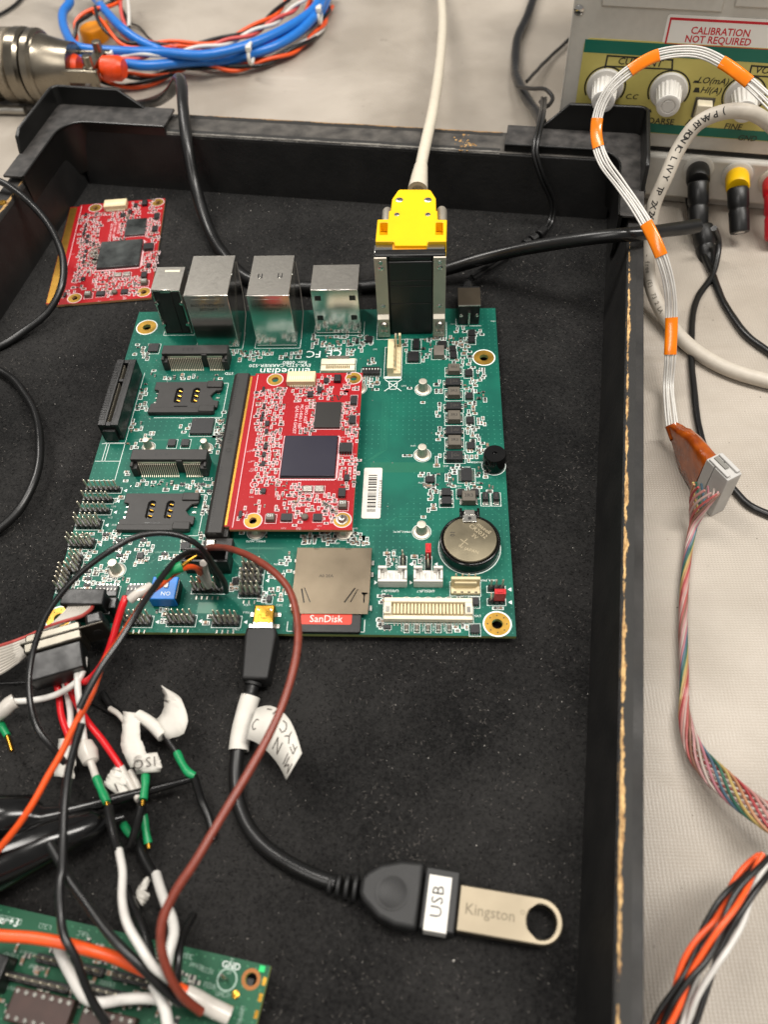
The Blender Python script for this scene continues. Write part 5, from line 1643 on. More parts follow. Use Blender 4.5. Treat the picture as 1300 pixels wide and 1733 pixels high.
    o = MB().box(x - sx / 2, y - sy / 2 - 2.2, z, x + sx / 2, y + sy / 2 - 1.6, z + 3.0, BEIGE).build('edge_connector', root, bevel=0.2)
    for i in range(11):
        q = x - sx * 0.42 + sx * 0.84 * (i + 0.5) / 11
        MB().cbox(q, y - sy / 2 - 2.5, z + 0.02, 0.4, 0.9, 0.8, CREAM).build('contact', o)
        MB().cbox(q, y - sy / 2 - 0.2, z + 3.0, 0.5, 2.2, 0.12, CREAM).build('contact_rib', o)
    for (x, y, sx, sy, n) in rel([(71.2,108.8,11.3,8.4,26), (72.6,96.5,11.0,16.2,48), (73.9,82.3,10.2,12.3,44), (74.6,68.7,9.4,14.7,44), (86.1,109.6,11.2,10.1,26), (105.2,111.9,7.5,5.1,8), (104.2,96.7,3.3,16.9,18), (107.7,100.5,3.1,4.5,5), (108.3,88.0,3.9,8.6,12), (107.5,67.8,7.5,14.9,30), (84.4,60.1,10.6,5.7,18), (83.9,52.7,6.8,7.6,13), (90.0,53.4,5.7,9.0,15), (98.2,53.4,10.7,9.0,22), (89.3,45.2,2.5,6.1,5), (101.3,48.3,5.3,10.9,16), (71.2,58.6,4.6,2.8,4), (73.3,51.3,5.7,4.8,5), (67.5,47.9,4.0,6.1,4), (94.5,113.3,6.3,14.5,20), (76.1,112.6,5.7,2.6,5), (90.2,96.4,2.1,16.1,12), (89.2,88.8,6.0,2.4,6), (103.7,116.6,2.5,11.2,6)]):
        cluster(tn, sk, x - sx / 2, y - sy / 2, x + sx / 2, y + sy / 2, int(n), rg, z=z, size=(0.95, 0.5), skm=PINKSILK, outl=0.9, grid=0.5, text=0.15)
    for k in range(26):
        q = rg.choice(rel([(77.3,98.1,6.2), (76.8,103.0,6.2), (67.6,73.2,6.2), (68.8,68.7,6.2), (66.9,78.5,6.2), (80.2,55.1,6.2), (77.6,113.0,6.2), (102.6,94.7,6.2), (104.4,85.3,6.2), (109.0,76.9,6.2), (91.5,55.9,6.2), (85.0,41.5,6.2), (90.6,41.6,6.2), (97.2,41.6,6.2), (71.0,55.8,6.2)]))
        squiggle(sk, q[0] + rg.uniform(-1, 1), q[1] + rg.uniform(-1, 1), 1.8, 0.6, z + zs, PINKSILK, PI)
    for s, sz, (px_, py_) in (('DEMO ASSY', 1.9, (87.7, 98.4, 6.2,)[:2]), ('MC-14543-1 REV', 1.9, (85.6, 97.2, 6.2,)[:2]), ('QAS 941-4 GHOST', 1.9, (83.7, 95.6, 6.2,)[:2]), ('3', 3.6, (86.5, 91.0, 6.2,)[:2])):
        letter(sk, s, sz, PINKSILK, TR(px_ - MX0, py_ - MY0, z + zs, -PI / 2))
    sq = rel([(70.5,61.9,6.2)])[0]
    sk.ring(sq[0], sq[1], z + zs, 1.4, 1.7, PINKSILK)
    squiggle(sk, sq[0], sq[1], 1.8, 0.7, z + zs, PINKSILK)
    if not used:
        q = rel([(100.2,108.0,6.2)])[0]
        letter(MB(), 'A3', 4.6, INK, TR(q[0], q[1], z + zs + 0.02, PI + 0.1), shear=0.2).build('ink_scribble', root)
    tag(tn.build('small_components', root, smooth=0), 'tiny resistors and capacitors packed on the red board', None, kind='stuff')
    tag(sk.build('silkscreen', root, smooth=0), 'pale printed outlines on the red board', None, kind='stuff')
pm = thing('processor_module', 'red processor module with clean navy chip seated in the green board', 'circuit board', (MX0, MY0, 5.0), 0, 'red processor modules')
processor_module(pm, False, 5)
q = MODHOLES[3]
sc_ = thing('module_screw', 'steel screw holding the corner of the seated red module', 'screw', (MX0 + q[0], MY0 + q[1], 6.25))
MB().lathe([(2.3, 0.0), (2.3, 0.25), (1.7, 0.3), (1.7, 1.0), (1.3, 1.6), (0.5, 1.75), (0.001, 1.5)], STEELD, 24).build('screw_head', sc_)
MB().cbox(0, 0, 1.66, 1.8, 0.4, 0.12, INK).cbox(0, 0, 1.66, 0.4, 1.8, 0.125, INK).build('cross_recess', sc_)
sm = thing('processor_module', 'spare red processor module lying loose on the foam with grease stained chips', 'circuit board', (-47.6, 178.6, -4.0), math.radians(5.8), 'red processor modules')
processor_module(sm, True, 6)

# ------------------------------------------------------------------ cables
def cable(name, pts, r, m, label, cat='cable', n=12, step=2.0, group=None):
    sp = wobble(spline(pts, step), 0.28, int(r * 1000 + len(pts)))
    o = MB().tube(sp, [r * (1 + 0.03 * math.sin(i * 0.37) + 0.02 * math.sin(i * 1.3)) for i in range(len(sp))], m, n).build(name, smooth=60)
    return tag(o, label, cat, group)
def wire_part(name, pts, r, m, parent, n=8, step=2.0):
    sp = wobble(spline(pts, step), 0.25, int(r * 1000 + len(pts)))
    return MB().tube(sp, [r * (1 + 0.025 * math.sin(i * 0.37)) for i in range(len(sp))], m, n).build(name, parent, smooth=60)

# thick black lead crossing the tray behind the jacks
lead = thing('power_lead', 'thick glossy black lead running behind the metal jacks and over the tray', 'cable')
wire_part('jacket', [(-64.7,367.9,-9), (-36.9,366.5,-4), (-11.5,337.1,18), (-0.8,326.5,31), (8.4,291.7,34), (12.4,269.3,24), (16.0,254.8,10), (23.4,234.5,0.5), (37.0,209.5,-1.2), (51.1,193.8,-1.2), (75.2,187.6,-1.2), (108.4,188.2,-1.2), (137.1,192.8,1), (165.2,194.4,9), (191.3,188.5,21), (212.8,179.7,31), (230.2,178.6,33), (248.3,188.7,28), (261.1,195.1,25)], 3.1, BLKS, lead, 14)
# grey-capped barrel lead to the power jack
bar = thing('barrel_lead', 'thin twin black lead dropping over the corner bracket to the power jack', 'cable')
wire_part('upper_cable', [(217.1,527.7,-9), (207.9,484.6,-9), (197.0,445.1,-9), (192.9,397.8,-6), (194.3,363.6,0), (198.3,327.2,8), (199.8,302.5,14)], 2.9, BLKS, bar, 12)
wire_part('side_wire', [(232.7,448.8,-11), (216.3,421.0,-10), (198.6,380.7,-4)], 1.1, BLKS, bar)
pair = spline([(201.5,316.7,20), (195.3,271.1,36), (191.8,252.0,37), (190.2,244.4,33), (194.5,239.7,22), (201.3,238.7,8), (201.4,235.9,1), (197.1,228.1,-1), (191.6,223.8,-2), (181.3,214.7,-2), (170.3,201.4,0), (163.1,190.3,4), (159.5,185.0,5.6)], 2.0)
for d in (-0.85, 0.85):
    MB().tube(offset_path(pair, 0, d), 0.95, BLKS, 8).build('twin_wire', bar, smooth=60)
MB().tube(spline([(191.0,360.2,4), (196.8,338.3,14), (202.9,321.5,22), (205.7,312.8,22), (201.9,304.6,22), (199.1,311.4,21)], 1.2), 1.1, GREYP, 8).build('cable_tie', bar, smooth=60)
for k, (a, b) in enumerate((((916, 393), (908, 401)), ((905, 403), (897, 409)), ((894, 411), (886, 416)))):
    pass
for P0, P1 in (([(197.3,228.6,0), (194.0,223.9,0)]), ([(192.7,222.5,0), (189.9,219.8,0)]), ([(189.0,218.8,0), (186.5,216.6,0)])):
    MB().tube([P0, P1], 2.5, BLK, 10).build('clamp_ring', bar, bevel=0.3)
MB().tube([(157.3, 172.6, 5.6), (157.3, 177, 5.6), (157.5, 180, 5.4), (157.8, 183.5, 5.2)], [4.3, 4.3, 3.2, 1.8], BLKG, 18).build('plug_body', bar, smooth=40)
# loops hanging in from the left
cable('black_cable_loop', [(-91.9,234.9,34), (-73.1,229.9,32), (-65.5,225.7,30), (-57.0,219.7,26), (-48.6,211.4,21), (-42.7,202.3,16), (-39.4,192.9,11), (-38.7,181.1,7), (-43.7,168.8,2), (-54.0,158.5,-1.5), (-63.3,149.7,-2.6), (-75.6,143.0,-2.8)], 1.75, BLKS, 'black cable loop hanging in front of the spare red module')
cable('black_cable_loop', [(-78.9,144.7,-2.5), (-58.2,133.9,-2), (-44.1,121.1,0), (-31.7,103.3,2), (-23.8,84.2,3), (-21.4,66.1,2), (-24.9,52.8,0), (-30.6,45.5,-1.5), (-40.1,36.3,-2.5)], 1.75, BLKS, 'black cable loop on the foam left of the pin headers')

# yellow plug and its beige cable
yp = thing('serial_plug', 'yellow serial plug with beige cable screwed onto the tall port stack', 'plug', (131.0, 168, 29))
hood = [(x - 131.0, y - 168.0) for x, y, z in [(116.2,163.4,43), (116.5,178.6,43), (121.3,178.6,43), (121.3,184.6,43), (122.1,184.7,43), (122.5,193.3,43), (125.0,199.7,43), (126.2,200.3,43), (138.4,199.9,43), (139.7,199.1,43), (141.9,193.1,43), (142.0,184.1,43), (142.6,183.9,43), (142.7,177.8,43), (146.7,177.6,43), (146.3,162.7,43), (138.5,162.7,43), (138.1,159.9,43), (124.6,160.2,43), (124.1,163.1,43)]]
pk1 = [(x - 131.0, y - 168.0) for x, y, z in [(117.7,176.6,43), (121.0,176.5,43), (121.1,167.8,43), (117.9,167.9,43)]]
pk2 = [(x - 131.0, y - 168.0) for x, y, z in [(141.9,176.0,43), (145.0,175.9,43), (144.9,167.2,43), (141.8,167.3,43)]]
plate(hood[::-1], [pk1, pk2], 9.0, 14.0, YEL, 'hood_top', yp).modifiers.new('edge', 'BEVEL').width = 0.5 * MM
MB().prism(hood[::-1], 0.0, 8.95, YEL).build('hood_base', yp, bevel=0.4)
for x, y, z, rr_ in [(125.7,192.4,43,1.75), (138.4,192.0,43,1.75), (124.9,181.8,43,1.25), (138.4,181.4,43,1.25)]:
    MB().lathe([(rr_, 14.02), (rr_ * 0.8, 14.25), (0.001, 14.3)], STEELD, 18, Matrix.Translation((x - 131, y - 168, 0))).cbox(x - 131, y - 168, 14.26, rr_ * 1.2, 0.3, 0.08, INK, 0.6).build('hood_screw', yp)
ya_, yb_ = hood[1][1], hood[6][1]
for s in (-1, 1):
    xx = (hood[4][0] if s < 0 else hood[12][0]) + s * 2.0
    mb = MB()
    M_ = Matrix.Translation((xx, 0, 7.0)) @ Matrix.Rotation(-PI / 2, 4, 'X')
    mb.lathe([(1.3, ya_ - 4), (1.3, ya_ + 5.5), (2.3, ya_ + 6.2), (2.35, ya_ + 15), (1.9, ya_ + 16.2), (0.001, ya_ + 16.3)], SATIN, 20, M_)
    mb.build('thumb_screw', yp, smooth=50)
yl = hood[0][1]
MB().box(-15.4, yl - 6.0, 1.0, 14.8, yl, 12.4, STEEL).build('steel_shell', yp, bevel=0.5)
MB().box(-7.6, yl - 7.0, 2.0, 7.0, yl - 0.2, 12.8, mat('amber_contact_block', 'c98a1c', 0.45)).build('contact_block', yp, bevel=0.4)
cb = [(133.6,209.8,36), (134.3,219.3,36.5), (135.6,234.7,36.5), (137.5,251.7,36), (140.1,278.9,33), (142.6,316.3,27), (145.3,373.4,18), (146.8,427.7,10), (146.4,474.4,4), (144.6,525.4,-2)]
cbs = [tuple(c - o_ for c, o_ in zip(q, (131.0, 168, 29))) for q in cb]
sp_ = spline(cbs, 2)
MB().tube(sp_, 2.85, BEIGC, 14).build('cable_jacket', yp, smooth=60)
k = next(i for i, p in enumerate(sp_) if (p - sp_[0]).length > 17)
MB().tube(sp_[:k + 1], [4.7 - 1.5 * i / k for i in range(k + 1)], BEIGC, 16).build('strain_relief', yp, smooth=50)

# warm grey printed cable by the power supply
gc = thing('printed_cable', 'thick warm grey cable with printed lettering arching beside the power supply', 'cable')
gpath = spline([(306.1,231.3,40), (290.3,228.9,54), (279.1,227.4,60), (268.6,227.4,60), (259.2,227.5,55), (252.7,223.9,46), (247.4,215.7,36), (243.7,210.7,25), (242.8,201.4,10), (244.0,191.5,0), (247.4,179.5,-6), (252.6,166.4,-9), (258.5,155.1,-10), (267.4,144.8,-10.5), (277.6,137.3,-10.5), (294.1,130.2,-10.5)], 1.5)
MB().tube(gpath, 3.3, GREYC, 16).build('jacket', gc, smooth=60)
GLY = {}
def sliced_glyph(ch, size):
    if (ch, size) not in GLY:
        vs, fs = text_geo(ch, size, bold=0.06)
        bm = bmesh.new()
        bv = [bm.verts.new(p) for p in vs]
        for f_ in fs:
            try:
                bm.faces.new([bv[i] for i in f_])
            except ValueError:
                pass
        for k in range(-4, 5):
            bmesh.ops.bisect_plane(bm, geom=bm.verts[:] + bm.edges[:] + bm.faces[:], plane_co=(0, k * 0.35, 0), plane_no=(0, 1, 0))
        bm.verts.index_update()
        GLY[(ch, size)] = ([tuple(v.co) for v in bm.verts], [tuple(v.index for v in f_.verts) for f_ in bm.faces])
        bm.free()
    return GLY[(ch, size)]
def print_along(path, s0, text, size, r, m_, parent, towards, gap=0.72, name='print', flip=1):
    mb = MB()
    cum = [0.0]
    for a, b in zip(path, path[1:]):
        cum.append(cum[-1] + (b - a).length)
    s = s0
    for ch in text:
        if ch != ' ':
            i = max(1, min(len(path) - 2, next((j for j in range(len(cum)) if cum[j] >= s), len(path) - 2)))
            t = (path[i + 1] - path[i - 1]).normalized() * flip
            n_ = Vector(towards)
            n_ = (n_ - t * n_.dot(t)).normalized()
            up_ = n_.cross(t)
            M_ = Matrix((t, up_, n_)).transposed().to_4x4()
            M_.translation = path[i]
            vs, fs = sliced_glyph(ch, size)
            out = []
            for x, y, z in vs:
                a = y / r
                out.append((x, (r + 0.04) * math.sin(a), (r + 0.04) * math.cos(a)))
            mb.add(out, fs, m_, M_)
        s += size * gap
    return mb.build(name, parent, smooth=0)
TOC = (-0.27, -0.80, 0.53)
cumL = 0
def arc_at(path, px_):
    best, bs, s = 1e9, 0, 0
    for i, p in enumerate(path):
        if i:
            s += (p - path[i - 1]).length
        d = (p - Vector(px_)).length
        if d < best:
            best, bs = d, s
    return bs
print_along(gpath, arc_at(gpath, (269.1, 227.4, 60,)), ')PAARTRONIC LIVY TP 2X2X0.', 3.9, 3.3, INK, gc, TOC, 0.60)
print_along(gpath, arc_at(gpath, (243.3, 199.2, 6,)), '-free (E) 73 2LA', 2.8, 3.3, mat('faded_ink', '6a645a', 0.6), gc, TOC, 0.68)

# white wire bundle with amber tape bands
wb = thing('white_wire_bundle', 'flat bundle of white wires with orange tape bands looping over the bracket', 'wire bundle')
wp = spline([(291.6,204.1,66), (281.3,215.4,72), (273.3,223.5,76), (265.5,233.7,78), (257.1,241.3,79), (248.9,243.3,79), (238.1,243.9,77), (228.8,241.6,73), (220.5,238.5,67), (216.1,234.7,60), (214.5,228.8,54), (214.9,221.1,50), (217.0,212.9,47), (221.6,193.2,48), (226.3,179.7,47), (230.4,167.8,45), (235.9,157.4,38), (240.9,151.2,27), (243.6,145.6,15), (243.8,134.3,4), (244.5,127.3,-7), (243.0,113.3,-7), (241.8,101.7,-6)], 1.5)
def flat_offsets(path, towards, d, lift=0.0):
    out = []
    for i, p in enumerate(path):
        t = (path[min(i + 1, len(path) - 1)] - path[max(0, i - 1)]).normalized()
        n_ = Vector(towards)
        n_ = (n_ - t * n_.dot(t)).normalized()
        out.append(p + n_.cross(t) * d + n_ * lift)
    return out
for i in range(5):
    ph = R.uniform(0, 6)
    base_ = flat_offsets(wp, TOC, (i - 2) * 1.0, 0.3 * (i % 2))
    pts = [p + Vector((0.14 * math.sin(j * 0.21 + ph), 0.14 * math.cos(j * 0.17 + ph), 0.2 * math.sin(j * 0.13 + ph))) for j, p in enumerate(base_)]
    MB().tube(pts, 0.47, WHTW, 8).build('wire', wb, smooth=60)
def band(parent, path, cpt, L, a, b, m_, name='tape_band'):
    s_mid = arc_at(path, cpt)
    s, run, fr_ = 0.0, [], []
    for i, p in enumerate(path):
        if i:
            s += (p - path[i - 1]).length
        if abs(s - s_mid) < L / 2:
            run.append(p)
    if len(run) < 2:
        return
    mb = MB()
    vs, fs = [], []
    n = 12
    for i, p in enumerate(run):
        t = (run[min(i + 1, len(run) - 1)] - run[max(0, i - 1)]).normalized()
        n_ = Vector(TOC)
        n_ = (n_ - t * n_.dot(t)).normalized()
        l_ = n_.cross(t)
        for j in range(n):
            an = 2 * PI * j / n
            ca, sa = math.cos(an), math.sin(an)
            vs.append(p + l_ * (a * math.copysign(abs(ca) ** 0.6, ca)) + n_ * (b * math.copysign(abs(sa) ** 0.6, sa) + 0.1))
    for i in range(len(run) - 1):
        for j in range(n):
            fs.append((i * n + j, i * n + (j + 1) % n, (i + 1) * n + (j + 1) % n, (i + 1) * n + j))
    mb.add(vs, fs, m_)
    return mb.build(name, parent, smooth=60)
for c_, L in (((233.9, 244.0, 75,), 15), ((269.3, 229.0, 77,), 17), ((214.5, 225.9, 52,), 17), ((232.9, 162.3, 42,), 17), ((243.4, 140.4, 10,), 16)):
    band(wb, wp, c_, L, 2.65, 0.95, KAP)
# amber film wrapped over the joint
cq = Vector((251.9, 60.8, -14,))
D_, E_ = Vector((-0.5, 0.866, 0)), Vector((0.866, 0.5, 0))
tip = Vector((241.4, 100.2, -5,))
mid = cq + D_ * 12.2 + E_ * 3.5
vs, fs = [], []
rk = random.Random(2)
prof = [(0.0, 1.0), (0.2, 0.98), (0.45, 0.86), (0.7, 0.58), (0.9, 0.30), (1.0, 0.22)]
n = 16
for u, w_ in prof:
    c_ = mid.lerp(tip, u)
    zb, ztp = -13.6, 9.0
    cz = (zb + (ztp - zb) * 0.5) * (1 - u) + tip.z * u
    hh = (ztp - zb) / 2 * w_
    th_ = 3.6 * (0.55 + 0.45 * w_)
    for j in range(n):
        a = 2 * PI * j / n
        ca, sa = math.cos(a), math.sin(a)
        jt = rk.uniform(-0.5, 0.5) * (0 if u in (0.0, 1.0) else 1)
        vs.append((c_.x + E_.x * (th_ * math.copysign(abs(ca) ** 0.5, ca) + jt), c_.y + E_.y * (th_ * math.copysign(abs(ca) ** 0.5, ca) + jt), cz + hh * math.copysign(abs(sa) ** 0.5, sa) + jt))
for i in range(len(prof) - 1):
    for j in range(n):
        fs.append((i * n + j, i * n + (j + 1) % n, (i + 1) * n + (j + 1) % n, (i + 1) * n + j))
fs.append(tuple(range(n - 1, -1, -1)))
fs.append(tuple(range((len(prof) - 1) * n, len(prof) * n)))
MB().add(vs, fs, KAPD).build('film_wrap', wb, smooth=50)
band(wb, [tip + (mid - tip).normalized() * q for q in (-3, -1, 1, 3, 5, 7)], tuple(tip + (mid - tip).normalized() * 1.5), 8, 2.8, 2.3, KAPD, 'film_collar')
# light grey ribbon socket standing on its end, with the rainbow cable
rs = thing('rainbow_cable', 'rainbow coloured twisted cable with light grey socket standing on the table', 'cable', tuple(cq))
ang = math.atan2(E_.y, E_.x)
GRYS = mat('pale_grey_plastic', 'b4b2ae', 0.45, var=0.05)
ML = Matrix.Rotation(ang, 4, 'Z')
MB().box(0, 0.0, 0.1, 7.0, 7.4, 24, GRYS, ML).build('socket_body', rs, bevel=0.35)
MB().box(0, 7.7, 0.1, 7.0, 12.0, 24, GRYS, ML).build('socket_cap', rs, bevel=0.35)
MB().box(0.6, 7.3, 1.0, 6.4, 7.8, 23, BLK2, ML).build('contact_gap', rs)
for a, b in ((0.3, 2.0), (5.0, 6.7)):
    MB().box(a, 1.0, 24.0, b, 11.2, 25.0, GRYS, ML).build('latch_arm', rs, bevel=0.3)
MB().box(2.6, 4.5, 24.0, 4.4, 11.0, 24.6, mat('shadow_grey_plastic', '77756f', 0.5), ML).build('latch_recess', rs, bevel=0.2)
cols = ['b07a74', '9c3e40', 'a87858', 'a89158', '38604f', '48606f', 'a06870', 'a89a90', 'ac807e', '7f5d4f', 'a0504c', 'a88c84']
rp_ = spline([tuple(Vector(q) - cq) for q in [(245.7,61.9,4), (244.2,59.2,0), (242.9,54.1,-8), (240.6,46.7,-11), (236.1,30.5,-11.5), (232.1,11.0,-11.5), (228.5,-11.8,-11), (226.2,-24.9,-10), (227.4,-36.8,-9), (231.3,-45.4,-6), (236.4,-53.6,-2), (241.6,-60.4,2), (247.3,-66.2,4)]], 1.4)
for i, hx in enumerate(cols):
    ph = 2 * PI * i / len(cols)
    pts = []
    fr_ = frames(rp_)
    s = 0
    for j, p in enumerate(rp_):
        if j:
            s += (p - rp_[j - 1]).length
        u_ = min(1.0, max(0.0, j / (len(rp_) - 1)))
        rad = 1.15 if u_ < 0.62 else 1.15 + 2.7 * min(1, (u_ - 0.62) / 0.2)
        if u_ < 0.10:
            rad = 4.0 * (1 - u_ / 0.10) + 1.15
        a = ph + 2 * PI * s / 46
        t, u, w = fr_[j]
        sq_ = 1.0 if u_ < 0.6 else 0.32
        pts.append(p + u * (rad * math.cos(a) * sq_) + w * rad * math.sin(a))
    MB().tube(pts, 0.52, mat('ribbon_' + hx, hx, 0.4, var=0.08), 6).build('wire', rs, smooth=60)
# twisted orange, black and white pairs in the near corner
def twisted(root, pts, mats_, r=0.95, pitch=26.0, rad=None, phase=0.0, step=1.5, name='wire'):
    sp2 = spline(pts, step)
    rad = rad if rad is not None else r
    for i, m_ in enumerate(mats_):
        MB().tube(helix(sp2, rad, pitch, phase + 2 * PI * i / len(mats_)), r, m_, 8).build(name, root, smooth=60)
tw = thing('twisted_wire_bundle', 'twisted orange, black and white wires in the near corner of the table', 'wire bundle')
twisted(tw, [(231.2,-75.1,16), (220.9,-84.2,18), (215.2,-91.1,18), (211.4,-95.4,17), (206.7,-102.2,16), (202.5,-109.1,14), (198.1,-115.4,12), (192.8,-123.4,10)], [ORGW, BLKS], 0.8, 30, 0.85, 0.4)
twisted(tw, [(234.4,-73.7,10), (223.4,-83.9,12), (217.6,-90.9,12), (213.4,-95.8,11), (209.1,-102.3,10), (205.0,-108.6,9), (200.4,-115.2,7), (195.2,-123.2,5)], [ORGW, BLKS], 0.8, 27, 0.85, 1.4)
twisted(tw, [(231.4,-75.8,21), (221.0,-86.9,23), (215.4,-94.0,23), (211.1,-100.2,21), (206.5,-105.4,19), (202.7,-111.0,17), (199.6,-116.0,14), (194.6,-123.4,12)], [ORGW, BLKS], 0.8, 34, 0.85, 2.0)
twisted(tw, [(237.6,-73.6,14), (228.7,-83.2,16), (222.8,-91.4,16), (219.1,-96.2,15), (214.4,-102.6,14), (210.1,-109.5,12), (207.6,-115.1,9), (203.2,-123.7,6)], [WHTW, BLKS], 0.85, 44, 0.9, 1.0)
twisted(tw, [(229.2,-81.6,10), (219.5,-92.7,12), (211.8,-101.9,11), (207.7,-109.0,9), (204.9,-115.0,7), (200.0,-123.8,4)], [WHTW, BLKS], 0.82, 50, 0.85, 0.0)

# two test leads at the supply's black post
cable('test_lead', [(278.1,219.1,6), (283.6,221.4,-4), (279.8,206.6,-11), (270.4,190.8,-12.4), (264.7,174.9,-12.4), (259.7,151.0,-12.4), (257.4,131.6,-12.4), (255.5,108.6,-12.4), (255.8,91.5,-12.4), (259.6,79.6,-12.4), (263.8,72.4,-12.4), (268.0,65.6,-12.4), (278.0,59.0,-12.4)], 1.55, BLKS, 'thin black test lead running past the grey ribbon socket')
cable('test_lead', [(274.6,287.2,-4), (277.5,280.0,-8), (277.9,264.7,-10), (277.6,238.1,-12), (278.9,216.8,-12.2), (282.4,183.1,-12.2), (287.5,163.0,-12.2), (296.6,149.7,-12.2)], 1.75, BLKS, 'thin black test lead crossing the printed grey cable on the table')

# ------------------------------------------------------------------ harness at the back with its metal connector
hc = Vector((-113.8, 392.3, 8,))
hr = thing('metal_connector', 'round nickel plated connector with orange sealed wire exit behind the tray', 'connector', tuple(hc), math.radians(-6))
AX = Matrix.Rotation(PI / 2, 4, 'Y')
NIK = mat('satin_nickel', '8d8577', 0.26, 1.0, var=0.12, vscale=70, rvar=0.1)
NIKK = mat('knurled_nickel', '9a9080', 0.4, 1.0, var=0.25, vscale=900, bump=(1400, 0.8, 0.0006))
def ax(name, pr, m_, n=40):
    return MB().lathe(pr, m_, n, AX).build(name, hr, smooth=35)
ax('shell', [(19.5, -60), (19.5, -30), (21, -29), (21, -25), (19, -24), (19, -21), (18.2, -20), (18.2, -16)], NIK)
ax('knurled_ring', [(20.5, -16), (21.5, -15), (21.5, -9), (20.5, -8)], NIKK)
ax('lock_ring', [(20.8, -7.5), (22, -6), (22, 0), (20.5, 2)], NIK)
ax('lock_ring', [(18.6, 2.1), (18.6, 3.2)], mat('ring_groove', '1e1b18', 0.5))
ax('lock_ring', [(20.6, 3.3), (21.4, 4), (21.4, 8), (19.6, 9.4), (19.6, 10)], NIK)
ax('back_shell', [(19.0, 10), (18.0, 12), (15.0, 24), (14.2, 30)], NIK)
MB().lathe([(17.2, 10.5), (13.0, 14), (9, 16)], mat('dark_bore', '2c1712', 0.7), 28, AX).build('bore', hr)
for s in (-1, 1):
    MB().box(24, s * 12 - 2, -3, 50, s * 12 + 2, 5, NIK).build('clamp_arm', hr, bevel=0.8)
    MB().cyl(44, s * 9, -9, 12, 3.0, NIK, 2.8, 16).build('clamp_screw', hr, bevel=0.4)
MB().box(40, -12, 0, 47, 12, 6, NIK).build('saddle', hr, bevel=1.0)
ORS = mat('orange_sealant', 'e0440f', 0.4, var=0.12, bump=(200, 0.5, 0.001))
ax('wire_wrap', [(4, 12), (8.5, 16), (9, 27), (6.5, 33)], ORS, 18)
ax('wire_wrap', [(5.0, 47), (7.2, 49), (7.4, 59), (5.4, 62)], ORS, 18)
hs_ = thing('wire_harness', 'coil of blue cables and twisted orange wires tied with white straps', 'wire harness')
for pts in ([(-145.4,527.4,6), (-121.4,496.3,8), (-111.5,481.1,8), (-111.0,461.4,9), (-100.6,431.2,10), (-84.0,405.6,12), (-57.3,403.7,10), (-31.9,409.0,6), (-6.3,410.7,3), (20.2,424.4,2), (41.5,443.8,2), (58.3,469.5,2), (65.2,507.4,2)],
            [(-122.4,535.6,2), (-96.4,491.2,4), (-82.9,467.2,6), (-66.9,443.5,6), (-53.8,432.2,3), (-31.5,423.2,-2), (-3.8,418.4,-5), (22.2,428.3,-6), (45.7,451.1,-6), (61.4,481.4,-6), (66.8,521.9,-6)],
            [(-91.8,395.9,10), (-73.6,396.7,8), (-59.3,398.5,6), (-44.2,399.2,3), (-21.4,412.6,-2), (3.7,421.1,-5), (30.7,427.9,-3), (48.8,445.5,-2), (59.4,463.7,0), (63.9,489.5,0), (64.3,517.0,0)]):
    MB().tube(spline(pts, 3), 3.0, BLUW, 12).build('blue_cable', hs_, smooth=60)
PNKW = mat('salmon_wire', 'c9504a', 0.4)
for k, (pts, ms) in enumerate((
        ([(-85.3,399.1,9), (-71.8,397.4,8), (-57.0,399.5,8), (-37.3,407.0,6), (-13.1,415.9,4), (12.2,428.5,4), (31.6,446.6,4), (47.1,470.8,4), (56.9,498.5,4)], [WHTW, PNKW]),
        ([(-88.6,401.9,4), (-77.8,403.3,0), (-63.8,404.5,-4), (-48.5,409.0,-9), (-33.7,414.2,-9), (-12.4,418.8,-8), (11.4,416.4,-9), (35.7,427.5,-9), (55.5,450.3,-9), (65.9,483.5,-9), (64.9,519.8,-9)], [ORGW, BLKS]),
        ([(-104.8,435.5,-6), (-101.9,448.8,0), (-102.5,456.8,4), (-95.3,467.2,6), (-83.5,478.6,6), (-74.7,495.9,6)], [ORGW, BLKS]),
        ([(-92.7,471.6,7), (-82.4,451.1,6), (-72.9,438.4,4), (-61.4,429.1,2), (-41.1,434.6,0), (-18.0,436.6,-2), (3.0,443.4,-2), (22.8,462.1,-2), (36.2,488.9,-2), (41.7,518.8,-2)], [ORGW, BLKS]),
        ([(-91.2,479.6,5), (-77.4,458.5,4), (-65.5,442.3,2), (-48.4,431.0,0), (-22.1,434.7,-4), (7.8,433.4,-5), (32.2,446.5,-5), (50.1,470.4,-5), (54.9,511.0,-5)], [ORGW, REDW]),
        ([(-86.3,508.9,4), (-77.5,483.3,3), (-69.1,461.3,1), (-55.8,437.8,0), (-29.9,434.6,-3)], [PNKW, BLKS]),
        ([(-95.9,412.6,0), (-85.1,408.8,-6), (-74.8,406.2,-10), (-61.3,401.5,-11), (-44.3,405.1,-11), (-28.9,417.9,-11)], [ORGW, BLKS]),
        ([(-30.5,430.7,-8), (-1.5,422.2,-10), (21.9,425.6,-10), (44.2,440.1,-10), (62.1,467.0,-10), (67.7,503.5,-10)], [WHTW, ORGW]),
        ([(-81.4,517.9,4), (-73.5,489.7,4), (-67.7,465.2,3), (-64.6,446.0,1)], [WHTW]))):
    twisted(hs_, pts, ms, 1.25, 40 + 5 * k, 1.3 if len(ms) > 1 else 0.0, 0.7 * k, 3.0)
TIEM = mat('white_nylon', 'dcd9d0', 0.4)
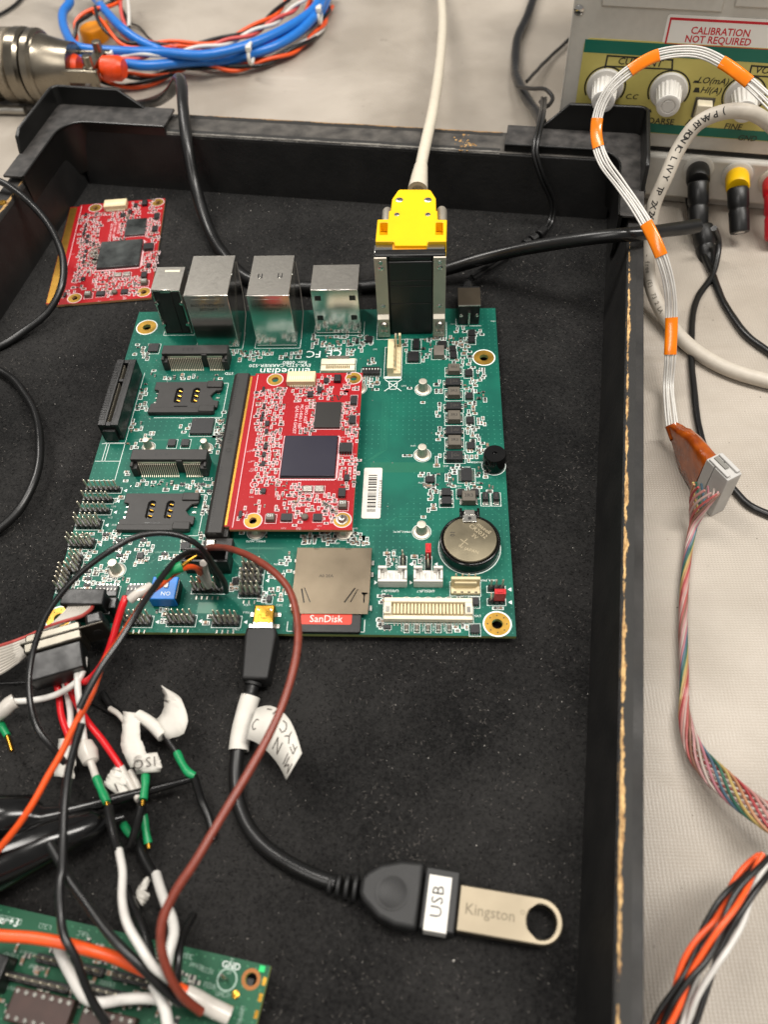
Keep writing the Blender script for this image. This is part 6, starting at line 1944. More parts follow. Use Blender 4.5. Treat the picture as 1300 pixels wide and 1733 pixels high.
for P_, rx in (((-63.4, 402.7, 7,), 6.5), ((22.1, 419.1, 0,), 8.0), ((63.3, 470.3, 0,), 7.0), ((-91.6, 485.0, 5,), 4.5)):
    P_ = Vector(P_)
    MB().tube([P_ + Vector((1.0 * math.cos(a) * 0.3, rx * math.cos(a) * 0.9, rx * math.sin(a) * 0.7 - 1)) for a in [2 * PI * i / 20 for i in range(21)]], 1.2, TIEM, 6).build('cable_strap', hs_, smooth=60)
    MB().cbox(P_.x, P_.y - rx * 0.6, P_.z + rx * 0.4, 3.5, 4, 3, TIEM).build('strap_lock', hs_, bevel=0.4)
oc = thing('dust_cover', 'small orange dust cover lying inside the wire coil', 'cover', (-98.6, 473.5, -14,))
MB().lathe([(9.5, 0), (9.5, 7), (8.5, 8.5), (0.001, 8.7)], mat('orange_cap_plastic', 'e08a00', 0.4), 28).build('cap_shell', oc)
MB().cyl(4, 12, 0, 6, 4.0, MATS['orange_cap_plastic'], 3.6, 16).build('cap_tether_end', oc, bevel=0.5)
cable('thin_black_wire', [(-193.0,497.9,-12), (-179.5,511.7,-12), (-172.6,526.3,-12), (-169.7,547.5,-12)], 1.2, BLKS, 'thin black wire at the far corner behind the round connector')
cable('thin_black_wire', [(-83.4,492.3,-11), (-70.8,486.6,-12), (-60.5,472.5,-13), (-53.8,464.0,-13.2)], 0.6, BLKS, 'hair thin black wire on the mat inside the coil')
cable('metal_rod', [(-160.5,375.8,-11), (-136.9,375.5,-11), (-120.3,374.7,-11)], 2.6, STEELD, 'steel rod lying behind the tray corner', 'rod')

# ------------------------------------------------------------------ bench power supply
PTH = math.radians(-10.3)
ps = thing('power_supply', 'grey bench power supply with olive control panel and white knobs', 'power supply', (262.36, 271.15, -10.00), PTH)
# local frame: x along the front, y into the case, z up from the front's lower edge
LX0, LX1, HT = -58.0, 84.0, 140.0
OLIVE = mat('olive_panel', 'c6ba68', 0.5, var=0.04, vscale=60, bump=(2500, 0.1))
TEAL = mat('teal_stripe', '0f6a57', 0.5)
PINK = mat('panel_print', '2a2a20', 0.6)
MB().prism(rrect(LX0, -4, LX1, HT, 4), 0.5, 180, PSUG, Matrix(((1, 0, 0, 0), (0, 0, 1, 0), (0, 1, 0, 0), (0, 0, 0, 1)))).build('case', ps, bevel=0.8)
MB().box(LX0, -2.0, 28.0, LX1, 0.5, HT, PSUG).build('front_bezel', ps, bevel=1.0)
MB().box(-14.0, -5.0, 2.0, LX1, -0.2, 25.5, PSUG).build('terminal_strip', ps, bevel=1.6)
MB().box(LX0 + 1, -0.6, 25.6, LX1, 0.0, 27.9, mat('dark_gap', '2b2926', 0.8)).build('panel_gap', ps)
for q in (-48, 72):
    MB().cyl(q, 12, -4.0, -4.0 + 0.1, 6, BLK2, 6, 18).build('foot', ps)
pz0, pz1 = 35.5, 79.5
pl = MB().prism(rrect(-50.5, pz0, 90, pz1, 3), 2.05, 2.3, OLIVE, Matrix(((1, 0, 0, 0), (0, 0, -1, 0), (0, 1, 0, 0), (0, 0, 0, 1)))).build('control_panel', ps)
MB().box(-50.3, -2.36, pz1 - 6.5, 90, -2.28, pz1 - 0.6, TEAL).build('upper_stripe', pl)
MB().box(-50.3, -2.36, pz0 + 0.3, 90, -2.28, pz0 + 5.0, TEAL).build('lower_stripe', pl)
FR = Matrix(((1, 0, 0, 0), (0, 0, -1, 0), (0, 1, 0, 0), (0, 0, 0, 1)))       # (x, z) drawing -> front face
def on_front(x, z, d=2.42, rot=0.0):
    return Matrix.Translation((x, -d, z)) @ Matrix.Rotation(PI / 2, 4, 'X') @ Matrix.Rotation(rot, 4, 'Z')
pr_ = MB()
for s, sz, (x, z), sh in (('CURRENT', 4.6, (-23.3, 69.8,), 0.15), ('C.C', 3.6, (-24.1, 53.2,), 0.25), ('COARSE', 4.2, (-8.8, 41.8,), 0.0), ('LO(mA)', 4.2, (11.9, 63.3,), 0.3), ('HI(A)', 4.2, (12.1, 58.7,), 0.3),
                          ('AMPS', 4.2, (9.6, 42.3,), 0.1), ('FINE', 4.2, (27.3, 41.7,), 0.1), ('GND', 4.0, (35.5, 36.4,), 0.2), ('VOLTAGE', 4.6, (39.3, 69.6,), 0.15), ('FINE', 4.2, (-35.5, 41.7,), 0.0)):
    letter(pr_, s, sz, PINK, on_front(x, z), shear=sh, bold=0.05)
def plan_line(pts, w):
    for (x0, z0), (x1, z1) in zip(pts, pts[1:]):
        L = math.hypot(x1 - x0, z1 - z0)
        a = math.atan2(z1 - z0, x1 - x0)
        pr_.add([(-L / 2 - w / 2, -w / 2, 0), (L / 2 + w / 2, -w / 2, 0), (L / 2 + w / 2, w / 2, 0), (-L / 2 - w / 2, w / 2, 0)], [(0, 1, 2, 3)], PINK, on_front((x0 + x1) / 2, (z0 + z1) / 2, rot=a))
plan_line([(-39.0, 66.5,), (-38.8, 72.0,), (-8.7, 71.9,), (-7.8, 67.0,)], 0.8)
plan_line([(-39.1, 67.1,), (-7.9, 67.6,)], 0.7)
plan_line([(27.4, 66.5,), (27.1, 71.4,), (47.9, 71.2,)], 0.8)
plan_line([(27.4, 66.9,), (49.4, 66.9,)], 0.7)
for (x, z), n_ in (((4.5, 62.8,), 1), ((5.7, 58.3,), 2)):
    pr_.add([(-1.6, -0.9, 0), (1.6, -0.9, 0), (0.9, -0.9 + 1.2 * n_, 0), (-0.9, -0.9 + 1.2 * n_, 0)], [(0, 1, 2, 3)], PINK, on_front(x, z))
for (x, z) in ((-45.1, 46.2,), (-23.5, 47.8,), (-13.7, 46.9,)):
    pr_.add([(-1, -0.7, 0), (1, -0.7, 0), (0, 1.1, 0)], [(0, 1, 2)], PINK, on_front(x, z))
tag(pr_.build('panel_print', pl, smooth=0), 'black printed control names', None)
KNB = mat('pale_grey_knob', 'd6d3cd', 0.45, var=0.04)
def knob(x, z):
    k = bpy.data.objects.new('knob', None)
    scene.collection.objects.link(k)
    k.parent = ps
    k.location = (x * MM, -2.3 * MM, z * MM)
    Mk = Matrix.Rotation(PI / 2, 4, 'X')
    MB().lathe([(8.9, 0), (8.9, 0.8), (8.3, 1.4), (5.9, 1.6)], KNB, 36, Mk).build('skirt', k, smooth=40)
    mb = MB()
    n = 72
    pr = [(6.2, 1.5), (5.9, 8.0), (5.5, 13.6)]
    vs, fs = [], []
    for r_, q in pr:
        for i in range(n):
            a = 2 * PI * i / n
            rr_ = r_ * (1.0 if (i // 2) % 2 else 0.945)
            vs.append((rr_ * math.cos(a), rr_ * math.sin(a), q))
    for j in range(len(pr) - 1):
        for i in range(n):
            fs.append((j * n + i, j * n + (i + 1) % n, (j + 1) * n + (i + 1) % n, (j + 1) * n + i))
    mb.add(vs, fs, KNB, Mk)
    mb.lathe([(5.5, 13.6), (5.3, 14.3), (4.7, 14.5), (3.4, 14.5), (3.2, 14.1), (2.9, 14.1), (2.7, 14.5), (0.001, 14.5)], KNB, 30, Mk)
    mb.build('grip', k, smooth=25)
    rg_ = MB()
    vs, fs = [], []
    for i in range(31):
        a = math.radians(-30 + 240 * i / 30)
        vs += [(9.3 * math.cos(a), 9.3 * math.sin(a), 0.14), (10.0 * math.cos(a), 10.0 * math.sin(a), 0.14)]
    for i in range(30):
        fs.append((2 * i, 2 * i + 1, 2 * i + 3, 2 * i + 2))
    rg_.add(vs, fs, INK, Mk)
    rg_.build('index_arc', k)
for (x, z) in ((-37.5, 57.3,), (-7.1, 57.4,), (27.8, 57.2,)):
    knob(x, z)
x, z = 10.8, 50.3
MB().box(x - 4.6, -2.9, z - 5.0, x + 4.6, -2.3, z + 5.0, mat('button_well', '4d4a40', 0.6)).build('button_well', ps)
MB().box(x - 3.6, -8.0, z - 4.0, x + 3.6, -2.4, z + 4.0, CREAM).build('push_button', ps, bevel=0.5)
# meter windows
x0, z0 = -45.5, 90.3
x1, _z = 7.6, 93.9
MB().box(x0, -3.0, z0 + 3.4, x1, -1.5, HT - 8, PSUG).build('meter_bezel', ps, bevel=1.2)
MB().box(x0 + 4, -3.5, z0 + 11, x1 - 3, -3.1, HT - 12, BLKG).build('meter_window', ps)
x0, z0 = 11.9, 92.8
MB().box(x0, -3.0, z0 + 3.4, x0 + 46, -1.5, HT - 8, PSUG).build('meter_bezel', ps, bevel=1.2)
MB().box(x0 + 4, -3.5, z0 + 11, x0 + 42, -3.1, HT - 12, BLKG).build('meter_window', ps)
x, z = -58.2, 91.5
MB().lathe([(2.3, 0), (2.3, 0.6), (1.2, 1.2), (0.001, 1.3)], STEEL, 18, on_front(x + 3, z, 2.0)).build('case_screw', ps)
# calibration sticker
xa, za = -15.2, 78.0
xb, zb = -15.0, 89.9
za, zb = za - 1.0, zb + 1.2
st = MB().prism(rrect(xa, za, xa + 66, zb + 0.6, 1.2), 2.1, 2.25, PAPER, FR).build('calibration_sticker', ps)
st.data.materials[0] = mat('sticker_white', 'f0eee8', 0.5)
REDI = mat('red_ink', 'cc1a2c', 0.5)
zc, hz = (za + zb) / 2 + 0.3, (zb - za)
fr_ = MB()
for a, b, c_, d_ in ((xa + 1.2, za + 1.2, xa + 64.8, za + 2.2), (xa + 1.2, zb - 1.7, xa + 64.8, zb - 0.6), (xa + 1.2, za + 2.0, xa + 2.0, zb - 1.4), (xa + 64, za + 2.0, xa + 64.8, zb - 1.4)):
    fr_.box(a, -2.31, b, c_, -2.27, d_, REDI)
fr_.build('red_border', st)
tx = MB()
letter(tx, 'CALIBRATION', 4.4, REDI, on_front(9.3, 85.3, 2.3), bold=0.08, sx=0.92)
letter(tx, 'NOT REQUIRED', 4.4, REDI, on_front(9.2, 81.5, 2.3), bold=0.08, sx=0.92)
tx.build('lettering', st, smooth=0)
# binding posts
def post(px_, m_, name='binding_post'):
    x, z = px_
    Mk = Matrix.Translation((x, -5.0, z)) @ Matrix.Rotation(PI / 2, 4, 'X')
    o = MB().lathe([(7.6, 0), (7.6, 1.0), (6.8, 1.6)], PSUG, 30, Mk).build(name, ps, smooth=40)
    MB().lathe([(5.6, 1.5), (5.8, 3.0), (5.8, 10.0), (5.2, 11.2), (0.001, 11.2)], m_, 26, Mk).build('post_cap', o, smooth=40)
    return x, z
REDG = mat('red_post', 'cf2030', 0.4)
pb = post((16.4, 19.5,), BLK)
py_ = post((36.2, 17.9,), YEL)
pr2 = post((54.9, 16.1,), REDG)
def psu_world(x, y, z):
    c, s = math.cos(PTH), math.sin(PTH)
    o = (262.36, 271.15, -10.00)
    return Vector((o[0] + x * c - y * s, o[1] + x * s + y * c, o[2] + z))
def banana(P, d, L, m_, label, tip_hole=True):
    o = thing('banana_plug', label, 'plug', tuple(P), 0, 'banana plugs at the supply terminals')
    q = Vector(d).normalized().to_track_quat('Z', 'Y').to_matrix().to_4x4()
    MB().lathe([(4.6, 0), (5.2, 1.0), (5.2, L * 0.42), (4.6, L * 0.46), (4.6, L * 0.5), (5.0, L * 0.53), (4.9, L - 1), (4.5, L), (2.6, L), (2.4, L - 5), (0.001, L - 5)], m_, 24, q).build('plug_sleeve', o, smooth=35)
    MB().lathe([(2.55, L + 0.05), (2.0, L + 0.06), (1.8, L - 3)], STEEL, 18, q).build('socket_ring', o)
    return o
P = psu_world(pb[0], -16.4, pb[1])
banana(P, (0.05, -0.55, -0.55), 24, BLK, 'black banana plug in the black terminal')
P2 = P + Vector((0.05, -0.55, -0.55)).normalized() * 18 + Vector((2, -3, -2))
banana(P2, (0.12, -0.75, -0.5), 22, BLK, 'second black banana plug stacked under the first')
P = psu_world(py_[0], -16.4, py_[1])
banana(P, (0.06, -0.6, -0.5), 22, BLK, 'black banana plug in the yellow terminal')
P = psu_world(pr2[0], -16.4, pr2[1])
banana(P, (0.02, -0.6, -0.5), 22, REDG, 'red banana plug in the red terminal')

# ------------------------------------------------------------------ USB adapter cable and flash drive
ug = thing('usb_adapter_cable', 'short black adapter cable with paper flag from the board to a flash drive', 'cable', (75, 0, -4.6))
def ul(P):
    return [tuple(Vector(q) - Vector((75, 0, -4.6))) for q in P]
RUB = mat('matte_black_rubber', '171717', 0.55, var=0.15, bump=(1800, 0.2))
(x, y, sx, sy), = [(80.7,-2.8,10.7,5.4)]
x -= 75
y0 = y + sy / 2
MB().box(x - 3.9, y0 - 0.6, 4.9, x + 3.9, y0 + 3.0, 8.6, TIN).build('plug_shell', ug, bevel=0.5)
MB().prism([(x - 4.6, y0 - 19.5), (x + 4.6, y0 - 19.5), (x + 5.6, y0 - 3), (x + 5.3, y0), (x - 5.3, y0), (x - 5.6, y0 - 3)], 2.2, 10.2, RUB).build('plug_grip', ug, bevel=1.0, seg=3)
cpts = ul([(79.7,-14.8,2.2), (79.5,-19.6,1.4), (78.7,-23.7,0.4), (77.7,-30.0,-0.5), (77.0,-37.4,-1.2), (76.7,-43.5,-1.6), (77.3,-51.1,-1.8), (79.4,-59.0,-1.8), (83.5,-66.1,-1.8), (89.3,-71.6,-1.8), (96.6,-75.9,-1.8), (104.5,-79.3,-1.8), (111.8,-81.6,-1.5)])
cs_ = spline(cpts, 1.5)
MB().tube(cs_, 2.3, BLKS, 14).build('jacket', ug, smooth=60)
for k in range(4):
    i = 1 + k * 2
    d = (cs_[i + 1] - cs_[i]).normalized()
    MB().tube([cs_[i] - d * 0.6, cs_[i] + d * 0.6], 3.3 - 0.15 * k, RUB, 14).build('relief_ring', ug, bevel=0.2)
# paper flag folded round the cable
i0 = min(range(len(cs_)), key=lambda i: (cs_[i] - Vector(ul([(77.7,-33.5,0)])[0])).length)
c0 = cs_[i0]
tdir = (cs_[i0 + 2] - cs_[i0 - 2]).normalized()
top_ = spline(ul([(82.3,-29.8,5), (86.7,-29.4,6.5), (90.8,-31.3,8), (94.7,-35.2,9.5), (97.7,-40.7,10.5), (100.0,-46.6,11)]), 0.8)
bot_ = spline(ul([(80.0,-39.9,4.5), (83.9,-41.5,5.6), (87.4,-44.1,6.6), (91.0,-47.6,7.4), (93.4,-50.7,8), (95.5,-54.2,8.5)]), 0.8)
n = 26
vs, fs = [], []
for i in range(n):
    a = top_[int(i * (len(top_) - 1) / (n - 1))]
    b = bot_[int(i * (len(bot_) - 1) / (n - 1))]
    m_ = (a + b) / 2 + Vector((0.3, 0.2, 0.9))
    vs += [a, m_, b]
for i in range(n - 1):
    for j in (0, 1):
        fs.append((i * 3 + j, i * 3 + j + 1, i * 3 + 4 + j, i * 3 + 3 + j))
flag = MB().add(vs, fs, PAPER).build('paper_flag', ug, smooth=60)
so = flag.modifiers.new('thick', 'SOLIDIFY')
so.thickness = 0.15 * MM
wrap = wobble([cs_[i] for i in range(i0 - 6, i0 + 6)], 0.5, 5)
wr = MB().tube(wrap, 3.0, PAPER, 18, prof=[(math.cos(2 * PI * j / 18) * (1.25 if math.cos(2 * PI * j / 18) < 0 else 1.0), math.sin(2 * PI * j / 18)) for j in range(18)], caps=False).build('flag_wrap', ug, smooth=60)
# pen strokes follow the flag's surface
def flag_pt(u, v):
    i = u * (n - 1)
    k = min(n - 2, int(i))
    f_ = i - k
    def P_(k2):
        a, m_, b = Vector(vs[k2 * 3]), Vector(vs[k2 * 3 + 1]), Vector(vs[k2 * 3 + 2])
        return a.lerp(m_, v * 2) if v < 0.5 else m_.lerp(b, v * 2 - 1)
    return P_(k).lerp(P_(k + 1), f_) + Vector((0.05, -0.05, 0.28))
pen = MB()
PENM = mat('pen_ink', '3a332c', 0.6)
def pen_text(chars, u0, v0, du, dv, up_, sc):
    G = {'M': [(0, 0, 0, 1), (0, 1, .5, .4), (.5, .4, 1, 1), (1, 1, 1, 0)], 'I': [(0, 0, 0, 1)], 'N': [(0, 0, 0, 1), (0, 1, 1, 0), (1, 0, 1, 1)], 'F': [(0, 0, 0, 1), (0, 1, .9, 1), (0, .5, .7, .5)],
         'Y': [(0, 1, .5, .5), (1, 1, .5, .5), (.5, .5, .5, 0)], 'C': [(.9, .9, .4, 1), (.4, 1, 0, .6), (0, .6, 0, .3), (0, .3, .4, 0), (.4, 0, .9, .1)], '-': [(0, .5, .8, .5)], '/': [(0, 0, .6, 1)], 'S': [(.8, .9, .2, .9), (.2, .9, .1, .6), (.1, .6, .8, .4), (.8, .4, .7, .05), (.7, .05, 0, .1)], 'O': [(.5, 1, 0, .5), (0, .5, .5, 0), (.5, 0, 1, .5), (1, .5, .5, 1)]}
    for i, ch in enumerate(chars):
        for a, b, c_, d_ in G.get(ch, []):
            p = [flag_pt(min(1, max(0, u0 + (i * 1.35 + s) * du * sc - t_ * dv * sc)), min(1, max(0, v0 + (i * 1.35 + s) * up_[0] * sc + t_ * up_[1] * sc))) for s, t_ in ((a, b), ((a + c_) / 2, (b + d_) / 2), (c_, d_))]
            pen.tube(p, 0.13, PENM, 5)
pen_text('MIN', 0.96, 0.58, -0.12, 0.0, (0.0, 0.30), 1.0)
pen_text('FYC', 0.88, 0.14, -0.11, 0.0, (0.0, 0.28), 1.0)
pen_text('-/', 0.18, 0.2, 0.08, 0.0, (0.0, -0.2), 1.0)
pen_text('C', 0.05, 0.72, 0.08, 0.0, (0.0, -0.3), 1.0)
pen.build('handwriting', flag, smooth=0)
# USB socket end
E0, E1 = Vector((109.6, -81.1, 0,)), Vector((178.4, -91.8, 0,))
dirx = (E1 - E0).normalized()
a_ = math.radians(-7.38)
uo = Vector((119.5, -83.0, 0,))
MU = Matrix.Translation((uo.x - 75, uo.y, 0)) @ Matrix.Rotation(a_, 4, 'Z')
sm_ = MB().prism([(0, -2.2), (1.6, -4.0), (6.5, -7.6), (11.5, -9.0), (18.0, -9.2), (18.0, 9.4), (11, 8.9), (5, 6.8), (1.6, 4.2), (0, 2.3)], 0.1, 9.0, RUB, MU).build('socket_hood', ug, bevel=1.4, seg=3)
MB().lathe([(4.9, 9.02), (4.9, 9.3), (4.4, 9.35), (4.0, 9.1), (0.001, 9.05)], RUB, 32, MU @ Matrix.Translation((9.6, -0.4, 0))).build('thumb_disc', sm_, smooth=50)
MB().box(18.5, -8.5, 0.1, 28.7, 8.4, 8.4, RUB, MU).build('socket_sleeve', ug, bevel=0.6)
for k in range(4):
    MB().tube([MU @ Vector((-2.2 - k * 2.6, 0.1, 3.4 - k * 0.2)), MU @ Vector((-0.9 - k * 2.6, 0.1, 3.4 - k * 0.2))], 4.0 - 0.4 * k, RUB, 14).build('relief_ring', ug, bevel=0.3)
ul_ = MB().box(19.8, -8.7, 8.42, 26.4, 6.2, 8.62, WHITE, MU).box(19.8, -8.72, 1.5, 26.4, -8.52, 8.42, WHITE, MU).build('printed_label', ug, bevel=0.1)
letter(MB(), 'USB', 4.9, INK, MU @ Matrix.Translation((23.0, -0.8, 8.64)) @ Matrix.Rotation(PI / 2, 4, 'Z'), space=1.05).build('lettering', ul_)
fd = thing('flash_drive', 'champagne metal flash drive with key ring hole in the adapter socket', 'flash drive', (uo.x, uo.y, -4.6), a_)
CHAMP = mat('champagne_metal', '7b7262', 0.42, 1.0, var=0.08, vscale=60, rvar=0.06, bump=(2600, 0.06))
def fdout():
    o_ = [(28.9, -7.2), (52.8, -7.2)]
    for i in range(1, 14):
        a = -PI / 2 + PI * i / 14
        o_.append((52.8 + 6.2 * math.cos(a), -0.9 + 6.3 * math.sin(a)))
    return o_ + [(52.8, 5.4), (28.9, 5.4)]
hole_ = [(52.9 + 4.2 * math.cos(2 * PI * i / 24), -1.1 + 4.5 * math.sin(2 * PI * i / 24)) for i in range(24)]
fb = plate(fdout(), [hole_], 2.2, 6.4, CHAMP, 'metal_body', fd)
bvm = fb.modifiers.new('edge', 'BEVEL')
bvm.width = 0.5 * MM
bvm.segments = 2
bvm.limit_method = 'ANGLE'
letter(MB(), 'Kingston', 4.3, mat('shaded_champagne_relief', '665e50', 0.5, 0.95), TR(38.2, -1.0, 6.4), extrude=0.14, sx=0.95).build('embossed_lettering', fd)  # same metal as the body, coloured darker to paint in the relief's shade
MB().ring(47.4, 0.6, 6.45, 0.45, 0.62, MATS['shaded_champagne_relief'], 14).build('registered_mark', fd)

# ------------------------------------------------------------------ ribbon cable and serial adapter at the near corner
rc = thing('ribbon_cable', 'grey ribbon cable with red edge plugged into the corner of the green board', 'cable', (20, 8, 0))
def rl(P):
    return [tuple(Vector(q) - Vector((20, 8, 0))) for q in P]
(x, y, sx, sy), = [(18.0,6.8,15.5,4.7)]
x, y = x - 20, y - 8
MB().box(x - sx / 2 + 1, y - 3.2, 0.2, x + sx / 2, y + 3.8, 6.6, BLK2).build('box_header', rc, bevel=0.3)
MB().box(x - sx / 2, y - 2.6, 6.8, x + sx / 2 - 1.0, y + 3.2, 11.2, BLK).build('socket_body', rc, bevel=0.4)
MB().box(x - sx / 2 - 0.4, y - 2.9, 11.3, x + sx / 2 - 0.6, y + 3.5, 13.4, BLK).build('strain_bar', rc, bevel=0.5)
MB().box(x + sx / 2 - 0.5, y - 2.0, 0.2, x + sx / 2 + 2.6, y + 2.6, 9.0, BLK2).build('latch', rc, bevel=0.5)
RIB = mat('ribbon_grey', 'b8b2a8', 0.5, var=0.05)
RIBR = mat('ribbon_red_edge', 'a8433c', 0.5)
A = rl([(12.4,4.3,11), (11.9,1.4,12), (10.6,-1.9,13), (8.0,-4.6,12), (3.3,-8.5,8), (-1.7,-14.4,6), (-7.7,-19.3,5), (-15.4,-22.8,4)])
B = rl([(21.4,5.1,11), (22.3,2.4,13), (20.4,-1.5,15), (15.1,-3.3,15), (7.6,-4.7,13), (1.1,-6.9,11), (-8.4,-10.1,10), (-16.8,-11.5,9)])
A, B = spline(A, 1.5), spline(B, 1.5)
N = 60
def samp(L, i):
    f_ = i * (len(L) - 1) / (N - 1)
    k = min(len(L) - 2, int(f_))
    return L[k].lerp(L[k + 1], f_ - k)
for c_ in range(10):
    u = (c_ + 0.5) / 10
    pts = [samp(A, i).lerp(samp(B, i), u) for i in range(N)]
    MB().tube(pts, 0.62, RIBR if c_ == 9 else RIB, 6, prof=None).build('conductor', rc, smooth=60)

sd_ = thing('serial_adapter', 'nine way metal serial plug with black body and red and white wires', 'plug', (12.9, -9.6, 8,), math.radians(19))
o_ = sd_.location
DSUB = mat('plug_tin', '6f6b62', 0.34, 1.0, var=0.08)
# metal shells, black body pointing at the viewer
MB().prism(rrect(-9.5, -1.2, 9.0, 2.6, 1.2), 0, 9.0, DSUB).build('inner_shell', sd_, bevel=0.5)
MB().prism(rrect(-10.2, -4.4, 9.2, -0.6, 1.0), -0.6, 9.2, DSUB).build('outer_shell', sd_, bevel=0.6)
fl_o = rrect(-15.4, -0.4, 16.2, 0.4, 0.3)
MB().box(-11.2, -1.0, -1.6, 16.8, -0.2, 9.6, DSUB).build('flange', sd_, bevel=0.6)
MB().lathe([(1.7, 0.0), (1.6, 0.12), (0.001, 0.14)], INK, 18, Matrix.Translation((13.2, -1.0, 4.0)) @ Matrix.Rotation(PI / 2, 4, 'X')).build('screw_hole', sd_)
MB().box(-9.6, -14.5, 0.2, 8.4, -4.4, 8.0, BLK2).build('black_body', sd_, bevel=0.5)
MB().box(10.4, -0.1, -1.5, 16.6, 5.0, 8.6, BLK2).build('mating_ear', sd_, bevel=1.2)
def sw(name, pts, r, m_, step=1.5):
    inv = Matrix.Rotation(-math.radians(19), 4, 'Z')
    base_ = Vector((o_.x / MM, o_.y / MM, o_.z / MM - Z0))
    return MB().tube(spline([tuple(inv @ (Vector(q) - base_)) for q in pts], step), r, m_, 10).build(name, sd_, smooth=60)
sw('red_wire', [(11.5,-17.8,8), (13.0,-22.0,6), (14.4,-25.5,5), (16.9,-32.8,4), (20.4,-38.7,4), (23.1,-43.1,4)], 1.15, REDW)
sw('red_wire', [(14.9,-17.6,9), (16.9,-21.8,7), (19.0,-25.5,5), (23.5,-31.5,5), (27.8,-36.3,5), (33.3,-41.5,5), (39.0,-47.7,4), (41.1,-50.1,3)], 1.15, REDW)
sw('red_wire', [(18.1,-16.9,10), (19.6,-20.4,9), (22.2,-22.9,9), (25.3,-23.9,11), (28.8,-23.3,14), (33.0,-19.8,18), (36.2,-14.3,23), (38.2,-8.4,27), (39.9,-4.5,30), (40.2,-2.5,30)], 1.2, REDW)
sw('white_wire', [(14.7,-17.5,8), (15.9,-22.0,6), (17.6,-26.7,4), (20.1,-32.8,4), (21.1,-38.9,3)], 1.1, WHTW)
sw('white_wire', [(20.4,-16.5,11), (22.4,-21.7,12), (24.4,-28.3,12), (25.6,-32.9,10), (26.4,-36.9,8), (27.7,-41.9,6)], 1.15, WHTW)
sw('white_wire', [(23.0,-15.6,11), (24.1,-20.0,12), (23.4,-23.7,12), (20.5,-26.0,11), (15.9,-27.7,9), (10.0,-29.1,8), (4.9,-29.8,8), (1.2,-30.0,8)], 1.1, WHTW)
sw('clear_crimp', [(1.9,-29.8,8), (0.4,-30.9,8), (-1.6,-32.7,7), (-4.3,-34.0,6)], 2.6, SHRINK)
# cover over the end of the red wire, where it meets the orange one
sw('white_sleeve', [(41.9,-3.3,30), (43.9,-2.0,31), (46.1,-0.3,31), (47.6,1.6,30)], 1.6, SHRINK)

# paper flagged wires with green taped ends
def taped(label, wire, green, tip, tail=None, paper=None):
    o = thing('tagged_wire', label, 'wire', (0, 0, 0), 0, 'tagged wires with green taped ends')
    for pts, r, m_, nm in wire:
        MB().tube(spline(pts, 1.5), r, m_, 8).build(nm, o, smooth=60)
    if green:
        pts = spline(green, 1.0)
        MB().tube(pts, [1.3 + 0.1 * math.sin(i * 1.1) for i in range(len(pts))], GRNT, 8).build('green_tape', o, smooth=60)
    if tip:
        MB().tube([Vector(q) for q in tip], [0.8] * len(tip), GOLD, 8).build('gold_tip', o, smooth=60)
    return o
def paper(parent, L, Rr, name='paper_tag', sag=0.6, seed=0):
    """sheet between two edge curves"""
    a_, b_ = spline(L, 1.0), spline(Rr, 1.0)
    n_ = 16
    v, f_ = [], []
    for i in range(n_):
        p = a_[int(i * (len(a_) - 1) / (n_ - 1))]
        q = b_[int(i * (len(b_) - 1) / (n_ - 1))]
        v += [p, (p * 2 + q) / 3 + Vector((0, 0, sag)), (p + q * 2) / 3 + Vector((0, 0, sag)), q]
    for i in range(n_ - 1):
        for j in range(3):
            f_.append((i * 4 + j, i * 4 + j + 1, i * 4 + 5 + j, i * 4 + 4 + j))
    rq = random.Random(len(v) + seed + int(v[0].x * 10))
    v = [p + Vector((rq.uniform(-0.22, 0.22), rq.uniform(-0.22, 0.22), rq.uniform(-0.3, 0.3))) for p in v]
    o = MB().add(v, f_, PAPER).build(name, parent, smooth=18)
    s_ = o.modifiers.new('thick', 'SOLIDIFY')
    s_.thickness = 0.2 * MM
    return o
t1 = taped('wire with big curled blank paper tag and green tape', [([(26.5,-22.4,-2), (31.4,-27.8,-1), (37.5,-31.7,2), (43.1,-32.9,4), (48.1,-35.4,5), (52.6,-38.2,5), (56.3,-42.6,5), (58.9,-45.4,5)], 1.2, BLKS, 'wire'), ([(43.2,-32.7,4.2), (48.3,-35.7,5.2), (53.2,-39.9,5.2)], 2.1, PAPER, 'tag_roll'), ([(65.4,-52.5,5), (66.6,-56.0,2), (67.5,-58.4,0), (70.4,-63.5,-2), (72.7,-69.8,-3)], 1.3, BLKS, 'tail_wire')],
           [(58.6,-45.1,5), (61.1,-48.8,5.5), (63.7,-51.7,5.5), (65.6,-52.5,5)], None)
paper(t1, [(48.6,-21.6,3), (51.3,-27.2,5), (51.8,-31.4,6), (50.2,-34.5,5.5)], [(49.0,-21.9,3), (57.6,-28.3,8), (61.2,-34.0,9), (60.7,-40.0,8), (54.8,-41.4,6)], sag=0.8)
t2 = taped('short wire with white tag and small green end hanging beside the black probes', [([(31.4,-28.8,0), (35.9,-31.7,2), (39.0,-34.8,3)], 1.0, SHRINK, 'clear_sleeve'), ([(51.5,-62.6,8), (50.7,-66.1,6), (49.3,-70.9,3), (48.1,-72.8,1)], 1.5, BLKS, 'wire')], [(50.4,-52.5,7), (51.4,-56.2,8), (51.9,-61.1,8.5)], [(51.9,-61.1,8.5), (51.9,-62.6,8)])
paper(t2, [(37.8,-31.4,4), (39.3,-38.2,5), (40.2,-43.3,6), (45.3,-51.1,7)], [(44.5,-32.8,5), (46.0,-39.9,7), (49.7,-46.3,8), (51.0,-50.3,8)], sag=0.5)
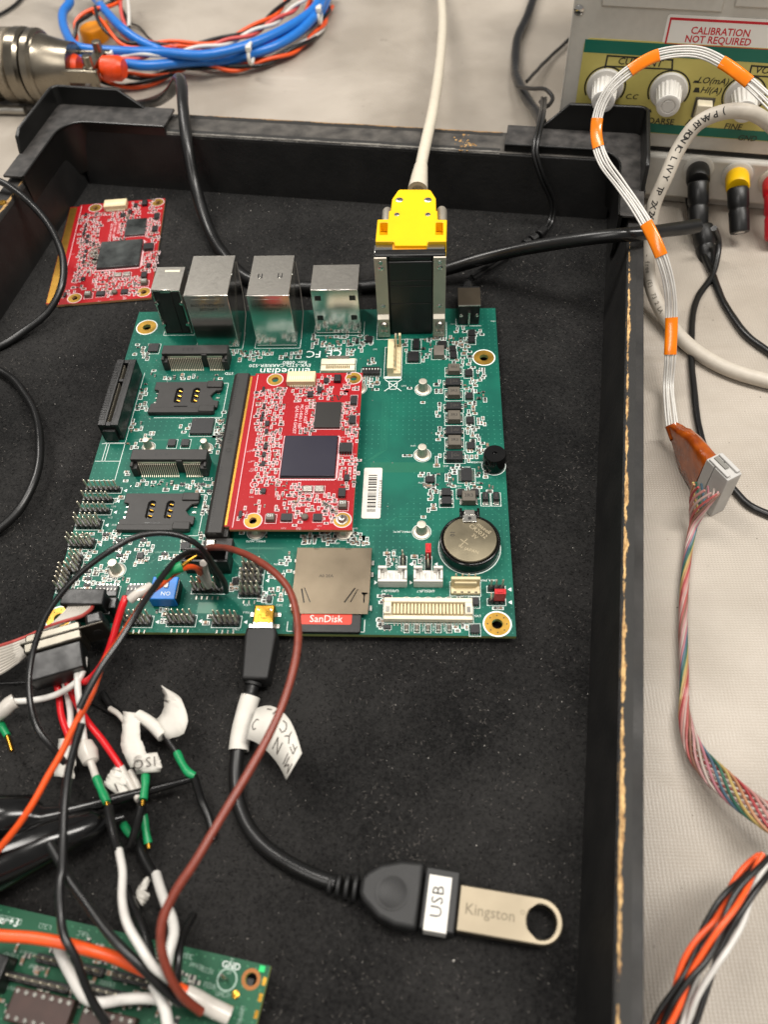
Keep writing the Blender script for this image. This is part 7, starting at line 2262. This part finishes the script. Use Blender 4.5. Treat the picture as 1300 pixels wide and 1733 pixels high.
pt = paper(t2, [(46.1,-47.7,8), (47.2,-50.6,8.6), (48.0,-53.1,8)], [(53.8,-46.8,9), (56.2,-51.4,10), (55.9,-52.5,9)], sag=0.5)
hand = MB()
for ch, (px_, py_, pz_) in (('O', (48.8, -51.1, 9.6,)), ('S', (52.1, -50.5, 10.2,)), ('I', (54.1, -50.3, 10.4,))):
    letter(hand, ch, 4.2, PENM, TR(px_, py_, pz_ + 0.9, 0.2) @ Matrix.Rotation(0.2, 4, 'X'))
hand.build('handwriting', pt, smooth=0)
t3 = taped('white lead with tag and green tape in front of the black probes', [([(27.2,-40.9,6), (30.3,-47.0,6), (32.8,-51.0,6), (34.9,-54.3,7)], 1.2, SHRINK, 'sleeve'), ([(42.2,-64.3,10), (44.6,-68.7,12), (48.1,-75.0,14), (50.4,-78.4,16)], 1.5, BLKS, 'black_sleeve'), ([(50.3,-77.7,16), (54.1,-84.3,20), (56.8,-91.7,24), (60.7,-98.1,28), (66.0,-103.8,30), (69.6,-107.9,28), (72.3,-109.8,24), (72.5,-110.4,20)], 1.2, WHTW, 'white_wire')], [(35.0,-54.3,7), (37.6,-57.9,8), (41.2,-62.6,9.5)], [(41.2,-62.6,9.5), (42.3,-64.6,10)])
paper(t3, [(17.3,-40.4,2), (18.9,-46.2,3), (19.6,-52.8,3)], [(24.0,-41.3,4), (26.0,-47.8,5), (26.7,-54.0,4)], sag=0.6)
MB().lathe([(0.001, -5), (2.4, -3.4), (3.2, 0), (2.6, 3.4), (0.001, 5)], SHRINK, 16, Matrix.Translation((29.6, -45.7, 5,)) @ Matrix.Rotation(0.5, 4, 'Z') @ Matrix.Rotation(PI / 2, 4, 'X')).build('white_crimp', t3)
t4 = taped('red wire ending in a paper tag marked with one stroke', [([(40.7,-49.6,3), (43.9,-53.7,4), (47.7,-58.3,5), (49.6,-60.3,5.5)], 1.25, SHRINK, 'clear_sleeve'), ([(44.0,-50.8,3), (47.3,-55.1,4), (49.8,-58.7,5)], 1.1, SHRINK, 'clear_sleeve')], None, None)
pt = paper(t4, [(38.5,-48.8,3), (37.5,-52.3,4), (36.4,-55.5,3)], [(41.9,-51.2,4), (44.9,-55.4,5), (45.3,-60.0,4)], sag=0.5)
letter(MB(), 'I', 4.2, PENM, TR(41.5, -56.8, 5.2, 0.6)).build('handwriting', pt)
t5 = taped('green taped wire end with gold tip behind the probes', [([(48.6,-57.8,5), (50.3,-61.3,4), (51.0,-64.1,3)], 1.0, BLKS, 'wire')], [(50.6,-63.9,2), (51.7,-67.6,1), (53.2,-71.9,0)], [(53.2,-71.9,0), (53.6,-73.2,-0.4)])
t6 = taped('small green taped wire partly hidden under the probes', [([(47.3,-69.5,-1), (49.8,-71.8,-1), (52.0,-75.2,0), (55.7,-79.6,2), (59.3,-82.9,4)], 1.6, BLKS, 'black_sleeve'), ([(58.7,-81.5,4), (62.1,-86.4,8), (65.6,-91.0,12), (69.0,-95.3,15), (70.6,-99.3,17), (70.4,-103.1,18), (70.0,-107.2,17)], 1.5, WHTW, 'white_wire')], [(43.8,-66.1,-1), (45.7,-68.2,-1), (47.3,-69.6,-1)], None)
t7 = taped('green taped wire end with gold tip at the near side of the tray', [([(-7.2,-31.4,5), (-4.6,-34.3,4), (-3.6,-35.5,3)], 1.2, WHTW, 'wire')], [(-4.3,-35.0,3), (-1.7,-37.9,3), (0.2,-40.0,3)], [(0.2,-40.0,3), (2.0,-42.9,3), (3.3,-45.0,3)])
pb_ = paper(thing('paper_scrap', 'torn white paper scrap under the wires', 'paper'), [(55.3,-81.8,2), (54.1,-84.4,3), (53.5,-87.8,2), (55.2,-89.4,1)], [(56.7,-82.4,2), (56.5,-85.0,3), (57.3,-87.1,2), (55.9,-89.7,1)], sag=0.8)

# two black probes lying across the near corner
def probe(pts, rads, label):
    o = thing('test_probe', label, 'probe', (0, 0, 0), 0, 'black test probes')
    k = len(pts) - 2
    MB().tube([Vector(p) for p in pts[:k + 1]], rads[:k + 1], BLKG, 20).build('handle', o, smooth=50)
    MB().tube([Vector(p) for p in pts[k:]], rads[k:], BLKG, 12).build('shaft', o, smooth=50)
    return o
probe([(-6.3,-70.5,9), (8.5,-67.6,8), (17.0,-66.8,7.5), (21.8,-67.0,7), (27.9,-65.0,6.5), (65.3,-53.0,4)], [7.2, 7.0, 6.6, 3.4, 2.2, 1.0], 'black test probe with thin shaft reaching the green tape')
probe([(1.3,-86.9,10), (15.6,-79.8,9), (26.5,-74.0,8), (37.4,-68.3,6), (40.7,-66.8,5), (45.4,-65.2,4)], [7.4, 7.2, 6.6, 4.8, 2.4, 1.2], 'thicker black test probe nearer to the small blurred green board')

# loose jumper wires arching over the board
cable('jumper_wire', [(65.8,14.7,4), (66.7,13.9,12), (65.5,14.2,22), (64.0,14.8,30), (61.3,15.6,35), (56.7,16.3,38), (51.1,15.8,40), (45.4,14.3,41), (40.7,12.2,41), (35.9,8.4,41), (31.7,5.3,40), (25.3,-0.2,38), (20.7,-5.1,36), (17.1,-11.3,34), (15.4,-17.9,32), (14.6,-23.9,30), (14.9,-31.4,28), (16.4,-37.6,26), (20.5,-44.7,24), (25.2,-49.9,20), (27.9,-52.8,16)], 1.02, BLKS, 'black jumper wire making the widest arch over the pin headers', 'wire', group='jumper wires arching over the green board')
cable('jumper_wire', [(63.2,16.7,5), (63.9,15.3,14), (63.1,16.1,22), (60.6,17.0,26), (58.2,14.7,30), (56.1,9.8,34), (54.3,3.0,37), (52.9,-4.2,40), (51.0,-11.4,42), (49.1,-18.9,43), (46.7,-25.6,43), (44.0,-32.1,43), (41.0,-40.0,42), (39.2,-45.2,41)], 1.05, BLKS, 'black jumper wire with tighter arch beside the blue switch block', 'wire', group='jumper wires arching over the green board')
w2 = [(40.6,-48.9,40), (39.3,-55.5,38), (38.5,-61.5,36), (38.6,-69.6,34), (39.8,-79.5,32), (40.8,-87.0,30)]
cable('jumper_wire', w2 + [(40.8,-88.9,30), (43.2,-98.0,28), (45.4,-102.1,28), (48.3,-105.8,26), (50.8,-111.3,22), (52.9,-115.8,18), (56.1,-120.2,14)], 1.15, BLKS, 'black wire hanging down past the two probes to the small green board', 'wire', group='jumper wires arching over the green board')
cable('jumper_wire', [(34.8,-79.1,28), (43.6,-88.4,28), (52.2,-96.8,28), (59.4,-102.7,28), (65.6,-107.8,26), (71.1,-112.1,22), (75.7,-115.1,18)], 1.25, BLKS, 'black wire slanting across the small blurred green board', 'wire', group='jumper wires arching over the green board')
cable('jumper_wire', [(49.6,-85.0,2), (54.4,-90.9,6), (59.3,-96.4,10), (62.7,-101.5,12), (65.0,-106.7,12), (66.3,-111.7,10)], 1.3, BLKS, 'thin black wire dropping straight onto the small blurred green board', 'wire', group='jumper wires arching over the green board')
cable('jumper_wire', [(72.4,-92.4,6), (71.8,-97.2,10), (72.2,-102.6,14), (72.4,-106.8,14), (72.3,-110.1,12)], 1.1, BLKS, 'thin black wire beside the brown wire at the small board', 'wire', group='jumper wires arching over the green board')
cable('orange_jumper_wire', [(56.2,18.6,5), (58.0,16.5,14), (58.8,13.9,22), (57.5,11.6,26), (54.9,6.6,30), (51.7,0.1,33), (49.3,-3.1,34), (48.6,-7.9,36), (46.9,-16.1,38), (44.6,-22.9,38), (41.8,-29.6,38)] + [(40.6,-37.1,37), (39.0,-41.6,36), (36.2,-47.1,34), (33.3,-54.9,32), (30.0,-61.1,30), (27.0,-67.3,28), (22.3,-73.3,24), (17.8,-77.5,20), (13.4,-81.0,16)], 1.0, ORGW, 'orange jumper wire running from the wired header down to the probes', 'wire')
cable('brown_jumper_wire', [(56.8,32.3,6), (62.5,26.2,16), (71.0,19.8,24), (80.8,12.8,30), (89.1,5.2,34), (95.2,-3.0,36), (98.6,-13.0,37), (99.8,-22.5,38), (99.1,-32.1,38), (97.3,-41.3,38), (94.0,-51.8,38), (90.0,-61.9,38), (84.0,-74.6,38), (79.0,-85.1,38), (74.3,-92.8,37), (71.8,-98.7,35), (71.8,-104.4,32), (73.7,-109.8,28), (76.3,-113.7,22), (80.5,-116.6,15)], 1.2, BRNW, 'brown jumper wire sweeping in a long bow down to the small board', 'wire')
gp = thing('probe_pin', 'green taped gold tipped pin above the blue switch block', 'pin', (0, 0, 0))
sp3 = spline([(50.9,2.7,32), (53.4,4.5,33), (56.0,5.7,34), (58.1,7.0,34)], 1.0)
MB().tube(sp3, [1.6 + 0.35 * math.sin(i) for i in range(len(sp3))], GRNT, 8).build('green_tape', gp, smooth=60)
MB().tube([Vector(q) for q in [(57.9,6.9,34), (60.2,8.3,35), (62.7,10.6,35)]], [0.7, 0.6, 0.45], GOLD, 8).build('gold_tip', gp, smooth=60)
cw = thing('white_crimp_wires', 'pale crimp terminals pushed on the wired pin header', 'terminal', (0, 0, 0))
MB().tube(spline([(60.6,17.0,20), (59.6,17.8,14), (59.4,17.6,9), (59.3,16.7,5)], 1), 1.4, SHRINK, 8).build('terminal', cw, smooth=60)
MB().tube(spline([(58.1,16.2,14), (58.5,16.3,9), (59.3,16.0,5)], 1), 1.1, SHRINK, 8).build('terminal', cw, smooth=60)

# ------------------------------------------------------------------ small second board in the near corner
b2 = thing('small_board', 'small out of focus green circuit board in the near corner', 'circuit board', (95.33, -104.21, 2.00), -0.1630)
PCB2 = pcb_material('second_green_mask', '174a33', '20573d', '4f8a66')
h2 = (-4.5, -4.2,)
plate([(-150, -110), (0, -110), (0, 0), (-150, 0)], [circle(h2[0], h2[1], 1.7)], -1.6, 0, PCB2, 'board_laminate', b2, mat('second_board_edge', 'a8b05a', 0.6))
MB().box(-140, -105, -6.6, -134, -99, -1.6, BLK2).box(-10, -105, -6.6, -4, -99, -1.6, BLK2).box(-10, -10, -6.6, -4, -4, -1.6, BLK2).box(-140, -10, -6.6, -134, -4, -1.6, BLK2).build('board_feet', b2)
MB().ring(h2[0], h2[1], 0.03, 1.7, 2.7, mat('tarnished_copper', '8a5a34', 0.4, 0.8)).build('mounting_pad', b2)
s2 = MB()
SILK2 = mat('dull_silkscreen', '9db3a6', 0.6)
rk = random.Random(8)
for (x, y), L, hh in (((-79.7, -3.2,), 12, 2.0), ((-67.6, -2.9,), 5, 1.6), ((-55.7, -2.6,), 5, 1.6), ((-66.6, -10.2,), 14, 0.9), ((-44.6, -10.1,), 16, 0.9), ((-65.6, -13.1,), 6, 1.4), ((-44.0, -13.0,), 6, 1.4), ((-68.8, -17.0,), 9, 1.2), ((-68.0, -19.3,), 9, 1.2), ((-74.4, -11.7,), 6, 1.4),
                      ((-33.4, -3.2,), 4, 1.4), ((-28.9, -2.8,), 4, 1.4), ((-24.2, -2.2,), 5, 1.6), ((-20.6, -4.0,), 5, 1.4), ((-17.5, -4.5,), 5, 1.4), ((-11.2, -2.2,), 5, 1.6), ((-15.2, -7.9,), 5, 1.6), ((-11.2, -9.2,), 5, 1.6), ((-4.8, -13.7,), 7, 1.4), ((-21.2, -8.0,), 6, 1.4), ((-30.2, -13.5,), 5, 1.4)):
    squiggle(s2, x, y, L * 0.8, hh * 0.7, 0.05, SILK2, rk.choice([0, 0, PI / 2]) if L < 8 else 0.0)
letter(s2, 'Ever+3', 3.2, SILK, TR(-80.2, -3.6, 0.05, 0.0))
letter(s2, 'GND', 2.4, SILK, TR(-11.0, -2.1, 0.05, 0.0))
tag(s2.build('silkscreen', b2, smooth=0), None, None, kind='stuff')
x, y = -11.1, -5.6
MB().ring(x, y, 0.06, 2.5, 2.9, SILK2, 28).build('test_ring', b2)
MB().tube([(x, y, 0.1), (x - 0.4, y + 0.2, 3.0), (x - 1.0, y + 0.5, 4.6)], [0.6, 0.55, 0.45], TIN, 10).build('test_pin', b2)
x, y = -7.6, -8.6
MB().lathe([(1.1, 0.05), (1.0, 0.6), (0.001, 0.8)], GOLD, 14, Matrix.Translation((x, y, 0))).build('solder_dot', b2)
x, y = -1.5, -1.2
MB().cbox(x - 0.6, y, 0.02, 1.6, 1.6, 0.5, mat('green_indicator', '17c46a', 0.3)).build('indicator_lamp', b2)
BRNS = mat('brown_socket', '3a2620', 0.5, var=0.15)
(xa, ya), (xb, yb) = (-66.5, -21.1,), (-50.5, -20.1,)
def dip(x, y, n_):
    o = MB().box(x, y - 4.2, 0.1, x + n_ * 2.54, y + 4.2, 4.2, BRNS).build('chip_socket', b2, bevel=0.4)
    for i in range(n_):
        for s in (-1, 1):
            MB().cyl(x + 1.27 + 2.54 * i, y + s * 3.1, 4.0, 4.6, 0.8, TIN, 0.6, 10).build('socket_contact', o)
            MB().cyl(x + 1.27 + 2.54 * i, y + s * 6.4, 0.02, 0.8, 0.8, TIN, 0.5, 10).build('solder_joint', o)
    return o
dip(xa - 1, ya - 1.5, 7)
xc, yc = -46.8, -20.4
dip(xc, yc - 3.0, 6)
x, y = -74.3, -16.1
MB().box(x - 4, y - 5, 0.1, x + 3, y + 4, 7.0, BLK2).build('relay_block', b2, bevel=0.5)
for (hx, hy), hn in (((-65.0, -16.5,), 9), ((-38.6, -15.1,), 7), ((-20.1, -13.1,), 5), ((-55.6, -10.8,), 8), ((-35.1, -10.7,), 6)):
    ho = MB().box(hx - hn * 1.27, hy - 1.2, 0.05, hx + hn * 1.27, hy + 1.2, 2.2, BLK2).build('pin_header', b2, bevel=0.15)
    for i in range(hn):
        put('pin', PIN, ho, (hx + (i - (hn - 1) / 2) * 2.54, hy, 0.5))
tn2 = MB()
for k in range(170):
    x, y = rk.uniform(-92, -12), rk.uniform(-34, -4)
    chip2(tn2, x, y, rk.choice([1.2, 1.6, 2.0]), rk.choice([0.7, 0.9, 1.2]), 0.6, rk.choice(BODY), rk.choice([0, PI / 2]))
tag(tn2.build('small_components', b2, smooth=0), 'tiny parts scattered on the small green board', None, kind='stuff')
for k in range(26):
    x, y = rk.uniform(-92, -6), rk.uniform(-30, -4)
    MB().cyl(x, y, 0.01, 0.25, rk.uniform(0.3, 0.6), TIN, n=8).build('solder_joint', b2)
for k in range(8):
    x, y = -0.5, -4 - 4 * k
    MB().cbox(x - 0.2, y, 0.01, 1.0, 2.0, 0.05, GOLD).build('edge_pad', b2)
ow = thing('orange_wire', 'thick orange wire crossing the small blurred green board to a clear sleeve', 'wire', (0, 0, 0))
MB().tube(spline([(19.2,-100.7,20), (24.1,-101.1,20), (33.3,-101.4,20), (42.6,-102.5,20), (49.7,-103.9,19), (55.3,-105.0,17), (61.1,-106.9,15), (67.8,-109.1,13), (74.7,-112.1,11), (79.5,-114.0,9)], 2), 1.6, ORGW, 10).build('insulation', ow, smooth=60)
MB().tube(spline([(74.7,-112.3,11.2), (77.6,-113.4,10), (81.0,-114.9,8), (86.2,-116.8,6)], 2), 2.4, SHRINK, 10).build('clear_sleeve', ow, smooth=60)
cable('white_jumper_wire', [(37.4,-102.3,12), (39.1,-105.7,10), (42.7,-109.8,10), (46.3,-113.7,9), (49.9,-115.0,8), (56.9,-114.2,8), (64.3,-113.8,9), (70.7,-113.9,8)], 1.5, WHTW, 'white wire curving along the chip socket of the small board', 'wire')
cable('white_jumper_wire', [(66.9,-110.7,16), (69.2,-113.6,16), (71.0,-116.9,15), (72.3,-120.7,14), (73.1,-124.4,12)], 1.5, WHTW, 'thick white wire leaving the picture below the small board', 'wire')
cable('thin_black_wire', [(-13.5,-19.2,-3), (-4.6,-18.7,-3), (7.0,-17.5,-3), (11.9,-16.8,-3), (18.8,-22.1,-3), (26.7,-27.1,-3), (31.7,-29.8,-3)], 0.4, BLKS, 'hair thin black wire on the foam under the serial plug', 'wire')
